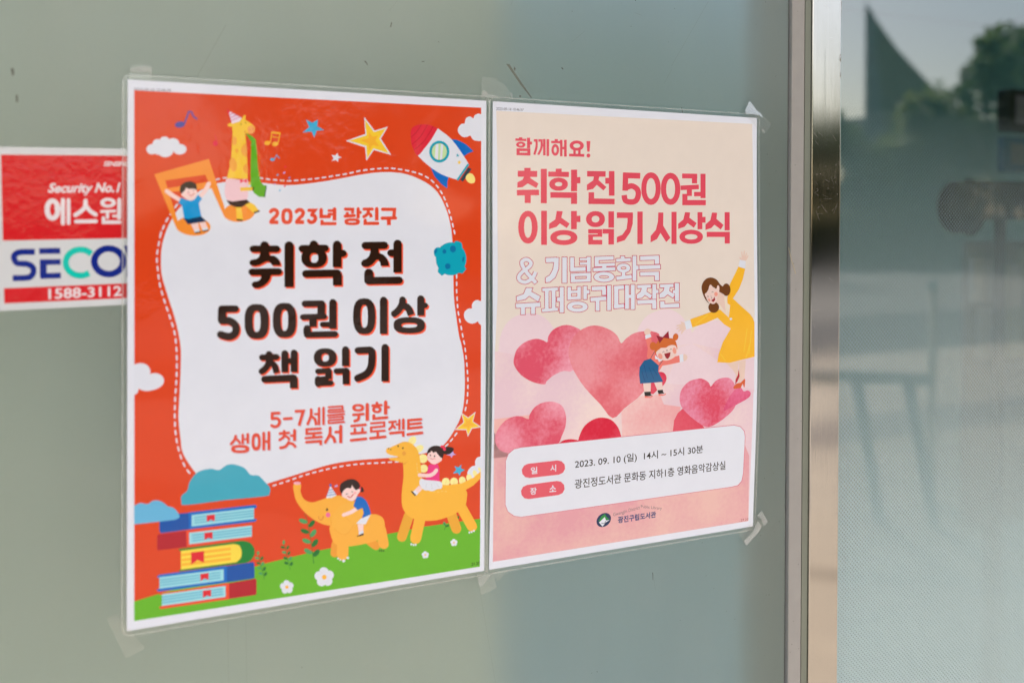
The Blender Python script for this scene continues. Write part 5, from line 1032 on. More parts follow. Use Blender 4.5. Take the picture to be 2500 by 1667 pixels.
   ('brightorange',7,'1445,2389 0,35 6,17 14,11 18,2 14,-10 6,-16 -1,-35 -5,-17 -15,-12 -17,-1 -14,9'),
   ('brightorange',8,'1475,2448 108,3 13,-4 8,-11 -1,-13 -9,-12 -13,-4 -108,-3 -13,4 -7,11 0,13 9,11'),
   ('brightorange',4,'1627,2358 80,1 14,-4 8,-12 0,-15 -10,-12 -14,-4 -81,-2 -14,5 -8,11 1,15 9,12'),
   ('brightorange',5,'1678,2337 1,111 60,4 0,-111 -6,-18 -15,-12 -19,-1 -15,10'),
   ('brightorange',4,'1811,2201 109,2 18,-5 10,-14 -1,-18 -11,-15 -18,-6 -110,-2 -17,5 -10,15 1,17 11,15'),
   ('brightorange',5,'1898,2185 1,11 1,14 1,16 0,16 -1,18 -2,18 -2,18 -4,14 -5,12 -6,10 -7,9 -9,8 -14,8 -20,8 -21,7 -15,5 -14,11 -4,18 7,18 17,11 19,0 15,-5 22,-7 25,-10 23,-13 17,-14 13,-17 10,-17 8,-19 5,-21 4,-23 1,-21 1,-20 1,-19 -1,-19 -2,-15 -1,-10 -7,-19 -17,-11 -19,1 -15,11'),
   ('brightorange',4,'2015,2160 1,288 66,5 -1,-289 -6,-20 -17,-12 -21,-1 -16,10'),
   ('brightorange',4,'1627,2220 -2,25 -9,18 -13,14 -18,9 -23,5 -30,1 -31,-4 -22,-9 -19,-11 -13,-16 -8,-19 -3,-24 64,4 2,15 6,10 10,7 13,3 14,-1 10,-6 6,-10 2,-14'),
   ('brightorange',5,'1436,2209 3,-24 8,-18 13,-14 18,-10 23,-5 30,-1 30,4 23,8 19,12 13,16 9,19 2,24 -64,-3 -2,-15 -6,-11 -10,-7 -14,-3 -14,1 -9,6 -6,10 -2,15'),
   ('brown',7,'1034,2149 0,34 58,3 -1,-33 -5,-18 -15,-12 -18,-1 -14,10'),
   ('brown',8,'1006,2195 117,4 14,-5 9,-12 -1,-15 -9,-12 -15,-6 -116,-3 -14,4 -8,12 0,15 9,13'),
   ('brown',9,'1038,2183 -1,9 -2,11 -2,11 -2,7 -4,6 -6,8 -6,7 -6,6 -5,4 -5,3 -5,3 -4,2 -9,12 -2,15 9,14 14,7 15,-3 3,-2 6,-4 9,-5 8,-7 8,-8 9,-10 9,-11 8,-13 5,-16 3,-15 1,-12 1,-9 -2,-15 -12,-12 -15,-3 -13,7'),
   ('brown',10,'1060,2236 7,4 8,6 6,5 4,5 3,9 4,15 4,16 2,11 49,-8 -2,-11 -4,-17 -5,-19 -8,-19 -12,-16 -13,-11 -9,-7 -6,-4 -15,-5 -15,5 -8,12 1,16'),
   ('brown',5,'1160,2148 1,153 57,4 -1,-153 -5,-17 -15,-12 -17,-1 -14,10'),
   ('brown',6,'1235,2148 1,157 57,4 0,-158 -6,-17 -14,-11 -18,-1 -14,9'),
   ('brown',7,'1212,2235 33,1 -1,-46 -33,-1'),
   ('brown',7,'1027,2376 237,6 17,-5 9,-14 -1,-17 -11,-15 -16,-6 -237,-5 -16,5 -9,14 1,17 10,14'),
   ('brown',8,'1229,2355 1,81 64,5 0,-81'),
   ('brown',5,'1661,2147 1,135 64,4 -1,-135 -6,-19 -16,-12 -20,-1 -16,10'),
   ('brown',6,'1461,2336 90,-1 13,-4 8,-12 -1,-14 -10,-11 -13,-4 -91,0 -13,5 -7,11 1,14 9,11'),
   ('brown',7,'1521,2313 0,69 56,4 0,-69 -6,-17 -14,-11 -17,-1 -14,9'),
   ('brown',8,'1462,2401 90,-4 -5,-42 -90,4 -12,4 -6,11 1,13 9,10'),
   ('brown',9,'1434,2376 0,35 6,17 14,12 18,1 14,-9 5,-16 0,-36 -5,-17 -15,-11 -17,-1 -14,9'),
   ('brown',10,'1464,2435 108,3 13,-4 7,-10 0,-14 -9,-11 -13,-5 -108,-2 -13,4 -7,10 0,14 9,11'),
   ('brown',6,'1616,2345 80,1 14,-4 8,-12 -1,-14 -9,-12 -15,-5 -80,-1 -14,4 -8,12 1,15 9,11'),
   ('brown',7,'1667,2324 1,111 60,4 0,-111 -6,-18 -15,-11 -19,-2 -15,10'),
   ('brown',6,'1799,2188 110,3 17,-6 11,-14 -1,-18 -12,-15 -18,-6 -109,-1 -17,5 -10,14 0,18 12,15'),
   ('brown',7,'1887,2173 0,10 2,15 1,16 -1,15 -1,18 -1,19 -3,17 -3,14 -5,12 -7,11 -7,9 -9,7 -13,8 -21,8 -20,7 -15,5 -15,12 -4,18 8,18 17,11 19,-1 14,-5 22,-7 25,-10 23,-13 17,-14 13,-16 10,-18 8,-19 6,-21 3,-23 2,-21 1,-20 0,-19 -1,-19 -1,-15 -1,-10 -8,-18 -16,-11 -20,0 -15,12'),
   ('brown',5,'2003,2147 1,288 67,5 -2,-289 -6,-19 -17,-13 -20,-1 -17,11'),
   ('brown',6,'1616,2208 -2,24 -9,18 -13,14 -18,10 -23,5 -31,0 -30,-4 -22,-8 -18,-12 -14,-15 -8,-19 -3,-25 64,4 2,15 6,11 9,7 14,3 14,-2 10,-5 6,-10 2,-15'),
   ('brown',7,'1425,2196 3,-24 8,-17 13,-14 18,-10 23,-5 30,-1 30,4 23,8 18,12 14,15 8,19 3,25 -64,-4 -3,-15 -6,-10 -9,-7 -14,-3 -14,1 -9,6 -6,10 -2,14'),
  ],
  'year_lettering': [
   ('brightorange',4,'1085,1009 2,-3 3,-4 2,-2 2,0 2,-1 4,0 4,0 2,0 1,1 3,3 2,3 0,1 0,1 -1,4 -2,5 -3,5 -4,4 -5,6 -7,6 -7,7 -6,7 -6,8 -4,6 -3,5 -3,9 2,9 8,6 10,0 7,-6 3,-4 5,-7 5,-6 5,-6 5,-6 6,-5 8,-7 6,-8 5,-9 4,-8 3,-10 0,-11 -4,-10 -5,-9 -7,-7 -8,-5 -10,-3 -9,-1 -9,1 -9,3 -8,4 -6,6 -4,4 -2,3 -4,9 2,9 7,6 9,1'),
   ('brightorange',5,'1076,1099 59,0 0,-31 -59,0 -9,3 -6,7 0,10 6,8'),
   ('brightorange',4,'1293,1008 2,-3 3,-4 2,-2 2,0 2,-1 5,0 3,0 2,0 2,1 2,3 2,3 1,1 0,2 -2,3 -2,5 -3,5 -3,5 -6,5 -7,6 -7,7 -6,8 -6,8 -5,6 -3,4 -3,10 3,9 8,6 9,0 8,-6 3,-4 5,-7 5,-6 5,-6 5,-6 7,-6 8,-7 6,-8 5,-8 4,-9 3,-10 0,-11 -3,-10 -6,-9 -7,-7 -9,-6 -10,-2 -9,-1 -9,1 -9,2 -8,5 -6,6 -4,4 -3,3 -4,9 2,9 8,7 9,1'),
   ('brightorange',5,'1284,1099 60,0 0,-32 -60,0 -10,3 -5,8 0,10 5,8'),
   ('brightorange',4,'1383,1000 22,0 -10,13 -3,8 3,9 7,5 8,0 8,-5 43,-59 -78,1 -8,3 -6,7 0,8 6,7'),
   ('brightorange',5,'1403,1038 4,2 7,2 4,2 1,1 1,1 1,3 0,4 0,2 -1,3 -2,3 -3,3 -3,2 -2,1 -4,1 -4,0 -2,0 -1,0 -1,-2 -3,-3 -2,-2 -9,-5 -9,1 -8,7 -1,9 4,9 2,3 4,4 6,5 9,4 10,2 9,-1 9,-2 9,-3 8,-6 7,-8 5,-8 4,-9 1,-10 -1,-10 -3,-10 -5,-10 -10,-7 -9,-4 -7,-2 -5,-2 -10,0 -8,6 -3,9 3,9'),
   ('brightorange',4,'1470,980 0,71 82,1 9,-2 6,-7 0,-9 -5,-8 -9,-3 -53,-1 0,-43 -3,-8 -7,-5 -10,0 -7,5'),
   ('brightorange',4,'1581,975 0,95 32,0 0,-95 -3,-10 -8,-5 -10,0 -8,5'),
   ('brightorange',5,'1549,999 47,0 0,-23 -47,0 -7,2 -4,6 0,7 4,6'),
   ('brightorange',5,'1549,1029 47,-1 0,-23 -47,0 -7,2 -4,6 0,8 4,5'),
   ('brightorange',5,'1478,1076 0,33 124,0 9,-3 5,-7 0,-9 -5,-7 -9,-2 -96,0 0,-5 -3,-9 -7,-5 -9,0 -7,5'),
   ('brightorange',4,'1689,988 49,1 -2,23 27,2 4,-52 -77,-1 -8,2 -6,7 0,8 5,7'),
   ('brightorange',5,'1690,1010 0,23 30,0 0,-23 -3,-8 -8,-5 -9,0 -7,5'),
   ('brightorange',6,'1687,1047 79,-5 8,-3 5,-7 -1,-8 -5,-7 -8,-2 -80,5 -8,3 -4,7 0,8 5,7'),
   ('brightorange',4,'1784,971 0,81 29,0 0,-81 -3,-9 -7,-5 -9,0 -8,6'),
   ('brightorange',5,'1798,1015 20,0 8,-3 5,-6 0,-9 -5,-7 -8,-2 -20,0'),
   ('brightorange',4,'1848,987 73,-1 8,-2 6,-7 0,-9 -6,-6 -8,-3 -73,1 -8,2 -5,7 0,9 5,6'),
   ('brightorange',5,'1873,976 0,7 -1,9 -2,8 -2,5 -4,5 -8,6 -9,5 -7,4 -5,7 -1,9 5,7 8,3 9,-2 6,-4 10,-6 11,-8 10,-10 5,-13 3,-13 0,-10 1,-6 -2,-9 -7,-6 -8,0 -8,4'),
   ('brightorange',6,'1880,1019 4,2 4,2 4,3 1,2 2,2 1,5 2,6 1,5 27,-6 -1,-4 -1,-7 -3,-8 -4,-9 -6,-7 -7,-4 -6,-4 -3,-2 -8,-1 -8,3 -5,7 1,8'),
   ('brightorange',4,'1944,970 0,99 33,0 -1,-99 -3,-9 -8,-6 -10,0 -8,6'),
   ('brightorange',5,'1844,1067 0,41 125,0 9,-3 5,-7 0,-9 -5,-7 -9,-3 -95,0 0,-12 -3,-9 -8,-5 -9,0 -7,5'),
   ('brightorange',4,'2011,989 90,0 -5,53 31,2 7,-84 -122,-1 -9,3 -6,7 0,9 6,8'),
   ('brightorange',5,'2007,1064 120,-2 9,-3 5,-7 0,-9 -6,-7 -9,-3 -119,2 -9,3 -5,7 0,9 5,7'),
   ('brightorange',6,'2049,1051 0,58 36,0 0,-58'),
   ('brightorange',4,'1251,1035 -2,24 -3,15 -6,12 -8,8 -11,5 -17,2 -17,-2 -11,-5 -8,-8 -6,-11 -3,-16 -2,-23 31,-1 1,18 3,10 4,6 8,2 8,-2 4,-6 3,-10 0,-18'),
   ('brightorange',5,'1157,1036 2,-24 3,-15 6,-12 8,-8 11,-6 17,-1 17,1 11,5 8,9 6,11 3,15 2,24 -32,0 0,-17 -3,-10 -5,-6 -7,-2 -8,2 -4,6 -3,10 -1,17'),
   ('brightorange',4,'1815,1080 -2,10 -5,7 -8,6 -12,3 -16,3 -25,0 -24,-1 -16,-2 -12,-4 -8,-5 -5,-7 -2,-10 32,0 2,2 6,2 10,0 17,1 18,-1 10,0 6,-2 2,-2'),
   ('brightorange',5,'1680,1080 2,-11 5,-7 8,-5 12,-4 16,-2 24,-1 25,1 16,2 11,4 9,5 5,7 2,11 -32,0 -2,-3 -6,-1 -10,-1 -18,0 -17,0 -10,1 -6,1 -2,3'),
   ('textred',6,'1083,1007 2,-3 3,-3 3,-3 2,-1 3,0 4,-1 4,0 3,1 2,2 3,2 2,4 0,2 0,2 -1,4 -2,5 -3,5 -4,5 -6,6 -7,6 -6,7 -6,7 -6,7 -4,7 -4,4 -2,8 2,7 7,5 8,0 6,-4 3,-5 5,-6 5,-7 5,-6 5,-5 7,-6 7,-7 6,-8 5,-8 4,-8 2,-9 0,-11 -3,-9 -5,-8 -7,-7 -7,-5 -9,-3 -9,0 -9,1 -8,2 -7,4 -6,6 -4,4 -2,2 -3,8 1,8 6,5 8,1'),
   ('textred',7,'1076,1096 56,0 0,-26 -56,0 -8,3 -4,6 0,8 4,7'),
   ('textred',6,'1291,1006 2,-3 3,-3 3,-3 2,-1 3,0 4,-1 5,0 2,1 2,2 3,2 2,4 1,2 0,2 -1,4 -3,5 -3,5 -4,5 -5,6 -7,6 -7,7 -6,8 -6,7 -5,7 -3,4 -3,8 3,7 6,5 9,0 6,-4 3,-5 5,-6 5,-7 5,-6 6,-6 6,-6 8,-7 6,-7 5,-8 4,-9 2,-9 1,-10 -4,-10 -5,-8 -7,-7 -8,-5 -9,-3 -9,0 -9,0 -8,3 -8,4 -6,5 -3,5 -3,2 -3,8 2,8 6,5 8,1'),
   ('textred',7,'1284,1096 57,0 0,-26 -57,0 -8,2 -5,7 0,8 5,7'),
   ('textred',6,'1383,998 27,-1 -13,18 -2,6 2,7 5,5 8,0 6,-5 40,-54 -73,0 -7,3 -4,5 0,8 4,5'),
   ('textred',7,'1403,1036 5,1 6,2 5,3 2,1 1,2 1,3 1,5 -1,3 -1,3 -2,4 -4,3 -2,2 -3,1 -5,1 -4,0 -3,0 -1,0 -2,-2 -3,-3 -2,-3 -7,-4 -8,1 -6,6 -2,8 4,8 2,2 3,4 6,5 9,4 9,1 8,0 9,-2 9,-4 8,-5 6,-7 5,-8 4,-9 0,-9 0,-10 -3,-9 -5,-9 -9,-7 -9,-3 -7,-3 -5,-1 -8,0 -7,4 -2,8 2,8'),
   ('textred',6,'1473,980 0,68 79,2 8,-2 4,-6 0,-8 -4,-6 -7,-2 -56,-2 0,-45 -2,-7 -6,-4 -8,0 -6,5'),
   ('textred',6,'1583,975 0,92 28,0 -1,-92 -2,-8 -7,-5 -8,0 -7,5'),
   ('textred',7,'1549,997 44,0 0,-19 -44,0 -5,2 -4,5 0,5 4,5'),
   ('textred',7,'1549,1026 44,0 0,-19 -44,1 -5,1 -4,5 0,6 4,4'),
   ('textred',7,'1480,1076 0,30 122,1 7,-3 4,-6 0,-7 -4,-6 -7,-2 -98,0 0,-7 -3,-7 -6,-5 -7,0 -6,5'),
   ('textred',6,'1689,985 51,1 -1,23 22,2 3,-46 -74,-2 -7,2 -4,6 0,6 4,6'),
   ('textred',7,'1693,1010 0,21 24,0 0,-21 -2,-7 -6,-4 -8,0 -6,4'),
   ('textred',8,'1687,1044 79,-4 7,-3 3,-5 0,-7 -4,-5 -7,-2 -80,4 -6,3 -4,5 1,7 4,5'),
   ('textred',6,'1786,971 0,79 25,0 0,-79 -3,-7 -6,-4 -7,0 -6,4'),
   ('textred',7,'1800,1013 18,0 6,-3 4,-5 0,-7 -4,-6 -6,-2 -18,0'),
   ('textred',6,'1848,984 73,0 7,-2 4,-6 0,-7 -4,-5 -7,-2 -73,0 -7,2 -4,6 0,7 5,5'),
   ('textred',7,'1876,976 -1,7 -1,9 -1,9 -3,6 -4,5 -9,6 -9,5 -6,4 -5,6 0,7 4,6 7,3 7,-2 6,-4 10,-6 10,-8 10,-10 5,-12 2,-12 1,-10 0,-7 -1,-7 -6,-4 -7,-1 -6,4'),
   ('textred',8,'1882,1017 3,2 5,2 4,3 2,2 1,3 2,6 1,6 1,4 23,-5 -1,-4 -2,-7 -2,-7 -4,-8 -6,-7 -7,-4 -5,-3 -3,-2 -7,-2 -7,3 -3,5 0,7'),
   ('textred',6,'1946,970 0,97 28,0 0,-97 -3,-8 -7,-5 -8,0 -7,5'),
   ('textred',7,'1847,1067 0,38 122,0 7,-2 5,-6 0,-7 -5,-6 -7,-3 -98,0 0,-14 -2,-7 -6,-5 -8,1 -6,4'),
   ('textred',6,'2011,986 93,0 -5,54 25,2 7,-80 -119,0 -8,2 -4,6 0,8 4,6'),
   ('textred',7,'2007,1062 120,-2 7,-3 4,-6 0,-7 -4,-6 -8,-3 -119,3 -7,2 -5,6 0,7 5,6'),
   ('textred',8,'2052,1054 0,52 30,0 0,-52'),
   ('textred',6,'1248,1035 -1,23 -3,15 -6,11 -8,8 -10,5 -16,2 -16,-2 -10,-5 -8,-8 -6,-11 -3,-15 -1,-22 26,-1 1,19 3,11 5,6 9,2 9,-2 5,-6 3,-11 1,-19'),
   ('textred',7,'1160,1036 1,-23 3,-15 6,-11 8,-8 10,-5 16,-2 16,2 10,4 8,8 6,12 3,14 1,23 -26,0 -1,-18 -3,-11 -5,-6 -9,-2 -9,2 -5,6 -3,11 -1,18'),
   ('textred',6,'1812,1080 -1,9 -5,7 -8,5 -12,3 -15,2 -24,1 -23,-1 -15,-2 -12,-4 -8,-4 -5,-7 -1,-9 26,0 2,3 7,3 11,1 18,0 19,0 11,-1 6,-3 2,-3'),
   ('textred',7,'1683,1080 1,-10 5,-6 8,-5 12,-4 15,-2 23,0 24,0 15,2 11,4 9,4 5,7 1,10 -27,0 -2,-4 -6,-2 -11,-2 -19,0 -18,0 -11,2 -7,2 -2,4'),
  ],
  'subtitle_lettering': [
   ('textshadow',4,'1150,2623 -66,-3 -3,53 2,8 6,5 8,2 7,-4 3,-8 2,-29 42,2 8,-2 4,-6 0,-9 -5,-6'),
   ('textshadow',5,'1098,2690 8,0 10,-1 9,0 5,1 4,3 4,4 3,5 1,3 0,4 -2,7 -3,6 -3,4 -4,2 -5,2 -5,1 -5,0 -3,-1 -5,-3 -5,-3 -4,-3 -8,-2 -7,2 -4,7 1,8 6,7 3,2 7,4 8,5 10,3 10,0 9,-1 10,-3 9,-6 7,-9 5,-10 4,-12 0,-12 -4,-12 -6,-10 -9,-9 -10,-7 -13,-3 -13,0 -11,1 -7,0 -8,3 -3,7 1,8 6,6'),
   ('textshadow',4,'1192,2700 60,1 7,-2 4,-7 0,-7 -5,-7 -8,-2 -59,-1 -7,2 -4,6 0,8 5,6'),
   ('textshadow',4,'1288,2647 42,2 -30,101 25,10 41,-136 -79,-4 -8,2 -4,7 0,8 5,7'),
   ('textshadow',4,'1399,2629 1,9 0,13 0,13 -2,14 -5,15 -7,18 -8,17 -5,12 -1,8 4,7 7,3 7,-1 5,-5 6,-12 8,-17 8,-19 6,-19 2,-16 0,-16 0,-14 -1,-8 -2,-8 -7,-5 -7,0 -7,4'),
   ('textshadow',5,'1408,2696 6,4 7,6 7,7 5,6 3,9 3,13 2,13 2,9 25,-2 -2,-9 -2,-13 -4,-16 -5,-14 -8,-12 -10,-9 -9,-7 -5,-4 -8,-3 -7,1 -5,6 1,8'),
   ('textshadow',6,'1444,2679 32,3 6,-1 3,-5 0,-6 -3,-5 -6,-3 -32,-3 -6,2 -4,4 0,7 4,5'),
   ('textshadow',7,'1465,2624 1,140 24,2 -1,-140 -2,-8 -6,-4 -7,-1 -6,4'),
   ('textshadow',4,'1503,2624 1,142 24,2 -1,-142 -2,-7 -6,-5 -7,0 -6,3'),
   ('textshadow',4,'1558,2631 117,1 6,-1 2,-5 0,-5 -4,-5 -5,-2 -117,-1 -5,2 -3,4 0,6 4,4'),
   ('textshadow',5,'1666,2623 1,26 3,5 4,3 6,0 4,-3 2,-5 -2,-26 -2,-5 -5,-3 -6,0 -4,3'),
   ('textshadow',6,'1561,2655 116,3 5,-2 3,-4 0,-6 -4,-4 -5,-2 -116,-3 -5,1 -3,5 0,5 3,5'),
   ('textshadow',7,'1548,2650 0,12 1,4 4,3 5,1 3,-3 2,-4 0,-12 -2,-5 -4,-3 -4,0 -4,2'),
   ('textshadow',8,'1561,2675 127,1 5,-1 3,-5 -1,-5 -3,-5 -6,-1 -126,-2 -5,2 -3,4 0,6 4,4'),
   ('textshadow',4,'1553,2699 137,1 5,-2 3,-5 0,-5 -4,-5 -6,-2 -137,-1 -5,2 -3,5 0,5 4,5'),
   ('textshadow',4,'1559,2718 120,2 5,-2 3,-4 0,-6 -4,-4 -5,-2 -121,-1 -5,1 -3,5 1,5 3,5'),
   ('textshadow',5,'1670,2711 1,21 3,5 4,4 6,0 4,-4 1,-5 -1,-21 -3,-5 -4,-4 -6,0 -4,3'),
   ('textshadow',6,'1560,2740 119,3 6,-2 2,-4 0,-6 -4,-5 -5,-1 -120,-2 -5,1 -3,5 1,5 3,5'),
   ('textshadow',7,'1548,2735 2,17 2,4 4,3 4,0 4,-3 1,-5 -2,-17 -2,-4 -4,-3 -5,0 -3,3'),
   ('textshadow',8,'1560,2764 130,2 5,-2 3,-4 0,-6 -4,-5 -6,-2 -130,-1 -5,1 -3,5 0,6 4,4'),
   ('textshadow',4,'1769,2716 88,1 7,-2 4,-6 -1,-8 -5,-6 -7,-2 -88,-1 -7,2 -3,6 0,8 5,6'),
   ('textshadow',5,'1803,2710 0,7 -1,9 -1,8 -1,3 -3,2 -7,3 -9,2 -6,1 -7,5 -2,7 3,8 6,5 9,0 6,-1 9,-3 12,-4 10,-7 6,-12 1,-12 1,-10 0,-6 -2,-8 -6,-6 -8,-1 -7,3'),
   ('textshadow',4,'1872,2628 1,136 33,3 -1,-137 -3,-10 -8,-6 -11,-1 -8,5'),
   ('textshadow',4,'1959,2619 0,20 3,8 7,5 8,1 7,-4 2,-8 0,-20 -3,-7 -6,-6 -9,0 -6,4'),
   ('textshadow',5,'1935,2652 78,2 8,-2 4,-6 -1,-8 -5,-6 -7,-2 -78,-3 -7,3 -4,5 0,8 5,6'),
   ('textshadow',4,'2034,2619 1,107 32,3 -1,-107 -3,-10 -8,-6 -10,-1 -8,5'),
   ('textshadow',5,'2055,2676 23,1 7,-2 4,-6 0,-7 -5,-6 -7,-3 -23,-1 -7,2 -4,6 0,7 5,7'),
   ('textshadow',5,'1932,2723 1,42 131,0 7,-2 5,-7 -1,-8 -6,-7 -8,-2 -102,0 0,-14 -3,-8 -6,-5 -8,-1 -7,4'),
   ('textshadow',4,'797,2787 -1,5 -1,7 -2,6 -3,6 -5,7 -7,9 -8,9 -5,5 -3,7 1,8 6,5 7,1 6,-3 6,-6 8,-8 8,-10 7,-10 4,-9 3,-10 1,-7 1,-5 -1,-7 -5,-6 -7,-2 -7,2'),
   ('textshadow',5,'802,2819 4,4 7,6 6,6 5,5 3,5 3,6 2,6 2,4 20,-7 -2,-5 -3,-6 -3,-8 -6,-8 -6,-8 -8,-7 -6,-5 -5,-4 -6,-3 -7,1 -4,5 0,7'),
   ('textshadow',6,'852,2785 1,76 22,2 -1,-76 -2,-7 -5,-4 -7,-1 -6,4'),
   ('textshadow',4,'891,2784 0,76 24,2 0,-76 -3,-7 -6,-5 -7,-1 -6,4'),
   ('textshadow',7,'867,2831 34,0 -2,-18 -33,0'),
   ('textshadow',4,'1016,2788 0,140 26,2 -1,-140 -2,-8 -7,-5 -7,-1 -7,4'),
   ('textshadow',4,'1057,2786 0,144 26,3 -1,-145 -2,-8 -7,-5 -7,-1 -7,4'),
   ('textshadow',5,'1029,2868 42,2 -1,-23 -43,-2'),
   ('textshadow',4,'1180,2787 0,15 2,7 6,5 8,1 6,-4 2,-7 0,-15 -2,-7 -6,-5 -8,-1 -6,4'),
   ('textshadow',5,'1158,2815 74,1 6,-3 4,-5 -1,-8 -5,-5 -7,-3 -73,0 -7,2 -3,6 1,7 4,6'),
   ('textshadow',6,'1181,2805 -1,5 0,7 -1,7 -2,4 -5,4 -8,5 -8,5 -7,3 -4,5 0,7 3,7 7,3 7,-1 6,-4 9,-5 10,-6 9,-8 5,-10 2,-11 0,-8 0,-5 -1,-7 -6,-5 -7,-2 -6,4'),
   ('textshadow',7,'1190,2834 5,3 7,3 7,5 4,3 3,4 4,6 3,7 3,4 20,-9 -3,-4 -3,-7 -5,-9 -6,-8 -9,-6 -8,-6 -8,-4 -5,-2 -7,-2 -6,3 -3,6 2,7'),
   ('textshadow',8,'1247,2839 27,3 7,-1 3,-5 0,-7 -4,-6 -6,-2 -27,-3 -6,1 -4,5 0,7 4,6'),
   ('textshadow',9,'1262,2789 1,86 28,3 -1,-87 -2,-8 -7,-6 -9,-1 -7,5'),
   ('textshadow',8,'1219,2873 -4,7 -6,9 -6,8 -5,5 -8,3 -11,1 -11,1 -8,1 -7,3 -3,7 2,7 5,6 8,2 8,-1 12,-1 14,-2 13,-5 10,-9 8,-11 6,-10 4,-6 1,-7 -3,-8 -6,-4 -8,0'),
   ('textshadow',10,'1227,2899 6,2 9,2 8,3 6,3 5,5 6,8 6,8 4,6 20,-13 -4,-6 -7,-9 -8,-10 -9,-9 -11,-6 -12,-4 -9,-2 -6,-2 -7,1 -6,5 -1,7 4,7'),
   ('textshadow',4,'1490,2782 -126,-3 0,58 132,4 7,-2 4,-6 -1,-7 -5,-6 -7,-3 -106,-2 0,-12 104,2 6,-2 4,-6 0,-7 -5,-6'),
   ('textshadow',5,'1422,2828 0,31 25,2 0,-31'),
   ('textshadow',6,'1369,2873 131,3 7,-3 4,-5 -1,-8 -4,-6 -7,-2 -132,-3 -7,2 -3,6 0,7 5,6'),
   ('textshadow',4,'1375,2908 105,3 0,21 26,2 0,-48 -133,-4 -7,3 -4,6 0,8 5,6'),
   ('textshadow',4,'1558,2794 0,10 0,14 0,14 -3,14 -7,14 -10,17 -11,16 -7,11 -2,8 3,8 7,5 8,0 7,-4 7,-12 11,-16 11,-18 9,-19 4,-18 1,-18 -1,-14 0,-10 -3,-8 -7,-6 -8,0 -7,4'),
   ('textshadow',5,'1568,2871 5,3 7,5 6,6 4,5 3,7 3,11 3,11 2,8 27,-4 -2,-8 -3,-12 -4,-13 -6,-12 -8,-11 -9,-8 -8,-5 -5,-4 -8,-3 -8,2 -4,6 0,8'),
   ('textshadow',6,'1619,2847 34,2 8,-2 4,-6 0,-8 -5,-7 -8,-3 -34,-1 -8,2 -4,6 0,8 5,7'),
   ('textshadow',7,'1646,2788 1,143 29,3 0,-143 -3,-9 -8,-6 -9,-1 -7,5'),
   ('textshadow',4,'1755,2808 120,0 7,-2 4,-6 -1,-8 -5,-6 -7,-2 -121,0 -7,3 -4,6 1,7 5,6'),
   ('textshadow',4,'1770,2823 0,30 2,7 7,5 7,1 6,-4 3,-6 -1,-30 -2,-8 -6,-4 -8,-1 -6,4'),
   ('textshadow',4,'1835,2825 1,28 2,8 6,5 8,0 6,-3 2,-7 0,-29 -2,-7 -7,-5 -7,0 -6,3'),
   ('textshadow',5,'1753,2873 124,1 7,-3 4,-6 -1,-7 -5,-6 -7,-3 -124,0 -7,2 -4,6 1,8 5,6'),
   ('textshadow',4,'1752,2930 128,-1 8,-3 4,-6 -1,-8 -6,-7 -8,-2 -128,1 -7,3 -4,6 1,8 5,6'),
   ('textshadow',4,'1923,2800 104,1 0,13 -115,1 0,54 131,4 7,-2 3,-5 0,-6 -5,-6 -6,-2 -109,-3 0,-13 116,-2 -1,-53 -127,-2 -6,2 -3,5 0,7 5,5'),
   ('textshadow',5,'1970,2865 0,47 25,2 -1,-47'),
   ('textshadow',6,'1918,2929 131,-1 8,-3 4,-6 -1,-8 -6,-7 -8,-2 -131,1 -7,3 -4,6 1,8 5,7'),
   ('textshadow',4,'2084,2804 58,0 6,-2 4,-5 -1,-7 -4,-5 -7,-2 -59,0 -6,2 -3,5 1,7 4,5'),
   ('textshadow',5,'2102,2796 0,7 -2,9 -1,9 -2,6 -4,4 -6,6 -7,4 -5,4 -3,6 0,7 5,5 7,2 7,-2 4,-3 7,-5 9,-7 7,-9 4,-10 2,-12 1,-9 1,-6 -2,-7 -5,-6 -7,-1 -6,2'),
   ('textshadow',6,'2108,2835 24,26 17,-14 -25,-26 -6,-4 -7,0 -5,5 -2,6'),
   ('textshadow',7,'2146,2829 28,1 5,-2 4,-5 -1,-6 -4,-5 -6,-2 -27,0 -6,1 -3,5 1,6 4,5'),
   ('textshadow',8,'2162,2783 1,86 23,3 -1,-87 -2,-6 -6,-5 -7,0 -6,3'),
   ('textshadow',4,'2196,2783 0,87 27,2 -1,-87 -2,-7 -7,-6 -8,0 -7,4'),
   ('textshadow',4,'2093,2902 103,0 0,28 26,2 -1,-54 -130,-1 -7,3 -4,6 1,7 5,6'),
   ('textshadow',4,'2369,2782 -127,-1 0,95 134,-1 7,-2 4,-6 0,-8 -6,-6 -8,-3 -105,1 0,-45 103,1 7,-2 4,-6 0,-8 -6,-6'),
   ('textshadow',5,'2261,2840 108,-1 7,-2 4,-6 -1,-7 -5,-5 -7,-3 -109,1 -6,2 -4,6 1,7 5,6'),
   ('textshadow',4,'2251,2928 131,-2 7,-3 4,-7 -1,-8 -6,-6 -8,-3 -131,3 -7,3 -4,6 1,8 6,7'),
   ('textshadow',4,'1863,2652 -1,11 -5,7 -7,6 -10,4 -13,2 -17,-1 -17,-2 -12,-4 -11,-6 -7,-6 -5,-9 -1,-10 29,2 2,5 4,3 8,3 10,1 10,0 8,-1 4,-3 2,-4'),
   ('textshadow',5,'1757,2644 1,-11 5,-7 7,-6 10,-4 13,-2 17,1 17,2 12,4 11,6 7,6 5,9 1,10 -29,-2 -2,-5 -5,-3 -7,-3 -10,-1 -11,0 -7,1 -4,3 -2,4'),
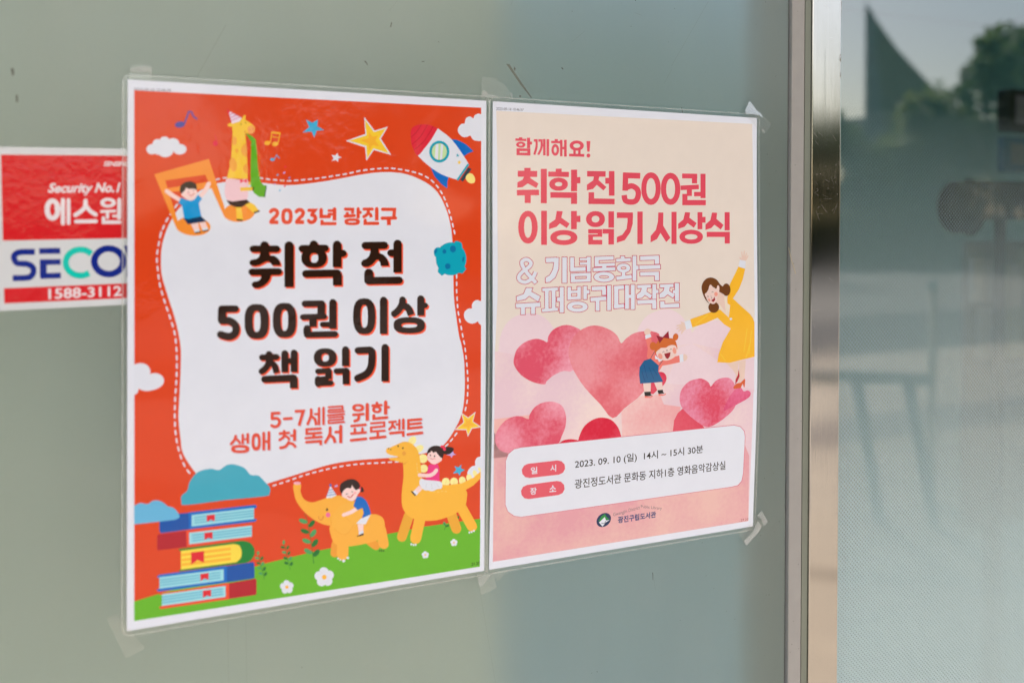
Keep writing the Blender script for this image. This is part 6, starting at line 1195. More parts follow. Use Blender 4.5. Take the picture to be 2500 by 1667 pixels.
   ('textshadow',4,'2016,2680 -2,10 -3,7 -6,6 -8,3 -10,2 -14,0 -13,-2 -11,-4 -8,-5 -6,-6 -3,-8 -2,-10 27,2 1,4 3,3 5,2 7,2 7,0 5,-2 3,-2 1,-4'),
   ('textshadow',6,'1930,2673 2,-10 3,-8 6,-5 8,-4 10,-2 14,0 13,2 10,4 9,5 6,7 3,8 2,10 -27,-2 -1,-5 -3,-3 -5,-2 -7,-1 -7,0 -5,1 -3,3 -1,4'),
   ('textshadow',4,'916,2904 -2,13 -5,7 -10,5 -12,3 -17,1 -26,-2 -26,-4 -16,-4 -13,-5 -9,-7 -5,-9 -2,-12 31,3 2,5 7,3 12,3 19,3 20,1 11,0 7,-2 2,-5'),
   ('textshadow',7,'773,2890 2,-12 5,-8 9,-5 13,-3 16,-1 26,2 26,3 17,5 12,5 9,7 6,9 2,12 -32,-3 -2,-5 -7,-3 -11,-3 -20,-3 -19,-1 -12,0 -7,2 -2,5'),
   ('textshadow',4,'1006,2856 0,26 -3,16 -5,12 -7,9 -8,4 -14,1 -13,-4 -9,-6 -7,-10 -5,-13 -2,-16 -1,-26 24,2 1,20 2,11 4,8 6,3 6,-2 4,-7 2,-11 1,-19'),
   ('textshadow',5,'932,2849 0,-26 3,-16 5,-12 6,-8 9,-5 14,0 13,3 9,6 7,10 4,13 3,16 1,26 -24,-2 -1,-20 -2,-11 -4,-7 -6,-3 -6,1 -4,7 -2,11 -1,19'),
   ('textred',6,'1143,2618 -65,-2 -2,51 1,8 6,5 8,1 6,-3 3,-7 1,-30 44,2 7,-2 4,-6 -1,-8 -4,-6'),
   ('textred',7,'1092,2684 7,0 10,-1 10,0 5,1 4,3 4,4 3,5 1,4 0,4 -2,7 -3,6 -3,4 -4,3 -5,1 -6,1 -4,0 -4,-1 -5,-3 -5,-3 -4,-3 -7,-2 -7,3 -3,6 0,7 6,6 3,3 6,4 9,5 9,3 10,0 10,-2 9,-3 9,-5 7,-9 5,-10 3,-12 1,-11 -4,-12 -6,-10 -9,-9 -10,-7 -13,-3 -13,0 -11,1 -7,0 -6,3 -4,7 1,7 5,6'),
   ('textred',5,'1186,2693 60,1 6,-2 4,-5 -1,-8 -4,-5 -7,-3 -60,-1 -6,2 -4,6 0,7 5,6'),
   ('textred',5,'1281,2640 43,2 -30,102 24,9 40,-134 -78,-3 -7,2 -4,6 0,7 5,7'),
   ('textred',6,'1393,2624 1,9 0,12 0,14 -2,13 -5,16 -7,18 -8,17 -5,12 -1,7 4,6 6,4 7,-1 5,-5 5,-12 8,-17 8,-19 6,-18 3,-17 0,-16 -1,-13 0,-9 -3,-7 -6,-5 -7,0 -6,4'),
   ('textred',7,'1402,2689 6,5 7,6 7,6 5,7 3,9 3,13 2,13 2,10 23,-2 -2,-9 -2,-14 -3,-15 -5,-15 -9,-11 -10,-9 -8,-7 -5,-4 -7,-3 -7,2 -4,5 0,7'),
   ('textred',8,'1437,2673 32,3 6,-2 3,-4 0,-6 -4,-4 -5,-3 -32,-2 -5,1 -4,4 0,6 4,5'),
   ('textred',9,'1460,2618 0,140 22,2 -1,-140 -2,-7 -5,-4 -7,-1 -5,4'),
   ('textred',5,'1497,2619 1,141 22,2 -1,-142 -2,-6 -5,-5 -7,0 -5,3'),
   ('textred',6,'1551,2624 117,2 5,-2 3,-4 -1,-5 -3,-4 -5,-1 -117,-2 -4,2 -3,4 0,5 4,4'),
   ('textred',7,'1660,2617 1,26 2,5 5,3 5,0 4,-3 1,-5 -2,-25 -2,-5 -4,-3 -5,0 -4,3'),
   ('textred',8,'1554,2648 116,3 5,-1 3,-4 -1,-5 -3,-4 -5,-2 -116,-3 -5,2 -2,3 0,5 3,4'),
   ('textred',9,'1542,2644 0,12 1,4 3,3 5,0 3,-2 1,-4 0,-12 -1,-4 -4,-2 -4,-1 -3,2'),
   ('textred',10,'1554,2668 127,2 4,-2 3,-4 0,-5 -4,-4 -5,-1 -126,-2 -5,2 -2,4 0,5 3,4'),
   ('textred',9,'1546,2692 137,1 4,-1 3,-5 0,-5 -4,-4 -5,-2 -137,0 -4,1 -3,4 0,6 4,4'),
   ('textred',6,'1552,2712 120,1 5,-1 3,-4 -1,-5 -3,-4 -5,-2 -120,-1 -5,1 -3,4 1,5 3,4'),
   ('textred',7,'1663,2705 2,21 2,5 5,3 5,0 3,-3 2,-5 -2,-21 -2,-5 -5,-3 -5,0 -3,3'),
   ('textred',8,'1553,2734 119,2 5,-1 3,-4 -1,-5 -3,-5 -5,-1 -119,-2 -5,1 -3,4 1,5 3,4'),
   ('textred',9,'1542,2729 2,17 1,4 4,2 4,0 3,-2 1,-4 -1,-17 -2,-4 -4,-3 -4,0 -3,3'),
   ('textred',10,'1553,2758 130,1 5,-1 3,-4 -1,-6 -3,-4 -6,-2 -129,-1 -5,1 -3,5 0,5 4,4'),
   ('textred',6,'1762,2710 88,0 6,-2 4,-5 -1,-7 -4,-6 -7,-2 -88,-1 -6,2 -4,6 1,7 5,5'),
   ('textred',7,'1797,2705 0,6 -1,10 -1,7 -2,4 -3,2 -7,3 -9,2 -6,1 -6,4 -2,7 3,7 6,5 7,1 6,-2 10,-2 11,-4 11,-7 5,-12 2,-12 0,-10 1,-6 -2,-8 -6,-5 -8,-1 -6,3'),
   ('textred',5,'1866,2622 1,135 31,3 -1,-136 -3,-9 -8,-6 -9,-1 -8,5'),
   ('textred',7,'1953,2614 0,19 3,8 6,4 7,1 7,-4 2,-7 0,-19 -3,-8 -6,-5 -7,0 -7,4'),
   ('textred',8,'1928,2645 78,2 7,-2 4,-5 -1,-7 -4,-6 -7,-2 -78,-2 -7,2 -4,5 1,7 4,6'),
   ('textred',6,'2028,2614 0,106 31,2 -1,-106 -3,-9 -7,-6 -10,-1 -7,5'),
   ('textred',7,'2048,2670 23,1 6,-2 4,-6 0,-7 -5,-6 -6,-2 -23,-1 -7,2 -4,5 1,7 4,6'),
   ('textred',7,'1926,2717 0,41 131,0 7,-2 4,-6 -1,-8 -5,-6 -8,-2 -103,0 0,-15 -2,-7 -7,-5 -7,-1 -6,4'),
   ('textred',6,'791,2782 -1,5 -1,7 -1,6 -3,6 -5,8 -8,8 -8,9 -5,6 -3,6 2,7 5,5 7,1 5,-3 6,-6 8,-8 8,-10 7,-10 4,-9 3,-9 1,-8 1,-4 -1,-7 -5,-6 -6,-2 -6,2'),
   ('textred',7,'796,2813 5,4 6,6 6,6 5,5 3,5 3,6 2,6 2,4 19,-7 -2,-4 -3,-6 -3,-8 -5,-8 -7,-7 -7,-7 -7,-6 -5,-4 -6,-3 -6,1 -3,5 -1,7'),
   ('textred',8,'847,2780 0,74 21,2 -1,-74 -2,-7 -5,-4 -6,0 -5,3'),
   ('textred',8,'885,2779 1,74 22,3 -1,-75 -2,-7 -5,-5 -7,0 -6,3'),
   ('textred',9,'862,2825 31,0 -1,-16 -32,0'),
   ('textred',6,'1010,2782 1,139 24,3 -1,-139 -2,-8 -6,-5 -8,-1 -6,4'),
   ('textred',6,'1051,2780 1,144 24,2 -1,-143 -2,-8 -6,-5 -8,0 -6,3'),
   ('textred',7,'1023,2862 41,2 -1,-22 -41,-1'),
   ('textred',7,'1174,2781 0,15 2,7 6,5 7,1 6,-4 2,-7 0,-15 -2,-7 -6,-4 -7,-1 -6,4'),
   ('textred',8,'1151,2809 74,0 6,-2 3,-5 0,-7 -5,-5 -6,-2 -73,-1 -6,2 -4,6 1,6 4,6'),
   ('textred',9,'1175,2799 0,6 -1,7 -1,6 -2,5 -5,4 -8,5 -9,5 -6,3 -4,5 0,7 3,5 7,3 6,-1 6,-3 9,-5 10,-6 9,-8 4,-10 2,-10 1,-9 0,-5 -1,-6 -5,-5 -7,-1 -6,3'),
   ('textred',10,'1184,2827 5,3 7,4 6,4 5,4 4,4 3,6 3,7 3,5 18,-9 -2,-5 -3,-7 -5,-8 -7,-8 -8,-6 -8,-5 -8,-4 -5,-3 -6,-2 -6,3 -3,6 2,6'),
   ('textred',11,'1240,2833 28,3 5,-2 4,-4 0,-6 -4,-6 -5,-2 -28,-3 -5,2 -4,4 0,6 4,6'),
   ('textred',12,'1257,2783 0,86 26,2 0,-85 -3,-8 -6,-6 -8,-1 -7,5'),
   ('textred',11,'1213,2868 -4,7 -6,9 -6,8 -5,5 -8,3 -11,2 -11,0 -8,1 -6,3 -3,6 1,7 5,6 7,1 8,0 12,-1 14,-2 13,-5 10,-9 8,-11 6,-10 4,-6 1,-7 -3,-7 -6,-4 -7,0'),
   ('textred',13,'1221,2893 6,2 8,2 9,2 5,4 6,5 6,8 6,8 4,6 19,-12 -5,-6 -6,-9 -8,-10 -9,-9 -11,-6 -11,-4 -9,-2 -7,-1 -7,0 -5,4 -1,7 4,7'),
   ('textred',6,'1483,2777 -125,-3 1,57 130,3 6,-2 4,-5 -1,-7 -4,-5 -6,-3 -108,-2 0,-14 105,3 6,-2 4,-6 -1,-7 -4,-5'),
   ('textred',7,'1416,2823 0,29 24,3 0,-30'),
   ('textred',8,'1362,2866 132,3 6,-2 3,-5 0,-7 -5,-6 -6,-2 -132,-2 -6,2 -3,5 0,7 5,5'),
   ('textred',5,'1368,2901 106,3 1,21 23,2 0,-46 -132,-3 -6,2 -4,5 0,8 5,6'),
   ('textred',6,'1552,2788 0,10 0,14 0,15 -3,13 -7,15 -10,17 -11,16 -8,11 -1,7 3,8 6,4 8,1 6,-5 7,-11 11,-16 12,-18 8,-19 4,-18 1,-17 -1,-15 0,-10 -2,-8 -7,-5 -8,0 -6,4'),
   ('textred',7,'1562,2864 5,4 6,5 7,6 4,5 3,7 3,11 3,11 2,8 25,-4 -2,-8 -3,-11 -4,-13 -5,-13 -9,-10 -9,-8 -7,-5 -5,-4 -7,-3 -8,2 -4,6 0,7'),
   ('textred',8,'1612,2841 34,1 7,-2 4,-5 0,-8 -5,-6 -7,-2 -34,-2 -7,2 -4,6 0,7 5,6'),
   ('textred',9,'1640,2783 1,142 28,2 -1,-142 -3,-8 -7,-6 -8,0 -7,4'),
   ('textred',5,'1747,2802 121,0 6,-3 4,-5 -1,-7 -5,-6 -6,-2 -121,1 -6,2 -4,5 1,7 5,6'),
   ('textred',6,'1764,2818 0,30 2,6 6,5 7,0 6,-3 2,-6 -1,-30 -2,-7 -5,-4 -7,-1 -6,3'),
   ('textred',6,'1829,2820 0,28 3,6 5,5 7,1 6,-4 2,-6 0,-28 -2,-7 -6,-5 -7,0 -6,3'),
   ('textred',7,'1746,2866 124,1 6,-2 4,-6 -1,-7 -4,-5 -7,-2 -124,-1 -7,2 -3,6 1,6 4,6'),
   ('textred',5,'1745,2923 128,-1 7,-2 4,-6 -1,-8 -5,-6 -8,-2 -128,1 -7,2 -3,7 1,7 5,6'),
   ('textred',6,'1916,2793 105,2 0,14 -115,1 0,52 130,4 6,-1 3,-5 0,-6 -4,-5 -6,-2 -110,-3 0,-15 116,-1 -1,-52 -126,-2 -5,2 -3,5 0,5 4,5'),
   ('textred',7,'1963,2860 1,45 23,2 -1,-45'),
   ('textred',8,'1911,2922 131,-1 7,-2 4,-6 -1,-8 -6,-6 -7,-2 -131,1 -7,2 -3,7 0,7 6,6'),
   ('textred',6,'2076,2797 59,0 5,-1 4,-5 -1,-6 -4,-5 -6,-2 -59,0 -5,2 -3,5 0,6 4,4'),
   ('textred',7,'2096,2791 -1,6 -1,9 -2,9 -2,6 -4,5 -6,5 -7,5 -4,4 -4,5 1,6 4,6 7,2 6,-2 4,-4 8,-5 8,-7 7,-8 3,-11 3,-11 1,-9 1,-7 -2,-6 -5,-5 -6,-1 -6,2'),
   ('textred',8,'2101,2828 24,26 15,-13 -23,-26 -6,-3 -7,0 -5,4 -1,6'),
   ('textred',9,'2139,2822 27,1 5,-2 3,-4 0,-5 -4,-5 -5,-2 -27,0 -5,1 -3,4 0,6 4,4'),
   ('textred',10,'2156,2778 0,85 21,2 0,-86 -2,-6 -6,-4 -6,0 -5,3'),
   ('textred',5,'2189,2777 1,86 25,3 -1,-87 -2,-7 -7,-5 -7,0 -6,3'),
   ('textred',9,'2086,2895 104,1 0,27 24,3 -1,-53 -129,-1 -7,3 -4,5 1,7 5,6'),
   ('textred',6,'2361,2777 -126,-1 1,93 133,-1 6,-2 4,-6 -1,-7 -5,-5 -7,-3 -106,1 -1,-47 104,1 7,-2 4,-6 -1,-7 -5,-5'),
   ('textred',7,'2253,2833 109,0 6,-2 4,-6 -1,-6 -5,-6 -7,-2 -108,1 -6,2 -4,6 1,6 5,5'),
   ('textred',5,'2243,2921 131,-2 7,-3 4,-6 -1,-8 -5,-6 -8,-2 -131,3 -7,2 -4,7 1,7 6,6'),
   ('textred',6,'1855,2647 -1,10 -5,7 -7,6 -10,3 -12,2 -17,0 -16,-3 -13,-3 -10,-6 -7,-7 -5,-8 -1,-10 28,2 1,5 5,4 7,3 11,1 11,1 7,-2 5,-3 1,-5'),
   ('textred',7,'1751,2638 1,-10 5,-7 7,-6 10,-4 12,-1 17,0 16,2 13,4 10,5 7,7 5,8 1,11 -28,-3 -1,-5 -5,-3 -7,-3 -11,-2 -11,0 -7,2 -5,3 -1,4'),
   ('textred',7,'2008,2674 -2,10 -3,7 -6,5 -8,4 -10,2 -13,-1 -13,-2 -10,-3 -8,-5 -6,-6 -4,-8 -1,-10 25,2 1,5 3,3 5,2 8,2 7,0 5,-2 4,-3 1,-4'),
   ('textred',9,'1924,2667 1,-10 4,-7 6,-5 7,-4 10,-2 14,0 13,2 10,4 8,5 6,6 3,8 2,10 -25,-2 -1,-5 -4,-3 -5,-3 -7,-1 -8,0 -5,2 -3,3 -1,4'),
   ('textred',8,'909,2899 -2,12 -5,7 -9,5 -13,3 -16,1 -26,-2 -26,-4 -16,-4 -12,-5 -9,-7 -6,-8 -2,-13 30,3 2,6 7,3 12,3 20,3 20,1 11,0 7,-2 3,-5'),
   ('textred',9,'767,2884 2,-11 5,-8 9,-5 13,-2 16,-1 26,1 25,4 17,4 12,5 9,7 6,8 2,13 -30,-3 -3,-6 -7,-3 -11,-3 -20,-3 -20,-1 -12,0 -7,2 -2,5'),
   ('textred',6,'999,2851 -1,25 -2,16 -5,12 -6,8 -9,5 -13,0 -14,-3 -8,-6 -6,-10 -5,-13 -3,-16 -1,-25 23,2 1,20 2,11 4,8 7,3 6,-2 4,-6 2,-12 1,-20'),
   ('textred',7,'926,2844 1,-26 3,-16 4,-12 6,-8 9,-4 13,-1 14,3 8,6 7,10 4,13 3,16 1,26 -23,-3 -1,-20 -2,-11 -4,-8 -7,-3 -6,2 -4,7 -2,11 -1,20'),
  ],
  'print_code': [
   ('black',4,('.21.27', [284.0, 411.0, 292.7, 411.1, 284.0, 413.6, 292.7, 413.7], 0.02, 0.0)),
  ],
 },
 'right': {
  'date_stamp': [
   ('stamp',1,('2023-09-10 10:46:57', [3.3, 5.2, 30.6, 4.9, 3.3, 7.8, 30.6, 7.2], 0.0, 0.0)),
  ],
  'printed_field': [
   ('cream',2,'34,84 2876,-20 15,610 6,1136 -1,623 -7,500 -14,1204 -2872,-4 -17,-1205 1,-688 27,-511 2,-327 -3,-885'),
  ],
  'pale_heart_picture#49': [
   ('wash1',3,'53,2242 5,-34 3,-43 8,-42 13,-41 18,-41 23,-36 27,-30 33,-24 37,-19 42,-14 47,-8 45,-3 44,3 42,8 38,13 35,19 31,25 28,26 21,25 17,26 26,36 48,50 58,60 28,60 -14,59 -42,58 -71,44 -112,29 -138,14 -123,-10 -101,-50 -86,-73 -56,-56 -10,-18 19,-2'),
  ],
  'pale_heart_picture#50': [
   ('wash1',3,'1521,2145 3,-40 13,-27 18,-25 23,-29 27,-27 34,-23 43,-20 49,-15 48,-11 44,-5 43,1 41,6 41,14 39,21 35,23 27,27 23,29 22,31 24,27 23,28 14,41 10,71 2,83 -29,65 -76,32 -106,12 -105,-1 -103,-11 -102,-24 -76,-40 -36,-65 -11,-81'),
  ],
  'pale_heart_picture#51': [
   ('wash1',4,'2140,2510 15,-341 41,-42 17,-12 25,-17 32,-16 41,-12 48,-11 44,-6 37,0 33,3 35,11 44,25 45,31 33,23 184,107 112,56 7,500'),
  ],
  'pink_wash_picture#52': [
   ('wash2',5,'20,2238 33,-1 718,168 472,51 396,-141 516,-45 772,163 -4,500 -14,1204 -2872,-4 -17,-1205'),
   ('wash1',6,'2007,2299 148,-29 370,215 2,147 -134,77 -540,-61'),
   ('wash3',6,'1347,2878 214,-130 223,2 45,99 201,39 -79,266 2,65 -588,-55'),
   ('wash4',6,'19,2842 207,-7 157,-4 -33,104 -243,22 -82,213'),
   ('wash5',7,'21,2961 0,231 246,2 2555,128 69,137 18,678 -2872,-4'),
   ('wash1',7,'2527,2632 -2,-147 213,-25 191,-27 -3,350 -122,-33 -137,40'),
  ],
  'heart_picture': [
   ('heartA',6,'518,2565 -34,-5 -46,-12 -44,-16 -40,-20 -38,-23 -34,-25 -28,-29 -23,-30 -16,-28 -8,-21 -2,-19 3,-21 6,-28 9,-30 15,-28 22,-24 27,-21 31,-17 35,-13 40,-9 36,-4 28,3 25,7 21,8 18,9 14,9 11,1 4,-11 1,-19 5,-20 12,-20 16,-21 20,-18 27,-15 31,-12 31,-9 26,-4 25,-1 25,3 27,6 27,9 24,11 21,8 19,10 12,24 2,44 -4,59 -11,61 -18,68 -25,71 -27,50 -30,12 -33,-8 -33,-5 -35,8 -35,12 -32,13 -29,17 -26,18 -20,16 -8,14 -3,11'),
  ],
  'heart_picture#53': [
   ('heartB',7,'1251,2934 -44,-29 -44,-54 -48,-58 -58,-55 -61,-60 -55,-58 -46,-57 -40,-57 -33,-53 -24,-50 -18,-46 -10,-43 -3,-36 5,-33 10,-32 16,-35 22,-34 27,-30 35,-24 41,-19 41,-14 39,-8 39,-2 40,4 45,10 47,17 41,18 33,19 26,21 22,22 16,27 12,29 13,15 15,-6 17,-18 22,-19 28,-17 32,-18 36,-13 40,-8 43,-3 41,-1 35,0 33,2 30,8 29,8 27,14 14,34 -2,68 -14,88 -25,91 -36,90 -46,93 -54,79 -70,61 -79,47 -69,40 -50,42 -41,34'),
  ],
  'heart_picture#54': [
   ('heartR',8,'1767,2526 35,4 21,9 15,12 12,15 6,17 1,17 -5,19 -10,20 -17,19 -25,19 -31,19 -28,15 -19,15 -15,12 -21,-1 -33,-19 -38,-31 -28,-34 -19,-37 -10,-40 14,-30 53,-15 78,-5'),
  ],
  'heart_picture#55': [
   ('heartR',8,'1946,3219 -3,-109 11,-95 42,-69 56,-38 156,92 122,132 3,74'),
  ],
  'heart_picture#56': [
   ('heartE',9,'2386,2714 -9,-7 -5,-17 -9,-17 -18,-14 -21,-13 -21,-10 -18,-7 -17,-5 -24,-1 -36,3 -43,5 -38,11 -33,18 -30,24 -23,25 -16,25 -8,28 -4,29 1,31 7,33 16,34 31,35 40,37 41,34 41,31 42,28 37,24 28,18 23,13 24,7 27,2 29,-4 33,-10 42,-16 47,-21 45,-25 44,-28 43,-30 32,-32 16,-31 4,-32 1,-34 0,-42 -4,-44 -10,-39 -19,-35 -26,-30 -30,-21 -34,-9 -38,-1 -34,3 -28,6 -25,10 -22,12 -20,19 -17,20'),
  ],
  'heart_picture#57': [
   ('heartP',10,'2550,2966 4,-26 21,-41 25,-40 29,-37 34,-35 31,-26 24,-13 21,-4 19,2 14,12 12,18 13,13 18,1 19,-5 18,-1 16,8 15,11 7,13 -2,13 -8,15 -19,16 -32,16 -42,16 -41,15 -36,13 -36,12 -34,10 -36,14 -35,12'),
  ],
  'heart_picture#58': [
   ('heartA',8,'580,2726 28,3 26,6 25,10 22,12 20,16 17,20 14,27 11,31 7,32 1,32 -3,32 -6,32 -10,29 -14,29 -14,26 -8,24 -10,23 -24,19 -46,15 -61,12 -72,8 -95,3 -105,-1 -85,-4 -50,-6 -29,-9 -24,-13 -23,-18 -17,-23 -13,-23 -8,-23 -3,-23 1,-23 6,-25 10,-25 15,-24 18,-22 21,-22 24,-18 27,-14 29,-11 28,-6 26,-3 24,2 25,4 27,11 28,15 20,6 7,-5 0,-13 3,-17 12,-20 16,-24 19,-21 23,-15 26,-13 27,-9 29,-5 30,-2'),
  ],
  'heart_picture#59': [
   ('heartC',8,'878,3137 4,-21 7,-29 11,-30 13,-27 17,-27 21,-24 28,-21 33,-17 33,-13 31,-7 32,-3 32,2 33,6 33,9 31,15 28,21 27,28 23,30 18,37 15,40 10,29'),
  ],
  'heart_picture#60': [
   ('heartC',9,'657,3134 18,-11 26,-14 27,-12 26,-4 27,-1 26,1 30,6 30,8 21,5 1,50'),
  ],
  'woman_picture': [
   ('skin2',10,'2561,2480 172,-4 -13,86 16,40 -32,70 -17,12 10,-68 -46,-59'),
   ('skin2',11,'2733,2476 86,-7 -14,187 -49,31 -34,22 13,-68'),
   ('red2',12,'2731,2557 12,75 -25,50 -30,30 6,-52 27,-42'),
   ('rust',13,'2664,2739 37,-34 56,-7 48,-36 10,6 -5,78 -11,5 -14,-40 -27,43 -83,3'),
   ('coat',12,'2656,1842 97,76 111,82 42,46 22,48 3,351 -178,24 -137,20 -153,-15 16,-81 53,-119 98,-130 -84,-46 -81,-69 -148,49 -159,35 -26,-81 132,-33 107,-28 53,-20 75,-3 102,81 21,-121 -37,-18 3,-66 35,-132 63,-99 42,-71 86,23 -31,106 -50,99'),
   ('white',13,'2063,2051 69,-13 28,79 -74,14'),
   ('white',13,'2747,1453 75,12 -8,80 -83,-23'),
   ('skin2',14,'2063,2062 -49,-15 16,25 -55,11 -13,11 45,1 -42,22 7,7 42,-10 -29,31 11,8 37,-22 -13,37 11,6 25,-29 26,-21'),
   ('skin2',14,'2757,1455 -21,-30 14,0 21,14 -6,-67 11,-5 12,55 12,-63 12,2 -2,58 20,-38 11,5 -14,42 23,-24 9,8 -23,39 -14,14'),
   ('skin2',13,'2466,1754 81,52 38,40 3,44 -21,90 -75,-71 -54,-35'),
   ('cream4',14,'2547,1817 38,23 3,50 34,18 -19,124 -108,-84 -12,-64 84,96'),
   ('hair2',15,'2380,1624 25,3 26,8 23,11 16,15 14,17 12,16 16,12 15,10 7,12 -4,18 -11,20 -12,11 -12,-2 -13,-10 -16,-11 -20,-14 -24,-15 -23,-5 -25,10 -25,21 -17,22 -7,21 1,23 5,21 13,22 17,19 7,9 -11,-7 -20,-17 -19,-21 -15,-22 -12,-25 -10,-25 -7,-22 -4,-22 2,-22 9,-21 14,-21 18,-17 20,-12 23,-7'),
   ('hair2',16,'2627,1753 -2,18 -7,16 -9,13 -13,9 -14,5 -15,0 -14,-6 -12,-10 -10,-14 -6,-16 -2,-18 2,-18 7,-16 9,-13 13,-9 14,-5 15,0 14,6 12,10 10,13 6,17'),
   ('hair2',16,'2484,1925 -3,16 -8,14 -12,11 -16,8 -18,4 -19,-1 -18,-5 -16,-9 -12,-12 -7,-15 -3,-15 3,-16 8,-13 12,-12 16,-8 18,-4 18,1 19,5 15,9 13,12 7,15'),
   ('hair2',17,'2480,1727 68,-15 -1,88 -47,-23'),
   ('skin3',18,'2375,1695 14,5 16,16 14,13 13,6 12,3 9,-1 5,-8 2,-12 4,-9 7,-3 7,1 6,5 3,9 2,14 -1,15 -4,16 -5,16 -6,17 -6,19 -6,19 -6,17 -7,13 -7,11 -10,8 -11,4 -14,1 -15,-4 -16,-9 -16,-13 -15,-15 -12,-15 -11,-16 -7,-13 -4,-8 -1,-6 2,-6 9,-6 13,-6 12,-11 10,-23 9,-28'),
   ('blushc',19,'2469,1793 -4,11 -8,7 -12,3 -11,-3 -8,-8 -3,-12 3,-10 8,-8 12,-3 11,3 9,9'),
   ('blushc',19,'2375,1843 3,7 -1,7 -5,4 -7,1 -7,-3 -6,-6 -4,-8 1,-6 5,-5 7,0 8,3'),
   ('mouth',19,'2385,1853 27,-13 17,-23 7,35 -25,19'),
   ('hair',19,'2396,1775 2,-2 2,-3 2,-3 1,-1 2,1 3,2 3,2 2,2 2,0 1,0 1,-1 0,-1 -1,-1 -2,-1 -4,-3 -3,-2 -5,-1 -3,2 -3,3 -2,3 -1,2 0,1 0,1 1,1 1,0'),
   ('hair',19,'2340,1817 1,-2 3,-2 2,-3 1,0 2,0 2,3 2,3 2,2 1,0 1,1 1,-1 1,-1 -1,-1 -1,-2 -3,-3 -3,-3 -4,-2 -4,2 -3,3 -2,3 -2,1 0,1 0,1 1,1 2,0'),
   ('hair',20,'2381,1807 1,3 2,5 2,5 2,4 3,3 3,3 2,1 1,1 -2,0 -4,1 -6,0 -3,0 -1,0 0,1 0,1 1,0 4,0 5,0 5,-1 4,-1 -1,-3 -3,-2 -3,-2 -3,-3 -2,-4 -2,-5 -1,-4 -1,-4 -1,0 -1,0 -1,0'),
   ('white',13,'2646,2048 -5,9 -12,4 -11,-5 -5,-9 5,-9 11,-4 12,5'),
   ('coat2',13,'2830,2154 -41,233 0,2 3,2 3,1 3,-1 2,-3 41,-232 -1,-3 -2,-2 -4,-1 -3,2'),
   ('coat2',13,'2886,2179 -34,233 0,3 3,2 3,1 3,-1 2,-3 34,-233 -1,-3 -2,-2 -4,-1 -3,2'),
   ('coat2',13,'2501,2396 55,70 3,1 3,1 3,-2 1,-2 -1,-3 -55,-69 -2,-2 -4,0 -3,1 -1,3'),
   ('coat2',14,'2872,2290 -55,153 0,3 3,2 3,1 3,0 2,-3 55,-153 0,-3 -2,-2 -4,-1 -3,0'),
   ('coat2',13,'2200,2087 147,-86 2,-3 0,-2 -2,-3 -4,0 -3,0 -146,87 -2,2 0,3 2,2 3,1'),
   ('coat2',13,'2703,1586 42,-21 2,-2 0,-3 -2,-3 -3,-1 -3,1 -42,22 -2,2 0,3 2,2 3,1'),
  ],
  'girl_picture': [
   ('skin3',9,'1585,2624 91,3 -2,87 -73,-2'),
   ('skin3',9,'1713,2628 92,0 10,78 -63,1'),
   ('black',10,'1601,2710 73,2 3,30 20,12 -89,0'),
   ('black',10,'1752,2705 63,-1 5,25 16,12 -71,2'),
   ('coral',11,'1604,2748 71,15 24,-14 -2,14 -22,11 -66,-5'),
   ('coral',11,'1763,2740 63,11 26,-12 -3,16 -29,8 -52,-2'),
   ('coral',9,'1613,2203 60,-19 9,48 38,45 -3,85 41,55 64,-7 122,-20 62,-10 5,68 -150,18 -51,2 -48,61 -117,-120 -19,-42 12,-73'),
   ('white',10,'1606,2165 60,-13 13,32 -68,18'),
   ('white',10,'2004,2375 43,-6 7,74 -43,5'),
   ('skin2',11,'1600,2149 -3,-8 -2,-10 1,-9 5,-6 8,-5 7,-4 5,-3 4,-3 6,0 10,2 12,4 10,6 4,7 3,8 -1,8 -4,8 -7,7 -8,6 -10,3 -11,1 -10,0 -8,-3 -6,-3'),
   ('skin2',11,'2051,2380 3,-8 6,-2 7,0 9,4 11,7 8,7 4,7 1,7 0,8 -3,7 -4,8 -6,6 -10,5 -11,4 -9,-3 -5,-16 -2,-23'),
   ('denim',10,'1595,2408 75,-17 95,75 -6,58 59,102 -133,2 -132,-1 -13,-85 5,-74'),
   ('denim2',11,'1592,2451 39,129 1,2 2,0 2,0 1,-1 0,-2 -39,-129 -1,-2 -2,0 -2,0 -1,1'),
   ('denim2',11,'1649,2476 58,120 1,2 2,0 2,0 1,-2 0,-1 -58,-121 -2,-1 -2,-1 -1,1 -1,1'),
   ('denim2',12,'1568,2513 38,98 2,1 1,1 2,-1 1,-1 0,-2 -38,-97 -2,-2 -1,0 -2,0 -1,1'),
   ('denim2',12,'1693,2489 51,68 2,1 2,0 2,-1 0,-1 0,-2 -52,-67 -1,-1 -2,-1 -2,1 0,2'),
   ('navy2',10,'1713,2326 -43,61 4,2 43,-60'),
   ('navy2',11,'1807,2419 -44,48 4,3 44,-48'),
   ('white',12,'1720,2360 38,36 49,19 -41,18 -12,-29 -31,-4'),
   ('ginger',10,'1737,2276 -1,11 -5,10 -7,8 -9,6 -11,3 -11,-1 -11,-4 -9,-6 -8,-9 -4,-11 -2,-11 2,-12 4,-10 7,-8 10,-6 10,-3 12,1 10,4 10,6 7,9 5,11'),
   ('ginger',15,'1991,2204 -8,16 -14,11 -17,1 -15,-7 -9,-15 0,-18 8,-17 14,-10 17,-2 15,8 9,15'),
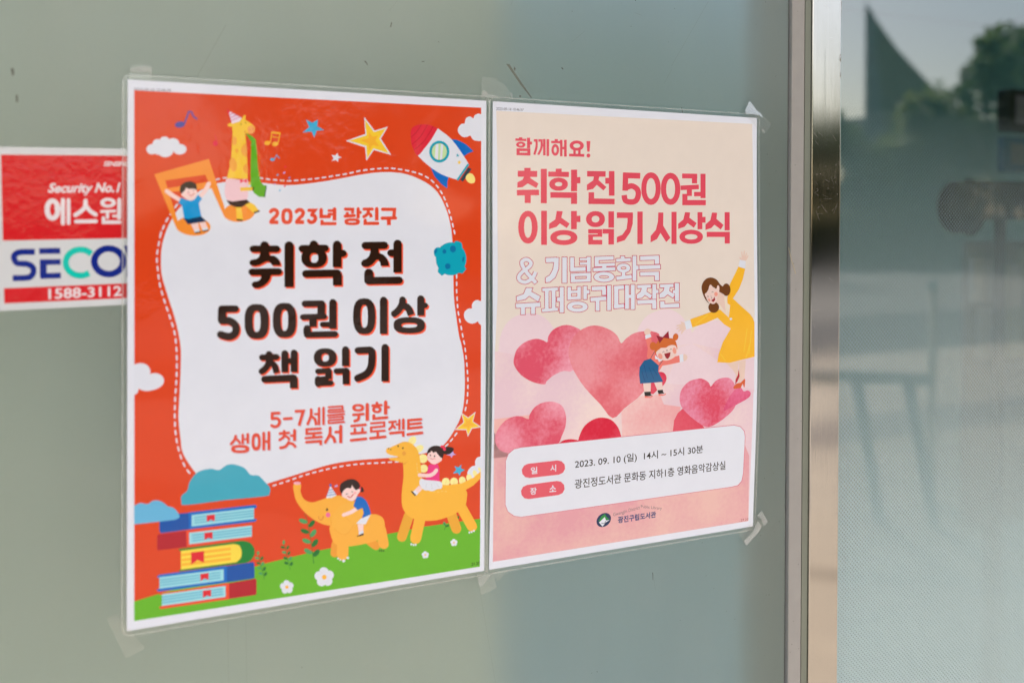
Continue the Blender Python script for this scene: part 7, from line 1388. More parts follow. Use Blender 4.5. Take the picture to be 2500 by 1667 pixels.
   ('ginger',16,'1745,2235 18,-15 22,-14 23,-8 25,-1 27,3 25,5 23,3 21,4 18,10 14,20 10,26 7,22 3,15 -2,12 -6,5 -12,-5 -17,-12 -20,-7 -24,3 -27,7 -26,7 -27,6 -27,6 -23,6 -17,9 -13,10 -10,2 -9,-13 -7,-21 -1,-22 6,-21 11,-22'),
   ('skin3',17,'1735,2331 10,-9 15,-9 13,-7 5,-5 4,-3 7,-2 17,0 22,1 19,-1 12,-5 9,-6 11,-5 16,-4 18,-2 17,1 14,3 12,5 9,8 6,12 2,14 0,16 -2,17 -5,19 -10,17 -16,12 -20,9 -21,8 -21,5 -22,3 -21,-1 -23,-6 -22,-9 -19,-10 -15,-12 -11,-12 -7,-12 -5,-11 -1,-10'),
   ('maroon',17,'1735,2173 73,18 67,-56 10,75 -64,-11 -48,51'),
   ('blushc',18,'1805,2370 3,15 -4,13 -11,7 -13,-1 -14,-9 -9,-13 -3,-15 4,-13 11,-7 13,1 13,8'),
   ('blushc',18,'1967,2329 1,17 -5,12 -10,5 -12,-3 -10,-11 -7,-16 0,-16 5,-12 10,-6 12,3 10,11'),
   ('mouth',18,'1825,2355 76,-12 -8,39 -23,26 -25,-11'),
   ('hair',19,'1808,2344 2,-3 3,-4 3,-3 2,-1 2,0 3,3 4,4 2,2 1,1 1,0 1,-1 0,-1 0,-1 -3,-2 -3,-4 -4,-3 -5,-2 -4,2 -4,4 -2,4 -2,3 -1,1 1,1 1,1 1,0'),
   ('hair',18,'1893,2323 2,-3 3,-4 3,-3 2,-1 3,0 3,3 3,4 3,2 1,1 1,0 1,-1 0,-1 0,-1 -3,-2 -3,-4 -4,-3 -5,-2 -4,2 -4,4 -3,4 -2,3 0,1 0,1 1,1 1,0'),
   ('hair',18,'1851,2332 2,-3 1,-4 2,-4 1,-1 1,1 3,3 3,3 2,3 1,1 1,0 1,-1 0,-1 -2,-3 -3,-4 -3,-4 -4,-2 -4,3 -2,4 -2,5 -1,3 0,1 0,1 1,0 2,0'),
  ],
  'info_box': [
   ('boxedge',10,'291,3118 2396,4 83,24 52,51 13,62 -8,375 -16,80 -47,40 -82,7 -2374,3 -72,-18 -65,-50 -27,-69 -7,-401 26,-62 56,-38'),
   ('white',11,'291,3123 2396,5 80,23 48,48 14,60 -8,374 -16,76 -45,39 -78,8 -2374,4 -70,-19 -63,-48 -26,-65 -7,-401 26,-59 54,-37'),
  ],
  'label_pill#61': [
   ('rose',12,'385,3411 303,2 41,-13 22,-34 -6,-41 -33,-34 -45,-13 -302,0 -40,13 -21,33 6,41 31,33'),
  ],
  'label_pill#62': [
   ('rose',12,'385,3605 305,-1 41,-13 21,-34 -8,-42 -33,-34 -46,-12 -304,3 -40,13 -20,33 7,41 32,34'),
  ],
  'info_lettering': [
   ('white',13,('일', [39.5, 331.3, 46.1, 331.5, 39.6, 337.8, 46.3, 337.9], 0.02, 0.0)),
  ],
  'info_lettering#63': [
   ('white',13,('시', [59.5, 331.3, 65.5, 331.5, 59.7, 337.7, 65.7, 337.9], 0.02, 0.0)),
  ],
  'info_lettering#64': [
   ('white',13,('장', [39.2, 350.2, 46.0, 350.6, 39.4, 356.8, 46.2, 357.0], 0.02, 0.0)),
  ],
  'info_lettering#65': [
   ('white',13,('소', [59.2, 350.4, 66.1, 350.8, 59.4, 356.6, 66.3, 356.9], 0.02, 0.0)),
  ],
  'info_lettering#66': [
   ('ink',12,('2023. 09. 10 (일)  14시 ~ 15시 30분', [85.3, 329.4, 230.9, 329.1, 85.5, 338.7, 231.3, 338.5], 0.012, 0.0)),
  ],
  'info_lettering#67': [
   ('ink',12,('광진정도서관 문화동 지하1층 영화음악감상실', [85.6, 347.8, 259.1, 348.1, 85.8, 356.7, 259.5, 357.0], 0.012, 0.0)),
  ],
  'library_emblem': [
   ('navy3',8,'1248,3859 11,16 5,19 -2,19 -8,18 -14,16 -18,12 -22,8 -23,2 -22,-3 -20,-8 -15,-12 -11,-16 -5,-19 2,-19 8,-18 13,-16 19,-12 21,-8 23,-2 22,2 20,9'),
   ('green4',9,'1126,3907 29,-41 38,-20 24,34 30,24 -39,2 -14,-29 -45,33'),
   ('white',10,'1132,3920 62,-45 15,36 41,0 -45,18 -33,35'),
   ('navy3',11,'1157,3933 6,1 10,2 11,2 9,-1 6,-4 4,-6 2,-7 2,-4 -5,-2 -2,4 -2,6 -4,5 -4,3 -7,1 -10,-2 -9,-2 -7,-1'),
  ],
  'library_lettering': [
   ('greyt',8,('Gwangjin District', [128.6, 384.8, 158.5, 381.4, 128.7, 389.2, 158.6, 385.7], 0.0, 0.0)),
   ('greyt',8,('Public Library', [159.7, 380.9, 183.8, 385.8, 159.9, 384.6, 183.9, 389.6], 0.0, 0.0)),
  ],
  'library_lettering#68': [
   ('navyt',9,('광진구립도서관', [133.9, 389.1, 177.3, 389.3, 134.1, 395.7, 177.5, 395.5], 0.03, 0.0)),
  ],
  'print_code': [
   ('maroon',8,('..27.27', [279.0, 410.3, 290.8, 410.8, 279.0, 412.7, 290.9, 413.4], 0.0, 0.0)),
  ],
  'heading_lettering': [
   ('rosetext',3,'261,313 0,22 35,-1 -1,-23'),
   ('rosetext',4,'224,345 111,0 1,-22 -111,0'),
   ('rosetext',3,'342,313 1,96 32,-1 -1,-97'),
   ('rosetext',4,'369,373 25,0 1,-27 -25,0'),
   ('rosetext',3,'237,438 140,-3 1,-25 -141,3'),
   ('rosetext',3,'237,476 140,-2 1,-25 -140,3'),
   ('rosetext',4,'237,422 0,50 32,-1 0,-50'),
   ('rosetext',4,'345,418 0,50 33,-1 -1,-50'),
   ('rosetext',3,'412,346 32,-2 0,-22 -32,1'),
   ('rosetext',4,'428,324 1,13 0,17 1,19 -2,18 -4,19 -6,20 -7,19 -4,13 21,5 5,-13 6,-19 7,-21 5,-21 1,-20 0,-20 -1,-18 -1,-13'),
   ('rosetext',3,'459,344 25,-1 0,-23 -25,1'),
   ('rosetext',5,'480,322 1,14 0,21 0,22 -3,19 -6,17 -9,17 -9,16 -7,11 20,9 7,-11 9,-16 10,-20 8,-20 2,-22 1,-23 -1,-21 0,-14'),
   ('rosetext',6,'494,388 23,-1 0,-22 -23,1'),
   ('rosetext',7,'506,318 1,150 26,-1 -1,-150'),
   ('rosetext',3,'542,318 1,155 27,-1 0,-155'),
   ('rosetext',3,'627,313 0,18 33,-1 0,-18'),
   ('rosetext',4,'590,353 109,-2 1,-23 -110,3'),
   ('rosetext',5,'682,318 1,153 26,-1 0,-153'),
   ('rosetext',3,'725,316 0,156 29,-1 -1,-156'),
   ('rosetext',6,'703,405 30,-1 0,-23 -30,1'),
   ('rosetext',3,'823,406 0,42 26,0 0,-43'),
   ('rosetext',3,'875,404 0,43 26,-1 0,-42'),
   ('rosetext',4,'778,469 162,-2 1,-27 -163,3'),
   ('rosetext',3,'328,377 -2,7 -5,7 -7,6 -10,5 -12,3 -12,1 -12,0 -12,-3 -10,-4 -7,-5 -5,-6 -2,-8 29,-1 2,4 4,2 6,2 7,0 7,0 6,-3 4,-3 1,-3'),
   ('rosetext',4,'232,380 2,-7 4,-7 8,-6 10,-4 11,-4 13,-1 12,0 12,3 10,4 7,5 5,7 2,7 -30,1 -1,-3 -4,-3 -6,-2 -7,0 -7,1 -6,2 -4,3 -2,3'),
   ('rosetext',3,'674,412 -1,14 -4,13 -7,12 -8,8 -10,6 -10,2 -11,-1 -10,-5 -8,-8 -7,-11 -4,-13 -1,-14 25,-1 1,11 4,9 5,6 5,1 6,-2 5,-6 3,-9 2,-11'),
   ('rosetext',4,'593,415 1,-14 4,-13 7,-12 8,-9 10,-6 10,-2 11,2 10,5 8,8 7,11 4,13 1,14 -25,1 -2,-11 -3,-9 -5,-6 -6,-2 -6,3 -4,6 -4,9 -1,11'),
   ('rosetext',4,'936,362 -3,13 -7,12 -12,10 -16,8 -19,6 -20,2 -19,-1 -19,-4 -16,-7 -12,-9 -7,-12 -3,-12 39,-1 3,7 8,7 12,4 14,1 15,-2 12,-5 8,-7 3,-8'),
   ('rosetext',5,'783,368 2,-12 8,-12 12,-10 16,-9 18,-5 20,-3 20,1 18,4 16,7 13,10 7,11 3,12 -39,2 -3,-8 -8,-6 -12,-4 -15,-1 -14,2 -12,5 -9,7 -2,8'),
   ('rosetext',3,'963,318 42,-1 -8,100 -25,1'),
   ('rosetext',3,'1006,452 -3,10 -8,8 -10,3 -11,-3 -7,-6 -3,-10 3,-10 7,-7 11,-3 10,2 8,7'),
  ],
  'heading_lettering#69': [
   ('rosetext',3,'316,588 0,31 64,-2 0,-31'),
   ('rosetext',4,'250,671 197,-3 1,-56 -198,3'),
   ('rosetext',3,'242,840 225,-6 -1,-51 -225,6'),
   ('rosetext',4,'320,835 0,72 62,0 0,-73'),
   ('rosetext',3,'484,592 0,315 62,0 1,-317'),
   ('rosetext',3,'638,586 0,30 63,-2 0,-30'),
   ('rosetext',4,'560,662 217,-2 1,-48 -217,3'),
   ('rosetext',3,'799,591 0,201 65,-1 0,-202'),
   ('rosetext',4,'859,717 40,-1 0,-59 -40,1'),
   ('rosetext',3,'582,856 280,-2 1,-53 -281,3'),
   ('rosetext',4,'799,833 0,77 64,-1 1,-77'),
   ('rosetext',3,'970,651 202,-3 1,-53 -202,3'),
   ('rosetext',3,'1208,593 0,234 62,-1 0,-235'),
   ('rosetext',4,'1168,714 46,-1 0,-56 -46,1'),
   ('rosetext',3,'986,798 0,110 61,-1 0,-110'),
   ('rosetext',4,'984,908 287,0 1,-53 -287,0'),
   ('rosetext',3,'1363,657 195,0 2,-56 -195,0'),
   ('rosetext',3,'1395,779 14,-6 20,-9 18,-6 12,-2 9,1 12,5 11,7 8,6 4,7 2,9 1,11 -1,10 -2,12 -5,12 -6,10 -5,5 -5,2 -10,3 -12,1 -13,0 -12,-1 -11,-2 -7,-2 -2,-1 -2,-3 -2,-11 -2,-13 -1,-10 -61,8 1,9 2,16 5,19 11,19 19,13 20,7 20,4 18,1 19,0 21,-2 23,-6 21,-11 17,-16 11,-19 8,-19 4,-19 2,-18 -2,-19 -6,-20 -11,-18 -17,-15 -21,-12 -24,-10 -28,-4 -30,5 -26,10 -22,10 -14,6'),
   ('rosetext',3,'2045,642 182,-2 1,-48 -182,2'),
   ('rosetext',4,'2163,618 0,72 62,-1 0,-73'),
   ('rosetext',3,'2029,759 219,-14 -3,-46 -219,15'),
   ('rosetext',4,'2102,746 -1,69 62,-1 0,-69'),
   ('rosetext',3,'2266,591 0,243 62,-1 0,-244'),
   ('rosetext',4,'2188,817 91,-2 0,-43 -91,1'),
   ('rosetext',5,'2048,795 -1,112 61,-1 1,-112'),
   ('rosetext',6,'2047,907 283,-3 1,-52 -284,4'),
   ('rosetext',3,'487,976 -1,312 60,1 1,-314'),
   ('rosetext',3,'799,975 -1,170 62,0 1,-171'),
   ('rosetext',4,'858,1078 40,0 0,-60 -40,1'),
   ('rosetext',3,'1202,975 -1,155 62,0 1,-156'),
   ('rosetext',3,'981,1185 152,0 0,-41 -152,0'),
   ('rosetext',4,'1083,1164 -1,50 51,0 0,-50'),
   ('rosetext',5,'981,1216 152,0 0,-23 -152,0'),
   ('rosetext',6,'982,1196 0,75 50,0 0,-75'),
   ('rosetext',7,'980,1288 152,1 1,-44 -152,-1'),
   ('rosetext',3,'1137,1186 126,0 0,-44 -126,0'),
   ('rosetext',4,'1201,1164 -1,125 62,0 1,-125'),
   ('rosetext',3,'1295,1038 180,-1 0,-54 -180,1'),
   ('rosetext',3,'1525,974 -2,312 61,1 2,-313'),
   ('rosetext',3,'1919,973 -3,314 61,1 2,-316'),
   ('rosetext',3,'2229,974 -1,170 59,-1 1,-170'),
   ('rosetext',4,'2282,1078 44,0 1,-59 -45,1'),
   ('rosetext',3,'2561,971 -1,184 64,0 1,-185'),
   ('rosetext',3,'2339,1220 286,1 0,-52 -286,0'),
   ('rosetext',4,'2561,1195 -1,92 64,0 1,-92'),
   ('rosetext',5,'315,666 -18,31 -51,23 -1,50 52,-6 55,-35 87,41 21,-43 -83,-48 3,-15'),
   ('rosetext',5,'1046,645 -11,41 -66,41 -2,54 68,-15 40,-39 73,51 33,-32 -86,-65 9,-37'),
   ('rosetext',4,'1364,605 61,0 -5,125 0,46 -63,-1'),
   ('rosetext',3,'649,976 63,3 -15,59 87,54 -30,42 -73,-42 -35,31 -79,22 3,-52 63,-38'),
   ('rosetext',4,'1413,1016 62,-6 -3,82 -28,82 -62,75 -89,24 1,-55 61,-21 48,-58 11,-70'),
   ('rosetext',3,'1765,981 59,0 -3,127 84,119 -50,42 -66,-89 -40,59 -75,32 1,-62 61,-59 24,-83'),
   ('rosetext',3,'2080,975 61,3 -10,51 87,54 -34,46 -75,-46 -37,37 -76,20 1,-50 61,-42'),
   ('rosetext',5,'2405,976 64,2 -9,61 87,61 -34,46 -79,-48 -38,33 -72,19 1,-55 60,-43'),
   ('rosetext',3,'767,727 -3,17 -10,15 -15,13 -20,9 -24,7 -27,2 -27,-1 -23,-6 -20,-9 -15,-12 -9,-14 -3,-17 59,-1 3,8 8,6 12,4 15,1 16,-1 12,-5 8,-6 3,-9'),
   ('rosetext',4,'571,731 3,-17 9,-14 15,-13 20,-10 23,-6 27,-3 27,2 24,5 20,9 15,12 10,14 3,17 -60,1 -3,-8 -8,-6 -12,-4 -16,-1 -15,2 -12,4 -8,7 -3,8'),
   ('rosetext',3,'1794,748 -4,44 -11,39 -17,32 -23,25 -27,15 -31,6 -31,-5 -27,-15 -22,-24 -17,-31 -11,-38 -3,-44 58,-1 4,41 11,32 17,21 21,7 21,-8 18,-21 11,-33 4,-41'),
   ('rosetext',4,'1570,752 3,-43 11,-39 17,-32 23,-25 26,-15 32,-6 31,4 27,14 23,24 17,32 11,38 3,44 -59,1 -4,-41 -11,-32 -17,-21 -22,-7 -21,8 -17,22 -11,32 -4,41'),
   ('rosetext',3,'2025,746 -4,44 -11,38 -18,33 -24,24 -27,16 -32,5 -32,-5 -27,-14 -23,-24 -17,-31 -11,-38 -3,-44 61,-1 3,40 11,32 17,21 21,7 21,-8 17,-21 12,-32 4,-41'),
   ('rosetext',4,'1796,750 3,-43 11,-38 18,-32 23,-25 27,-16 32,-6 31,5 28,14 23,24 18,31 11,38 4,44 -62,1 -4,-40 -11,-32 -17,-20 -21,-7 -22,8 -16,21 -11,32 -4,40'),
   ('rosetext',3,'452,1127 -4,41 -9,36 -16,31 -20,23 -24,14 -27,4 -27,-5 -24,-14 -20,-23 -15,-30 -9,-36 -3,-41 59,0 3,39 8,31 12,20 16,7 16,-7 13,-20 8,-31 3,-39'),
   ('rosetext',4,'254,1127 3,-41 10,-36 15,-31 20,-23 24,-14 27,-5 27,4 24,15 20,22 15,31 10,36 3,42 -60,0 -3,-40 -8,-31 -12,-20 -16,-7 -16,7 -13,21 -8,31 -3,39'),
   ('rosetext',3,'866,1222 -5,20 -14,17 -22,14 -29,10 -35,7 -40,2 -39,-3 -35,-6 -28,-11 -22,-14 -13,-17 -5,-19 69,0 5,10 15,8 24,5 30,2 29,-2 24,-5 16,-8 5,-10'),
   ('rosetext',4,'579,1222 5,-20 14,-16 21,-14 29,-11 34,-7 40,-2 40,2 34,7 30,11 22,14 13,17 5,19 -70,0 -5,-10 -16,-8 -23,-5 -30,-2 -30,2 -23,5 -16,8 -5,10'),
   ('rosetext',3,'1164,1049 -3,21 -10,18 -16,16 -21,11 -25,8 -29,2 -28,-2 -25,-7 -20,-12 -16,-15 -10,-18 -3,-21 61,0 3,13 8,10 14,6 17,3 17,-3 13,-7 9,-10 3,-13'),
   ('rosetext',4,'958,1050 4,-21 9,-18 16,-15 21,-12 25,-8 28,-2 29,2 25,7 20,11 16,16 10,18 3,21 -61,0 -3,-13 -9,-10 -13,-6 -17,-3 -17,3 -14,7 -8,10 -3,13'),
   ('rosetext',3,'2294,1219 -5,19 -14,17 -22,14 -29,11 -34,6 -39,2 -40,-2 -33,-7 -29,-11 -21,-14 -13,-17 -5,-19 65,0 6,11 16,8 24,6 30,2 31,-2 24,-5 16,-9 6,-10'),
   ('rosetext',4,'2010,1218 5,-19 14,-17 21,-14 29,-11 34,-6 39,-3 39,3 34,6 29,11 22,14 14,17 4,20 -66,0 -6,-11 -16,-9 -24,-5 -31,-2 -30,2 -24,5 -16,9 -6,10'),
  ],
  'outlined_lettering': [
   ('outline',3,'404,1526 -4,10 -6,13 -6,12 -8,10 -12,9 -15,11 -16,8 -11,3 -10,1 -13,-3 -11,-4 -6,-4 -2,-2 -1,-3 0,-5 1,-5 2,-5 7,-7 9,-8 9,-8 9,-8 11,-7 10,-6 7,-5 -29,-36 -7,4 -11,7 -12,8 -12,9 -10,10 -12,10 -11,13 -8,15 -3,16 1,16 6,16 13,14 17,10 19,8 23,4 24,0 23,-7 22,-12 19,-13 18,-14 13,-16 10,-18 6,-15 4,-9'),
   ('outline',4,'340,1530 8,-5 13,-8 14,-10 12,-11 9,-11 7,-12 5,-16 -3,-17 -12,-15 -15,-12 -17,-11 -20,-6 -21,2 -19,6 -17,9 -14,13 -6,17 1,16 4,14 5,12 8,14 9,12 8,11 6,7 40,-26 -6,-7 -7,-10 -8,-10 -4,-8 -3,-8 -2,-7 -1,-4 0,1 2,-2 7,-4 8,-2 4,0 4,1 9,5 7,6 2,3 0,-2 -1,1 -2,5 -5,5 -7,7 -11,7 -12,8 -9,5'),
   ('outline',5,'293,1512 30,45 94,96 37,-30 -91,-92 -28,-42'),
   ('white',6,'410,1528 -4,10 -6,13 -7,13 -8,11 -13,10 -16,11 -16,8 -13,4 -12,0 -13,-2 -13,-5 -7,-4 -3,-4 -2,-5 -1,-7 1,-6 4,-6 7,-8 9,-8 10,-9 9,-7 11,-7 10,-7 7,-4 -21,-27 -7,4 -11,7 -12,8 -11,9 -11,9 -11,10 -10,12 -8,14 -3,14 1,15 6,14 11,13 15,9 19,7 21,5 22,-1 22,-7 21,-10 19,-13 17,-14 13,-15 9,-17 6,-15 4,-9'),
   ('white',7,'336,1525 8,-5 13,-8 14,-10 11,-10 9,-10 6,-11 4,-14 -3,-15 -10,-13 -14,-12 -16,-9 -18,-6 -19,1 -17,6 -16,9 -12,11 -5,15 1,15 3,12 5,12 7,13 9,12 8,11 6,7 30,-20 -6,-7 -8,-9 -7,-11 -5,-9 -3,-8 -3,-8 0,-5 0,-2 4,-3 8,-5 10,-3 6,0 6,2 10,5 8,7 3,4 0,1 0,3 -4,6 -5,6 -8,7 -11,8 -12,8 -9,5'),
   ('white',8,'301,1514 27,40 89,91 28,-22 -87,-89 -25,-37'),
   ('outline',3,'529,1456 122,-3 -3,-54 -122,3'),
   ('outline',3,'698,1397 -2,249 62,2 1,-250'),
   ('outline',4,'607,1404 68,-3 -3,111 -37,80 -59,43 -52,4 0,-53 46,-24 33,-54 8,-55'),
   ('white',5,'535,1450 109,-3 -2,-42 -109,3'),
   ('white',4,'704,1403 -1,238 48,1 2,-238'),
   ('white',6,'614,1410 54,-3 -3,103 -35,78 -57,41 -42,3 0,-43 44,-23 34,-56 8,-56'),
   ('outline',3,'781,1400 -1,134 55,1 0,-134'),
   ('outline',4,'783,1543 177,-4 -3,-48 -177,5'),
   ('outline',5,'959,1397 -1,152 55,1 1,-153'),
   ('outline',6,'883,1442 90,-2 -2,-32 -89,2'),
   ('outline',6,'883,1483 89,-2 -1,-32 -89,1'),
   ('outline',6,'787,1590 227,-3 -2,-41 -226,3'),
   ('outline',3,'787,1644 227,-2 -2,-41 -227,2'),
   ('outline',7,'788,1564 -1,66 58,2 0,-66'),
   ('outline',7,'955,1563 0,67 58,1 0,-67'),
   ('white',5,'787,1406 0,122 41,1 1,-122'),
   ('white',6,'789,1537 163,-3 -1,-37 -164,4'),
   ('white',7,'965,1403 -1,140 42,1 1,-141'),
   ('white',8,'890,1436 76,-1 -1,-21 -76,1'),
   ('white',8,'890,1477 75,-1 0,-21 -76,1'),
   ('white',8,'793,1584 214,-3 -1,-29 -214,3'),
   ('white',8,'793,1638 214,-2 -2,-29 -213,2'),
   ('white',9,'794,1570 0,55 44,1 0,-55'),
   ('white',9,'962,1569 -1,55 45,1 0,-55'),
   ('outline',3,'1043,1444 222,-4 -2,-47 -221,5'),
   ('outline',4,'1043,1415 -1,75 59,0 0,-75'),
   ('outline',5,'1043,1502 235,-6 -2,-39 -235,6'),
   ('outline',6,'1124,1485 0,38 59,1 0,-38'),
   ('outline',7,'1027,1547 254,-5 -2,-45 -254,6'),
   ('outline',3,'1269,1597 -4,15 -12,12 -18,11 -24,7 -28,5 -33,1 -32,-3 -29,-5 -23,-9 -18,-11 -11,-13 -3,-15 69,2 3,3 10,3 15,3 19,1 19,-1 16,-1 10,-3 3,-3'),
   ('outline',8,'1034,1592 3,-14 12,-13 17,-10 24,-8 28,-4 33,-2 32,3 29,5 23,9 19,11 11,13 4,15 -71,-1 -3,-4 -10,-3 -15,-2 -20,-1 -19,0 -15,1 -10,3 -3,4'),
   ('white',5,'1050,1438 208,-4 -1,-35 -208,4'),
   ('white',6,'1049,1421 0,63 45,0 0,-63'),
   ('white',7,'1050,1496 221,-5 -1,-28 -222,6'),
   ('white',8,'1131,1491 0,26 45,1 0,-27'),
   ('white',9,'1034,1541 240,-5 -2,-33 -240,6'),
   ('white',9,'1262,1597 -4,13 -11,11 -17,9 -22,7 -27,4 -31,1 -30,-2 -27,-6 -22,-7 -17,-10 -10,-12 -4,-13 56,1 4,7 11,5 17,3 22,2 22,-1 18,-3 11,-4 4,-6'),
   ('white',10,'1040,1592 4,-13 11,-11 16,-9 23,-7 26,-4 31,-1 30,2 27,5 22,8 17,10 11,12 4,13 -57,-1 -4,-6 -11,-5 -18,-4 -22,-1 -21,0 -18,3 -11,5 -4,5'),
   ('outline',3,'1327,1395 0,33 58,0 0,-33'),
   ('outline',6,'1278,1461 178,-6 -3,-43 -177,7'),
   ('outline',3,'1339,1546 -1,60 55,1 1,-60'),
   ('outline',4,'1282,1635 186,-16 -7,-47 -186,16'),
   ('outline',5,'1461,1393 -2,252 59,2 1,-254'),
   ('outline',6,'1497,1539 46,0 1,-52 -46,0'),
   ('outline',4,'1448,1515 -2,14 -8,12 -13,9 -17,8 -19,4 -23,1 -23,-2 -19,-5 -17,-8 -12,-10 -8,-12 -2,-13 57,1 2,3 5,2 8,2 9,1 10,0 8,-2 5,-2 1,-4'),
   ('outline',5,'1285,1513 2,-14 8,-11 13,-10 16,-7 20,-5 23,-1 22,2 20,5 17,8 12,10 8,12 2,13 -58,-1 -1,-3 -5,-2 -8,-2 -10,-1 -9,1 -8,1 -5,3 -2,3'),
   ('white',7,'1334,1401 0,21 44,0 0,-21'),
   ('white',8,'1285,1455 163,-6 -2,-30 -163,6'),
   ('white',5,'1346,1552 -1,48 41,0 0,-47'),
   ('white',6,'1288,1628 172,-14 -5,-35 -172,15'),
   ('white',7,'1468,1399 -2,240 44,1 2,-241'),
   ('white',8,'1504,1533 32,0 0,-40 -31,0'),
   ('white',6,'1441,1515 -2,12 -7,10 -12,9 -15,6 -18,4 -21,1 -21,-2 -18,-4 -15,-7 -11,-9 -7,-10 -2,-12 43,1 2,5 7,5 10,3 12,1 13,-1 10,-3 6,-4 3,-5'),
   ('white',7,'1292,1513 2,-12 7,-10 12,-9 15,-6 18,-4 21,-1 20,2 18,4 15,7 12,9 7,10 2,12 -43,0 -3,-6 -6,-5 -10,-3 -13,-1 -12,1 -10,3 -7,4 -2,6'),
   ('outline',3,'1547,1449 232,-4 -2,-53 -232,5'),
   ('outline',4,'1714,1413 -1,73 65,1 1,-73'),
   ('outline',3,'1546,1599 231,0 -1,-50 -231,1'),
   ('outline',4,'1712,1568 0,78 65,2 1,-79'),
   ('white',5,'1554,1443 217,-4 -2,-40 -216,4'),
   ('white',6,'1721,1419 -1,61 51,0 1,-60'),
   ('white',5,'1553,1593 216,0 0,-38 -217,1'),
   ('white',6,'1720,1574 -1,66 51,1 0,-66'),
   ('outline',9,'1537,1537 255,-4 -2,-50 -255,4'),
   ('white',10,'1544,1531 240,-4 -1,-38 -241,4'),
   ('outline',3,'224,1862 259,-4 -3,-51 -259,4'),
   ('outline',4,'272,1841 0,81 54,2 0,-81'),
   ('outline',4,'374,1839 0,84 55,2 0,-84'),
   ('outline',4,'327,1672 79,2 -14,35 91,47 -27,58 -94,-57 -36,29 -97,15 1,-53 72,-21'),
   ('white',5,'229,1856 247,-3 -2,-40 -247,4'),
   ('white',6,'278,1847 0,70 42,1 0,-69'),
   ('white',6,'380,1845 0,72 42,2 1,-73'),
   ('white',5,'331,1678 66,1 -13,33 91,46 -22,48 -92,-56 -38,30 -87,14 0,-42 71,-20'),
   ('outline',3,'490,1719 175,-4 -3,-41 -174,4'),
   ('outline',4,'488,1908 177,-8 -4,-41 -177,9'),
   ('outline',5,'515,1699 0,187 53,2 0,-188'),
   ('outline',5,'586,1697 -1,186 54,2 0,-186'),
   ('outline',3,'641,1815 51,1 0,-47 -51,-2'),
   ('outline',4,'669,1672 -1,247 57,2 1,-247'),
   ('white',6,'496,1713 162,-4 -2,-29 -161,4'),
   ('white',6,'494,1902 164,-7 -3,-29 -164,7'),
   ('white',7,'522,1705 -1,176 40,1 1,-176'),
   ('white',7,'592,1703 0,175 40,1 1,-175'),
   ('white',5,'647,1809 39,1 0,-36 -38,-1'),
   ('white',6,'676,1678 -1,235 43,2 1,-236'),
   ('outline',3,'751,1674 -1,131 52,1 1,-130'),
   ('outline',3,'854,1673 0,129 52,2 1,-129'),
   ('outline',4,'766,1745 127,-1 -2,-37 -127,2'),
   ('outline',4,'766,1803 127,-1 -2,-39 -127,1'),
   ('outline',3,'919,1669 -1,135 53,2 1,-135'),
   ('outline',4,'953,1753 46,1 0,-46 -46,-1'),
   ('outline',4,'979,1869 -4,16 -11,12 -18,11 -24,7 -27,5 -33,0 -31,-3 -28,-6 -23,-9 -18,-12 -11,-13 -3,-15 66,2 3,4 10,4 16,2 20,2 19,-1 16,-1 10,-3 4,-4'),
   ('outline',5,'748,1862 3,-15 11,-13 18,-10 23,-8 28,-4 32,-1 32,3 28,6 23,9 18,12 11,13 4,15 -67,-2 -4,-4 -10,-3 -16,-3 -19,-1 -20,0 -16,1 -10,3 -3,4'),
   ('white',5,'758,1680 -1,119 39,1 0,-119'),
   ('white',5,'861,1680 -1,116 39,1 1,-117'),
   ('white',6,'772,1739 114,-1 -1,-25 -114,2'),
   ('white',6,'772,1797 114,-1 -2,-27 -113,1'),
   ('white',5,'926,1675 -1,123 39,1 1,-123'),
   ('white',6,'959,1747 33,1 0,-34 -32,-1'),
   ('white',6,'972,1869 -4,14 -10,11 -17,9 -22,7 -26,4 -31,0 -30,-2 -26,-6 -21,-8 -17,-10 -10,-13 -4,-13 53,2 4,6 12,6 17,4 23,1 22,0 18,-3 11,-4 4,-7'),
   ('white',7,'754,1862 4,-13 10,-12 17,-9 22,-7 26,-4 30,0 30,2 26,6 22,8 17,10 11,13 3,13 -54,-2 -4,-6 -11,-6 -18,-3 -22,-2 -23,0 -17,3 -12,4 -4,7'),
   ('outline',3,'1011,1726 166,-3 -3,-49 -166,3'),
   ('outline',4,'1122,1693 -1,77 57,2 0,-78'),
   ('outline',5,'998,1828 183,-9 -5,-48 -183,9'),
   ('outline',6,'1051,1804 -1,113 57,2 0,-113'),
   ('outline',6,'1176,1670 -1,245 57,2 1,-246'),
   ('white',5,'1017,1720 152,-3 -2,-37 -152,3'),
   ('white',6,'1128,1699 0,65 43,1 0,-65'),
   ('white',7,'1004,1822 170,-8 -4,-37 -169,9'),
   ('white',8,'1058,1810 -1,101 43,1 0,-100'),
   ('white',7,'1183,1676 -1,234 43,1 1,-234'),
   ('outline',3,'1253,1723 126,-3 -3,-47 -126,3'),
   ('outline',4,'1253,1691 -1,198 62,2 1,-198'),
   ('outline',5,'1253,1904 127,-9 -7,-47 -126,9'),
   ('outline',6,'1374,1671 -1,240 58,2 1,-241'),
   ('outline',3,'1440,1668 -1,247 58,2 1,-248'),
   ('outline',7,'1406,1807 57,2 0,-45 -56,-2'),
   ('white',5,'1259,1717 113,-3 -3,-35 -112,3'),
   ('white',6,'1260,1697 -1,186 48,2 1,-186'),
   ('white',7,'1260,1897 112,-7 -5,-35 -112,7'),
   ('white',8,'1381,1677 -1,228 44,1 1,-228'),
   ('white',8,'1447,1674 -1,236 44,1 1,-236'),
   ('white',9,'1413,1801 43,2 0,-33 -42,-1'),
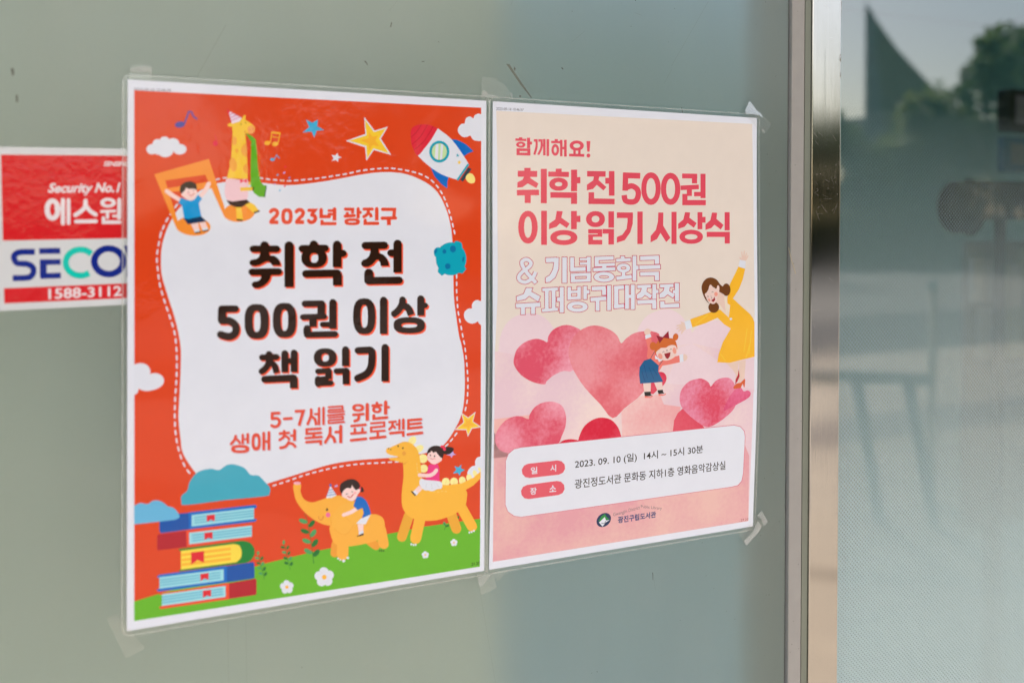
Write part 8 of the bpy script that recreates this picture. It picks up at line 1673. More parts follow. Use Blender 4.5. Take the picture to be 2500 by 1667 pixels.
   ('outline',3,'1514,1717 168,-2 -2,-43 -168,2'),
   ('outline',3,'1684,1670 -1,154 59,1 1,-154'),
   ('outline',4,'1721,1769 48,2 1,-46 -49,-1'),
   ('outline',4,'1513,1869 229,-1 -3,-50 -228,1'),
   ('outline',5,'1681,1836 0,83 62,2 0,-83'),
   ('outline',5,'1566,1697 -14,42 -45,29 -1,49 67,-8 33,-24 64,38 26,-43 -64,-38 8,-44'),
   ('white',6,'1520,1711 155,-2 -2,-31 -154,2'),
   ('white',6,'1691,1676 -1,142 45,1 1,-142'),
   ('white',7,'1728,1763 34,1 0,-33 -34,-1'),
   ('white',6,'1520,1863 214,-1 -2,-38 -214,1'),
   ('white',7,'1688,1842 0,71 48,2 0,-71'),
   ('white',7,'1572,1703 -14,40 -44,28 0,39 56,-6 35,-27 62,37 20,-32 -62,-37 7,-41'),
   ('outline',3,'1773,1718 171,-2 -2,-44 -171,3'),
   ('outline',3,'1921,1778 50,2 1,-46 -51,-1'),
   ('outline',4,'1946,1664 -2,189 64,2 2,-189'),
   ('outline',3,'1772,1838 0,69 66,2 0,-69'),
   ('outline',4,'1775,1917 237,-2 -2,-51 -238,2'),
   ('outline',5,'1827,1697 -15,43 -46,29 0,50 68,-8 33,-24 66,38 27,-44 -65,-38 8,-44'),
   ('white',6,'1780,1711 157,-2 -2,-31 -156,3'),
   ('white',6,'1928,1772 36,1 0,-33 -36,-1'),
   ('white',7,'1953,1670 -1,177 49,2 1,-177'),
   ('white',5,'1780,1844 0,57 50,2 1,-57'),
   ('white',6,'1782,1910 223,-1 -3,-39 -222,3'),
   ('white',7,'1833,1703 -15,41 -45,28 0,40 57,-7 37,-26 63,37 21,-33 -64,-37 7,-41'),
  ],
 },
 'sticker': {
  'sticker_sheet': [
   ('silver',1,'-891,537 35,1 853,-14 378,-6 3,1187 -379,7 -854,14 -22,1'),
  ],
  'red_panel': [
   ('stred',2,'-850,594 847,-16 361,-6 2,626 -361,7 -836,13'),
  ],
  'red_panel#70': [
   ('stred',2,'-831,1563 830,-14 361,-3 1,111 -362,5 -826,11'),
  ],
  'red_panel_lettering': [
   ('stwhite',3,'-488,997 39,0 8,-3 4,-8 0,-9 -4,-7 -8,-2 -39,0 -7,3 -5,7 0,9 5,7'),
   ('stwhite',4,'-458,920 0,170 3,10 7,6 9,0 7,-6 3,-10 0,-170 -3,-10 -7,-6 -9,0 -8,6'),
   ('stwhite',3,'-419,919 1,171 2,9 6,5 8,0 7,-5 2,-9 0,-171 -3,-8 -6,-5 -8,0 -6,5'),
   ('stwhite',3,'-304,922 0,9 -1,12 -1,12 -2,9 -4,6 -6,8 -8,7 -8,7 -8,8 -10,7 -9,6 -6,4 -6,8 -1,9 5,8 8,4 9,-3 6,-4 9,-6 11,-8 10,-8 9,-9 9,-8 9,-11 7,-13 4,-15 2,-16 0,-13 0,-9 -2,-9 -7,-6 -8,0 -8,5'),
   ('stwhite',4,'-300,971 5,7 8,11 10,12 10,11 11,9 11,8 10,6 7,4 9,2 8,-4 4,-8 -1,-10 -6,-7 -7,-4 -9,-6 -10,-7 -9,-7 -8,-9 -8,-10 -8,-10 -6,-8 -7,-5 -9,1 -7,6 -2,9'),
   ('stwhite',3,'-356,1093 138,-2 7,-3 5,-7 0,-9 -5,-7 -8,-3 -137,3 -8,3 -4,7 0,9 5,7'),
   ('stwhite',3,'-181,1014 95,-5 5,-2 4,-5 -1,-7 -3,-5 -6,-1 -95,4 -5,3 -3,5 0,6 4,5'),
   ('stwhite',4,'-150,1012 0,35 2,7 6,5 7,0 5,-5 2,-7 0,-35 -2,-7 -5,-4 -7,0 -6,4'),
   ('stwhite',3,'-99,1046 28,0 6,-2 3,-5 0,-6 -3,-4 -6,-2 -28,0 -5,2 -3,5 0,5 3,5'),
   ('stwhite',4,'-71,913 0,138 3,9 7,5 8,0 7,-5 3,-9 0,-138 -3,-9 -7,-5 -8,0 -7,6'),
   ('stwhite',5,'-179,1051 0,46 125,0 7,-2 5,-7 0,-9 -5,-6 -7,-3 -100,0 0,-19 -3,-7 -6,-5 -8,0 -6,5'),
   ('stwhite',4,'-460,990 -2,22 -5,20 -8,17 -10,12 -13,8 -15,3 -14,-3 -13,-8 -11,-12 -8,-17 -5,-19 -1,-23 34,0 1,19 4,14 6,10 7,3 8,-3 5,-10 4,-15 2,-18'),
   ('stwhite',5,'-565,990 1,-22 5,-20 8,-16 11,-13 12,-8 15,-3 15,3 12,8 11,12 8,16 5,20 2,23 -34,0 -2,-18 -4,-15 -6,-10 -7,-3 -7,4 -6,9 -4,15 -1,18'),
   ('stwhite',3,'-80,936 -2,10 -5,9 -9,8 -11,5 -13,4 -15,1 -15,-1 -13,-3 -11,-6 -8,-7 -5,-9 -2,-10 28,0 2,5 6,5 8,3 10,1 10,-2 8,-3 6,-4 2,-6'),
   ('stwhite',4,'-189,937 1,-10 6,-9 8,-7 11,-6 13,-4 15,-1 15,1 13,3 11,6 9,7 5,9 2,10 -29,0 -2,-5 -6,-5 -8,-2 -10,-1 -10,1 -8,3 -6,4 -2,6'),
  ],
  'red_panel_lettering#71': [
   ('stwhite',3,('Security No.1', [-53.8, 79.5, -4.7, 78.3, -54.7, 88.9, -5.1, 87.9], 0.035, 0.2)),
  ],
  'red_panel_lettering#72': [
   ('stwhite',3,('SENSING', [-16.3, 62.4, 1.8, 62.2, -16.7, 66.1, 1.4, 65.9], 0.035, 0.2)),
  ],
  'phone_number_lettering#73': [
   ('stwhite',3,('1588-3112', [-54.0, 157.4, -3.9, 156.7, -53.9, 165.2, -3.9, 164.4], 0.02, 0.0)),
  ],
  'emblem_lettering': [
   ('stnavy',2,'-629,1280 -19,-1 -27,0 -29,0 -24,1 -17,4 -13,7 -10,7 -7,8 -6,9 -4,13 -1,12 2,11 3,11 5,13 9,15 15,12 19,5 19,1 17,1 12,2 9,3 8,5 6,4 2,4 2,4 1,6 0,6 -2,6 -3,6 -3,5 -4,4 -9,3 -19,2 -29,1 -28,-1 -20,0 0,43 20,1 29,0 31,0 26,-3 18,-7 14,-12 8,-13 6,-12 3,-14 1,-17 -2,-16 -6,-15 -10,-13 -12,-10 -13,-7 -15,-6 -18,-3 -19,0 -15,-1 -8,-2 -3,-2 -3,-5 -2,-7 -2,-7 -1,-4 0,-1 0,1 1,-2 3,-3 4,-3 6,-3 10,-2 20,-2 28,0 27,1 18,0'),
   ('stnavy',2,'-601,1317 141,0 -1,-43 -141,1'),
   ('stnavy',2,'-597,1399 139,0 0,-42 -140,0'),
   ('stnavy',2,'-593,1501 137,-2 -1,-42 -137,2'),
   ('stnavy',3,'-597,1382 0,98 46,1 0,-98'),
   ('stteal',2,'-237,1303 -5,-4 -8,-7 -11,-8 -11,-6 -11,-5 -11,-4 -11,-2 -11,-2 -12,0 -11,1 -11,2 -11,2 -11,4 -10,5 -10,6 -9,6 -9,8 -7,8 -7,10 -6,9 -5,11 -4,11 -3,11 -2,12 -1,11 1,12 1,12 3,11 4,11 5,11 6,10 6,10 8,8 9,8 9,8 9,6 10,5 11,5 11,3 11,2 12,2 11,0 11,-1 12,-2 12,-4 12,-5 9,-4 6,-3 -18,-43 -6,3 -9,4 -9,4 -7,3 -7,1 -8,0 -8,0 -8,-1 -7,-1 -8,-2 -7,-3 -7,-4 -6,-4 -6,-5 -5,-5 -5,-5 -4,-6 -4,-6 -3,-7 -2,-6 -2,-7 -1,-7 0,-7 0,-6 1,-7 2,-7 3,-6 3,-6 3,-6 5,-6 5,-5 5,-5 6,-4 6,-4 7,-3 7,-3 8,-2 8,-1 8,0 7,0 8,1 8,2 7,2 7,3 6,4 8,6 7,6 6,4'),
   ('stnavy',3,'-4,1382 -4,31 -13,30 -20,25 -26,18 -30,12 -32,3 -33,-5 -30,-12 -25,-20 -20,-26 -12,-29 -5,-32 47,1 6,28 17,24 25,16 30,7 29,-5 26,-16 17,-23 6,-28'),
   ('stnavy',4,'-254,1377 5,-31 12,-29 19,-25 26,-19 30,-12 32,-3 33,4 30,13 26,19 20,26 13,30 4,32 -47,-1 -6,-28 -18,-24 -25,-17 -30,-6 -29,5 -25,16 -17,23 -6,28'),
   ('stnavy',5,'-23,1261 58,1 66,137 66,-140 58,0 1,240 -46,-1 0,-168 -71,131 -20,0 -70,-133 0,171 -24,-1 8,-136'),
  ],
 },
}
LABELS = {}
def build_sheet(which, root, bulge):
    for name, shapes in DATA[which].items(): print_part(name.split('#')[0], root, shapes, bulge)
def rounded(w, h, r, x0=0, z0=0, k=5):
    o = []
    for cx, cz, a0 in ((x0+w-r, z0-r, 0), (x0+r, z0-r, 90), (x0+r, z0-h+r, 180), (x0+w-r, z0-h+r, 270)):
        for j in range(k+1):
            a = R(a0+90*j/k); o.append((cx+r*math.cos(a), cz+r*math.sin(a)))
    return o
def sheet_mesh(name, outline, y0, bulge, mat, parent, thick=0, inner=None):
    bm = bmesh.new()
    if inner:
        A = [bm.verts.new((x, y0, z)) for x, z in outline]; B = [bm.verts.new((x, y0, z)) for x, z in inner]; k = len(A)
        for i in range(k): bm.faces.new((A[i], A[(i+1) % k], B[(i+1) % k], B[i]))
    else: bm.faces.new([bm.verts.new((x, y0, z)) for x, z in outline])
    bmesh.ops.triangulate(bm, faces=bm.faces[:])
    k = 0
    while bulge and k*.012 <= .43:
        bmesh.ops.bisect_plane(bm, geom=bm.verts[:]+bm.edges[:]+bm.faces[:], plane_co=(0, 0, -k*.012), plane_no=(0, 0, 1), dist=1e-7); k += 1
    if thick:
        bmesh.ops.solidify(bm, geom=bm.faces[:], thickness=thick)
        for v in bm.verts: v.co.y = y0+abs(v.co.y-y0)
    for v in bm.verts: v.co.y -= bulge_at(bulge, -v.co.z) if bulge else 0
    bmesh.ops.recalc_face_normals(bm, faces=bm.faces[:])
    return from_bm(name, bm, mat, parent)
paper = simple('paper_white', tuple(min(.9, lin(v)*GAIN*w) for v, w in zip((215, 216, 229), PAPER)), .55, 0, .02, 20)
mb = paper.node_tree.nodes['Principled BSDF']; wrinkle_coat(paper, paper.node_tree.nodes, paper.node_tree.links, mb, .5)
def poster(root, kind, y):
    sheet_mesh('paper_sheet', [(0, 0), (0, -.42), (.297, -.42), (.297, 0)], 0, kind, paper, root, -.00025)
    o, i = rounded(.3045, .4285, .007, -.0038, .0042), rounded(.3029, .4269, .0064, -.0030, .0034)
    sheet_mesh('laminate_margin', i, .0004, kind, M['laminate'], root)
    sheet_mesh('laminate_edge', o, .0004, kind, M['lamedge'], root, 0, i)
left = empty('poster', (0, -.0022, 1.60), label='laminated orange poster with giraffe, rocket, elephant and dinosaur round brown lettering', cat='poster')
poster(left, 'left', 0); build_sheet('left', left, 'left')
right = empty('poster', (.303479, -.0020, 1.60-.0000284), (0, .004152, 0), label='laminated cream and pink poster with hearts, a woman in yellow and red lettering', cat='poster')
poster(right, 'right', 0); build_sheet('right', right, 'right')
stick = empty('security_sticker', (0, -.0004, 1.60), label='red and silver security company sticker with white lettering, half behind the orange poster', cat='sticker')
build_sheet('sticker', stick, None)

# ------------------------------------------------------------------ adhesive tape, scratches and specks on the glass
def film_patch(name, pts, parent, m, lift, base=.0032):
    """pts: (x mm, z mm down) from the poster corner; lift(x, z) -> mm off the glass"""
    bm = bmesh.new(); vs_ = [bm.verts.new((x*1e-3, 0, -z*1e-3)) for x, z in pts]; f = bm.faces.new(vs_)
    bmesh.ops.triangulate(bm, faces=[f]); bmesh.ops.subdivide_edges(bm, edges=bm.edges[:], cuts=3, use_grid_fill=True)
    for v in bm.verts: v.co.y = -(base+lift(v.co.x*1e3, -v.co.z*1e3)*1e-3)
    for f in bm.faces:
        f.normal_update()
        if f.normal.y > 0: f.normal_flip()
    return from_bm(name, bm, m, parent, True)
TAPES = [('short clear tape over the top left corner of the orange poster', [(2.0, -10.9),
 (16.9, -11.9),
 (16.6, -0.5),
 (1.3, -0.3)], [[(1.8, -7.9),
 (7.6, -10.2),
 (13.2, -10.3),
 (17.1, -9.1),
 (16.8, -4.5),
 (16.0, -3.6),
 (15.1, -6.4),
 (12.3, -5.7),
 (5.0, -5.7),
 (2.0, -6.5)]]),
 ('upright clear tape above the gap between the two posters', [(292.1, -21.1),
 (307.8, -20.6),
 (307.3, 1.2),
 (291.3, 0.6)], [[(291.3, -5.4),
 (292.9, -8.8),
 (294.5, -9.3),
 (295.8, -7.1),
 (297.0, -7.0),
 (299.0, -5.1),
 (307.2, -5.0),
 (307.2, -3.1),
 (301.1, -2.4),
 (291.3, -3.5)]]),
 ('slanted clear tape above the left corner of the pink poster', [(307.6, -17.6),
 (312.6, -16.8),
 (318.4, -10.7),
 (322.6, -5.7),
 (321.4, -1.1),
 (307.7, 0.4)], [[(307.2, -4.6),
 (317.2, -5.2),
 (318.2, -3.3),
 (307.3, -3.1)], [(319.4, -8.9),
 (322.2, -5.8),
 (320.3, -3.8)]]),
 ('folded clear tape at the top right corner of the pink poster', [(589.3, -15.9),
 (618.6, 6.6),
 (608.8, 19.3),
 (601.1, 13.5),
 (586.5, 0.9),
 (580.8, -3.6)], [[(583.2, -5.4),
 (589.5, -15.6),
 (592.0, -13.2),
 (588.8, -12.0),
 (585.2, -6.1),
 (586.4, -4.9),
 (590.4, -8.4),
 (594.4, -7.2),
 (601.7, -4.3),
 (604.2, -1.9),
 (605.4, 0.7),
 (603.6, 0.7),
 (601.8, -1.4),
 (590.4, -2.0),
 (584.0, -1.9)], [(606.3, 11.6),
 (608.4, 16.4),
 (603.9, 14.0)]]),
 ('clear tape at the bottom right corner of the pink poster', [(607.8, 405.3),
 (616.3, 417.8),
 (587.7, 438.4),
 (577.8, 424.9),
 (599.4, 416.2)], [[(601.4, 410.0),
 (608.7, 406.7),
 (616.1, 417.8),
 (610.4, 421.9),
 (606.7, 414.0),
 (603.8, 410.3)], [(603.8, 416.2),
 (608.0, 421.6),
 (605.2, 426.8),
 (587.9, 438.4),
 (584.6, 433.6),
 (597.8, 425.4),
 (603.9, 421.4)]]),
 ('clear tape below the right corner of the orange poster', [(288.8, 420.5),
 (305.6, 423.2),
 (308.8, 436.9),
 (293.4, 441.0)], [[(289.3, 422.8),
 (304.0, 423.6),
 (299.1, 426.3),
 (293.4, 432.1),
 (291.3, 430.7)]]),
 ('small clear tape below the left corner of the pink poster', [(304.0, 422.1),
 (320.5, 422.8),
 (310.0, 431.4),
 (304.8, 424.5)], []),
 ('curled clear tape at the bottom left corner of the orange poster', [(-14.0, 407.1),
 (-7.6, 405.0),
 (9.7, 429.6),
 (13.3, 435.2),
 (-0.7, 440.5)], [])]
for lab, pts, patches in TAPES:
    t = empty('clear_tape', (0, 0, 1.60), label=lab, cat='tape', group='pieces of clear tape holding the posters')
    film_patch('tape_film', pts, t, M['tape'], lambda x, z: .15)
    xs = [p[0] for p in pts]
    film_patch('tape_edge', pts, t, M['lamedge'], lambda x, z: .0, .0031) if False else None
    for pp in patches:
        zz = [p[1] for p in pp]; z0, z1 = min(zz), max(zz)
        film_patch('lifted_patch', pp, t, M['tapeair'], lambda x, z: .3+1.8*(z-z0)/(z1-z0), .0032)
MARKS = {'dark': [[(317.4, -34.5), (320.5, -34.4), (325.7, -27.7), (333.2, -18.1), (343.4, -5.6), (342.6, -5.2), (331.7, -16.7), (323.1, -27.5)], [(325.3, -32.7), (326.8, -31.1), (326.1, -28.7), (324.9, -30.3)], [(373.4, -35.0), (374.6, -35.4), (376.1, -33.8), (375.0, -33.4)], [(330.6, -6.9), (332.5, -7.0), (332.1, -5.3), (330.6, -5.5)], [(209.0, -62.4), (209.8, -62.2), (208.7, -58.0), (208.2, -58.3)], [(251.8, -49.5), (252.5, -49.6), (252.5, -48.9), (251.8, -48.9)], [(508.2, -5.3), (508.9, -4.9), (510.0, 0.1), (509.3, -0.2)], [(453.1, -105.9), (454.8, -106.1), (454.4, -104.6)], [(236.5, -31.0), (239.5, -31.4), (239.4, -30.9), (236.7, -30.5)], [(345.6, -2.3), (346.8, -1.5), (346.2, -1.2)], [(-78.7, -3.2), (-76.9, -3.6), (-76.5, 1.1), (-77.8, 2.2)], [(-75.5, 15.6), (-74.2, 15.9), (-74.0, 21.2), (-75.3, 20.7)], [(185.2, -27.9), (186.8, -27.7), (189.0, -24.1), (188.0, -24.6)], [(477.2, 450.6), (477.9, 450.7), (478.1, 458.1), (477.7, 458.0)]], 'light': [((540.0, -112.7), (496.1, -44.9), 0.35), ((496.2, -41.3), (487.6, -27.2), 0.4), ((245.8, -9.8), (256.9, -14.0), 0.35), ((398.3, -71.0), (384.6, -59.5), 0.3), ((214.4, -81.4), (207.0, -72.0), 0.3), ((625.1, -42.4), (627.0, -44.4), 0.6), ((453.2, -93.5), (461.6, -91.6), 0.4), ((323.5, -92.2), (321.7, -87.8), 0.4), ((72.6, -48.6), (50.3, -5.0), 0.6), ((292.3, 430.2), (309.6, 524.7), 0.25), ((478.3, 452.1), (480.8, 468.6), 0.3), ((74.9, 421.5), (75.7, 476.4), 0.3), ((89.0, 424.0), (89.8, 479.4), 0.3)]}
random.seed(11)
scr = simple('dark_scuff', (.15, .165, .14), .7); spk = simple('pale_speck', (.46, .54, .50), .6)
for pts in MARKS['dark']:
    bm = bmesh.new(); bm.faces.new([bm.verts.new((x*1e-3, -.0001, 1.6-z*1e-3)) for x, z in pts]); from_bm('dark_scuff', bm, scr, door)
bm = bmesh.new()
def speck(bm, x, z, r, y=-.0001):
    k = 6; a0 = random.random()*6; vs_ = []
    for i in range(k): rr = r*random.uniform(.5, 1.2); vs_.append(bm.verts.new((x+rr*math.cos(a0+i*math.pi/3), y, z+rr*math.sin(a0+i*math.pi/3))))
    bm.faces.new(vs_)
for i in range(120):
    x = random.uniform(.30, .638) if i < 90 else random.uniform(-.08, .3)
    speck(bm, x, random.uniform(1.0, 1.76), random.choice((.0003, .0004, .0005, .0007)))
for i in range(26): speck(bm, random.uniform(.60, .64), random.uniform(1.0, 1.76), random.choice((.0004, .0005, .0008)))
for i in range(30):
    t_ = random.gauss(0, 1); speck(bm, .46+t_*.03, 1.735+random.gauss(0, .004), .0006)
tag(from_bm('pale_speck', bm, spk, door), kind='stuff')
bm = bmesh.new(); random.seed(9)
for i in range(34):
    x, z = random.uniform(.6725, .7105), random.choice((random.uniform(1.50, 1.60), random.uniform(.95, 1.75))); a = random.uniform(-1.2, 1.2); L_ = random.uniform(.002, .012); w_ = random.uniform(.00003, .00009)
    dx, dz = math.cos(a)*L_, math.sin(a)*L_; x1 = min(.7115, max(.6722, x+dx)); nx, nz = -math.sin(a)*w_, math.cos(a)*w_
    bm.faces.new([bm.verts.new(p) for p in ((x+nx, -.0046, z+nz), (x1+nx, -.0046, z+dz+nz), (x1-nx, -.0046, z+dz-nz), (x-nx, -.0046, z-nz))])
for i in range(12): speck(bm, random.gauss(.704, .004) if random.random() < .6 else random.uniform(.674, .71), random.gauss(1.535, .012), random.choice((.0003, .0004, .0006)), -.00462)
tag(from_bm('scratches', bm, simple('steel_scratch', (.34, .31, .27), .4, .6), post), kind='stuff')
bm = bmesh.new()
for i in range(40): speck(bm, random.uniform(.674, .71), random.uniform(.9, 1.78), random.choice((.0002, .0003)), -.00465)
for i in range(14): speck(bm, .6465+random.uniform(.001, .014), random.uniform(.95, 1.75), .0006, -.0036)
tag(from_bm('grime', bm, scr, post), kind='stuff')
bm = bmesh.new()
for a, b_, w_ in MARKS['light']:
    ax, az, bx, bz = a[0], a[1], b_[0], b_[1]; d = Vector((bx-ax, bz-az)); d.normalize(); w_ *= .55; nx, nz = -d.y*w_/2, d.x*w_/2
    bm.faces.new([bm.verts.new((px*1e-3, -.0001, 1.6-pz*1e-3)) for px, pz in ((ax+nx, az+nz), (bx+nx, bz+nz), (bx-nx, bz-nz), (ax-nx, az-nz))])
tag(from_bm('pale_scratch', bm, spk, door), kind='stuff')
bm = bmesh.new(); q = [(.6432, -.002, 1.465), (.6436, -.006, 1.452), (.6450, -.009, 1.443), (.6475, -.008, 1.438)]
for a, b_ in zip(q, q[1:]): tube(bm, a, b_, .0004, .0003, 5)
tag(from_bm('loose_thread', bm, simple('straw_thread', (.5, .42, .28), .7), None, True), 'pale loose fibre caught in the door seam beside the steel post', 'thread')

# ------------------------------------------------------------------ what stands behind the camera and shows in the glass
bark = simple('bark', (.10, .08, .06), .9, 0, .3, 12)
def leaf_mat(name, c):
    m = simple(name, c, .6, 0, .45, .9); n, l = m.node_tree.nodes, m.node_tree.links; b = n['Principled BSDF']
    tl = n.new('ShaderNodeBsdfTranslucent'); tl.inputs[0].default_value = (c[0]*1.6, c[1]*1.7, c[2]*1.2, 1); mx = n.new('ShaderNodeMixShader'); mx.inputs[0].default_value = .45
    l.new(b.outputs[0], mx.inputs[1]); l.new(tl.outputs[0], mx.inputs[2]); l.new(mx.outputs[0], n['Material Output'].inputs[0]); return m
LEAF = [leaf_mat('leaf_green', (.085, .12, .045)), leaf_mat('leaf_olive', (.11, .125, .055)), leaf_mat('leaf_dark', (.065, .09, .045))]
def tree(x, y, h, rx, label, seed, mi, trunk_h=None, leaves=2600, squash=1.):
    random.seed(seed); t = empty('broadleaf_tree', (x, y, 0), label=label, cat='tree', group='trees beyond the road')
    bm = bmesh.new(); th = trunk_h or h*.35
    tube(bm, (0, 0, 0), (random.uniform(-.2, .2), 0, th), .22, .15, 9); tops = []
    for k in range(7):
        a = k*2.4+seed; e = (math.cos(a)*rx*.55, math.sin(a)*rx*.55, th+(h-th)*random.uniform(.35, .8)); tube(bm, (0, 0, th*.9), e, .10, .03, 6); tops.append(e)
    tube(bm, (0, 0, th*.8), (0, 0, h*.9), .14, .03, 6); from_bm('trunk', bm, bark, t, True)
    cl = [(random.gauss(0, rx*.42), random.gauss(0, rx*.42), th+(h-th)*random.uniform(.12, .93), random.uniform(.5, 1.)*rx*.42) for _ in range(16)]+[(a, b, c, rx*.34) for a, b, c in tops]
    V = []; F = []
    for i in range(leaves):
        cx, cy, cz, cr = random.choice(cl); d = Vector((random.gauss(0, 1), random.gauss(0, 1), random.gauss(0, .8))); d.normalize(); d *= cr*random.uniform(.6, 1.05)
        p = Vector((cx, cy, cz))+d; s = random.uniform(.10, .2); a = Vector((random.uniform(-1, 1), random.uniform(-1, 1), random.uniform(-1, 1))).normalized(); b = a.orthogonal().normalized()
        k = len(V); V += [p-a*s, p+b*s*.6, p+a*s, p-b*s*.6]; F.append((k, k+1, k+2, k+3))
    me = bpy.data.meshes.new('crown'); me.from_pydata(V, [], F); link_mesh('crown', me, LEAF[mi], t)
TR = [(25.4,-18.6,7.3,1.6,'slim tree rising highest over the street signs',0,2.0),(23.6,-19.8,4.9,1.9,'low round tree beside the tall slim tree',1,1.2),(26.6,-18.8,6.4,2.4,'broad tree at the right end of the tree row',0,1.6),
 (21.2,-24.5,4.9,2.0,'low olive tree at the foot of the pointed roof',1,1.0),(23.3,-22.5,4.6,2.2,'spreading bush-like tree right of the pointed roof',2,1.0),(19.0,-25,5.0,2.4,'dark round tree left of the pointed roof',2,1.2),
 (15.5,-24,8.4,3.0,'tall green tree in the middle of the far verge',0,1.8),(11,-25,8.8,3.0,'wide green tree further along the far verge',1,2.0),(6.3,-24,5.7,2.8,'olive tree opposite the posters',0,2.0),
 (-5.4,-24,8.0,2.9,'tree to the left across the road',2,2.0),(-11,-25,8.8,3.2,'leftmost tall tree across the road',0,2.2),(30.5,-19,6.6,3.0,'tree far right across the road',2,1.8),(36,-20,7.2,3.2,'last tree on the right across the road',0,2.0)]
for i, (x, y, h, rx, lab, mi, th) in enumerate(TR): tree(x, y, h, rx, lab, 20+i, mi, th)
# clipped hedge under the trees
bm = bmesh.new(); random.seed(5); V = []; F = []
for i in range(26000):
    x = random.uniform(-18, 42); z = random.uniform(0.05, 1.7+.25*math.sin(x*.9)+.15*math.sin(x*2.3)); y = -19.3-random.random()*1.2+(.25 if z > 1.4 else 0)
    if random.random() < .5: y = -19.3+random.uniform(-.08, .08)
    p = Vector((x, y, z)); s = random.uniform(.06, .13); a = Vector((random.uniform(-1, 1), random.uniform(-1, 1), random.uniform(-1, 1))).normalized(); b = a.orthogonal().normalized(); k = len(V)
    V += [p-a*s, p+b*s*.6, p+a*s, p-b*s*.6]; F.append((k, k+1, k+2, k+3))
bm.free(); hd = empty('hedge', (0, 0, 0), label='long clipped green hedge along the far pavement', cat='hedge'); me = bpy.data.meshes.new('foliage'); me.from_pydata(V, [], F); link_mesh('foliage', me, LEAF[1], hd)
box('hedge_core', (-18, -20.4, .0), (42, -19.5, 1.45), LEAF[2], hd)
# pointed building and a far tower
bd = empty('pointed_building', (0, 0, 0), label='grey green building with one tall sloping pointed roof behind the trees', cat='building')
def prism(name, pts, depth, m, parent):
    """pts: (x, y, z) outline of the front; depth: vector to the back"""
    bm = bmesh.new(); A = [bm.verts.new(p) for p in pts]; B = [bm.verts.new(Vector(p)+Vector(depth)) for p in pts]; k = len(A)
    bm.faces.new(A); bm.faces.new(B[::-1])
    for i in range(k): bm.faces.new((A[i], B[i], B[(i+1) % k], A[(i+1) % k]))
    bmesh.ops.recalc_face_normals(bm, faces=bm.faces[:]); return from_bm(name, bm, m, parent)
g1 = simple('slate_roof', (.30, .30, .21), .6, 0, .2, 1.5); g2 = simple('pale_gable', (.38, .40, .38), .6, 0, .1, 1)
prism('gable_wall', [(29.6, -28.4, 0), (29.6, -28.4, 10.3), (29.9, -28.15, 9.6), (30.7, -27.4, 0)], (2.2, -2.0, 0), g2, bd)
prism('sloping_roof', [(29.93, -28.12, 0), (29.93, -28.12, 9.5), (30.5, -27.6, 8.3), (31.35, -26.7, 6.8), (32.6, -25.6, 4.6), (32.6, -25.6, 0)], (2.2, -2.0, 0), g1, bd)
tw = empty('far_tower', (0, 0, 0), label='slim distant tower block left of the pointed building', cat='building')
box('tower_body', (42.0, -42.2, 0), (43.4, -40.8, 7.2), g2, tw)
for i in range(6):
    for j in range(2): box('window', (42.15+j*.6, -40.81, 1+i), (42.55+j*.6, -40.78, 1.6+i), M['rubber'], tw)
# black stand with a small monitor just inside the pane
blk = M['rubber']
ks = empty('kiosk_stand', (0, 0, 0), label='black stand with a small monitor and a blue framed notice, behind the dotted pane', cat='stand')
KX, KY = 2.101, .84
bm = bmesh.new(); tube(bm, (KX+.10, KY, .03), (KX+.10, KY, 1.78), .022, .022, 12); from_bm('pole', bm, blk, ks, True)
box('foot_plate', (KX-.10, KY-.16, .0045), (KX+.30, KY+.16, .03), blk, ks, .006)
box('monitor', (2.0513, KY-.03, 1.7073), (2.0513+.26, KY+.01, 1.8117), blk, ks, .008)
box('screen', (2.0513+.016, KY-.033, 1.7073+.018), (2.0513+.244, KY-.030, 1.8117-.016), simple('pale_screen', (.36, .36, .46), .3), ks)
box('notice_frame', (2.0292, KY-.03, 1.6057), (2.0292+.28, KY-.01, 1.6943), simple('blue_notice', (.02, .20, .34), .5), ks, .004)
box('notice_paper', (2.0292+.022, KY-.034, 1.6057+.020), (2.0292+.258, KY-.031, 1.6943-.018), simple('notice_paper', (.22, .30, .32), .6), ks)
fn = empty('desk_fan', (0, 0, 0), label='round black fan head beside a dark box, behind the dotted pane near the right edge', cat='fan')
bm = bmesh.new(); 
for k_ in range(4):
    r_ = (.024, .042, .056, .066)[k_]; pts = [(1.8986+r_*math.cos(2*math.pi*q_/28)*.98, .80+r_*math.cos(2*math.pi*q_/28)*.15, 1.5191+r_*1.0*math.sin(2*math.pi*q_/28)) for q_ in range(29)]
    for p_, q_ in zip(pts, pts[1:]): tube(bm, p_, q_, .0035, .0035, 5)
for k_ in range(40):
    a = 2*math.pi*k_/40; tube(bm, (1.8986+.02*math.cos(a), .79, 1.5191+.02*math.sin(a)), (1.8986+.065*math.cos(a), .80+.010*math.cos(a), 1.5191+.065*math.sin(a)), .0014, .0014, 4)
from_bm('guard', bm, blk, fn, True)
bm = bmesh.new(); bmesh.ops.create_cone(bm, cap_ends=True, segments=32, radius1=.064, radius2=.060, depth=.012, matrix=Matrix.Translation((1.8986, .834, 1.5191)) @ Matrix.Rotation(R(90), 4, 'X')); from_bm('rear_cover', bm, blk, fn, True)
bm = bmesh.new(); bmesh.ops.create_cone(bm, cap_ends=True, segments=24, radius1=.024, radius2=.020, depth=.05, matrix=Matrix.Translation((1.8986, .81, 1.5191)) @ Matrix.Rotation(R(90), 4, 'X')); from_bm('hub', bm, blk, fn, True)
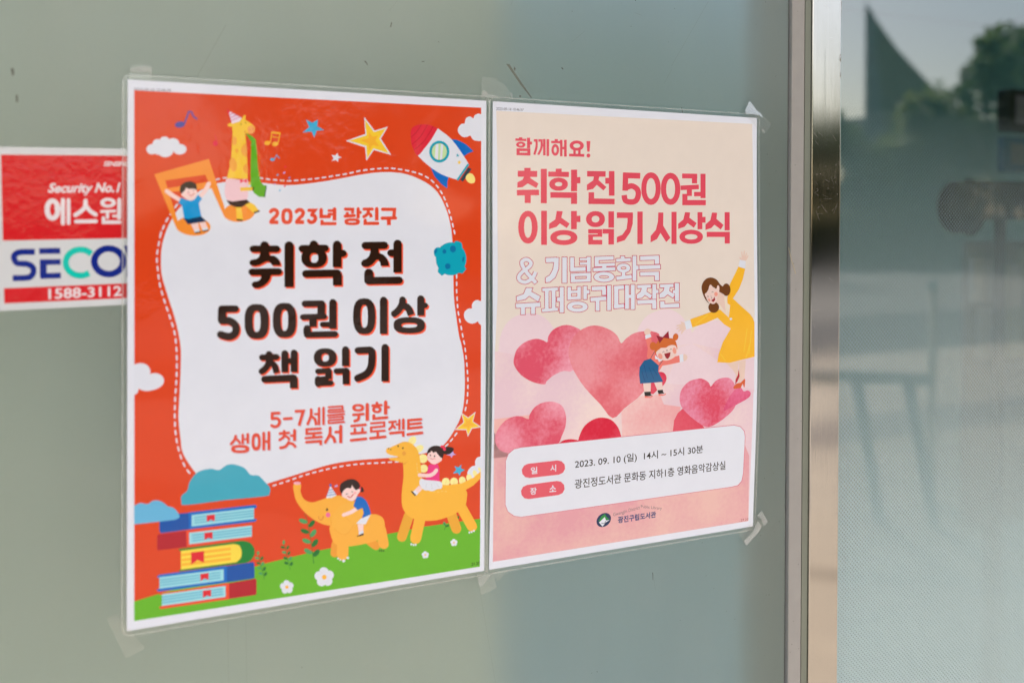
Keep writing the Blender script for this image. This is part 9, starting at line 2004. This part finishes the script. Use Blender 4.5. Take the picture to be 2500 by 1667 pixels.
for k_ in range(5):
    a = 2*math.pi*k_/5; bm = bmesh.new(); vs_ = [bm.verts.new((1.8986+rr*math.cos(a+da), .815+dy, 1.5191+rr*math.sin(a+da))) for rr, da, dy in ((.02, -.3, -.004), (.055, -.35, -.006), (.058, .35, .006), (.02, .4, .004))]; bm.faces.new(vs_); bmesh.ops.solidify(bm, geom=bm.faces[:], thickness=.003); from_bm('blade', bm, blk, fn)
bm = bmesh.new(); tube(bm, (1.8986+.17, .85, 1.5191-.03), (1.8986+.17, .86, .03), .014, .014, 8); from_bm('fan_pole', bm, blk, fn, True)
box('motor_box', (1.8986+.06, .80, 1.5191-.03), (1.8986+.26, .90, 1.5191+.065), blk, fn, .012)
box('fan_base', (1.8986+.04, .76, .0045), (1.8986+.30, .96, .03), blk, fn, .01)
tb = empty('leaflet_rack', (0, 0, 0), label='pale leaflet rack with white papers on a low stand, behind the dotted pane', cat='rack')
pw = simple('leaflet_paper', (.66, .68, .66), .6); pg_ = simple('leaflet_green', (.52, .60, .44), .6); pb = simple('leaflet_blue', (.05, .13, .26), .6)
box('back_board', (2.0161, .905, .7), (2.0161+.24, .92, 1.4331), simple('rack_board', (.30, .34, .33), .6), tb, .003)
random.seed(4)
for k_ in range(5):
    x_ = 2.0161+.004+.045*k_+random.uniform(-.004, .004); h_ = 1.4331-.02-random.uniform(0, .05)*(4-k_)
    box('leaflet', (x_, .885, h_-.11), (x_+.040, .900, h_), (pw, pw, pg_, pw, pg_)[k_], tb)
for k_ in range(4): box('leaflet', (2.0161+.03+.052*k_, .885, 1.4331-.30), (2.0161+.075+.052*k_, .900, 1.4331-.17), (pw, pg_, pg_, pg_)[k_], tb)
box('blue_folder', (2.0161+.10, .88, 1.4331-.42), (2.0161+.24, .90, 1.4331-.32), pb, tb)
bm = bmesh.new(); tube(bm, (2.0161+.12, .93, .03), (2.0161+.12, .93, 1.4331-.05), .015, .015, 8); from_bm('rack_pole', bm, blk, tb, True); box('rack_foot', (2.0161-.02, .99, .0045), (2.0161+.26, 1.2, .03), blk, tb, .005)
# bollard rail
bl = simple('blue_rail_paint', (.10, .20, .27), .4)
rk = empty('bike_stand', (0, 0, 0), label='blue painted metal bicycle stand on the tan paving', cat='bicycle stand')
def mirp(x, y): return x, y
for a, b in (((3.55, -2.62, 0), (3.47, -2.70, .72)), ((3.75, -2.47, 0), (3.66, -2.56, .72))):
    bm = bmesh.new(); tube(bm, a, b, .028, .028, 10); from_bm('leg', bm, bl, rk, True)
bm = bmesh.new(); tube(bm, (2.9, -3.15, .70), (3.75, -2.50, .70), .03, .03, 10); from_bm('rail', bm, bl, rk, True)
po = empty('white_post', (4.05, -2.75, 0), label='thin white post standing on the tan paving', cat='post')
bm = bmesh.new(); tube(bm, (0, 0, 0), (0, 0, 1.12), .022, .022, 10); from_bm('shaft', bm, simple('white_post_paint', (.6, .6, .58), .5), po, True)
bm = bmesh.new(); bmesh.ops.create_uvsphere(bm, u_segments=10, v_segments=6, radius=.03, matrix=Matrix.Translation((0, 0, 1.13))); from_bm('cap', bm, bl, po, True)

print('objects', len(bpy.data.objects))
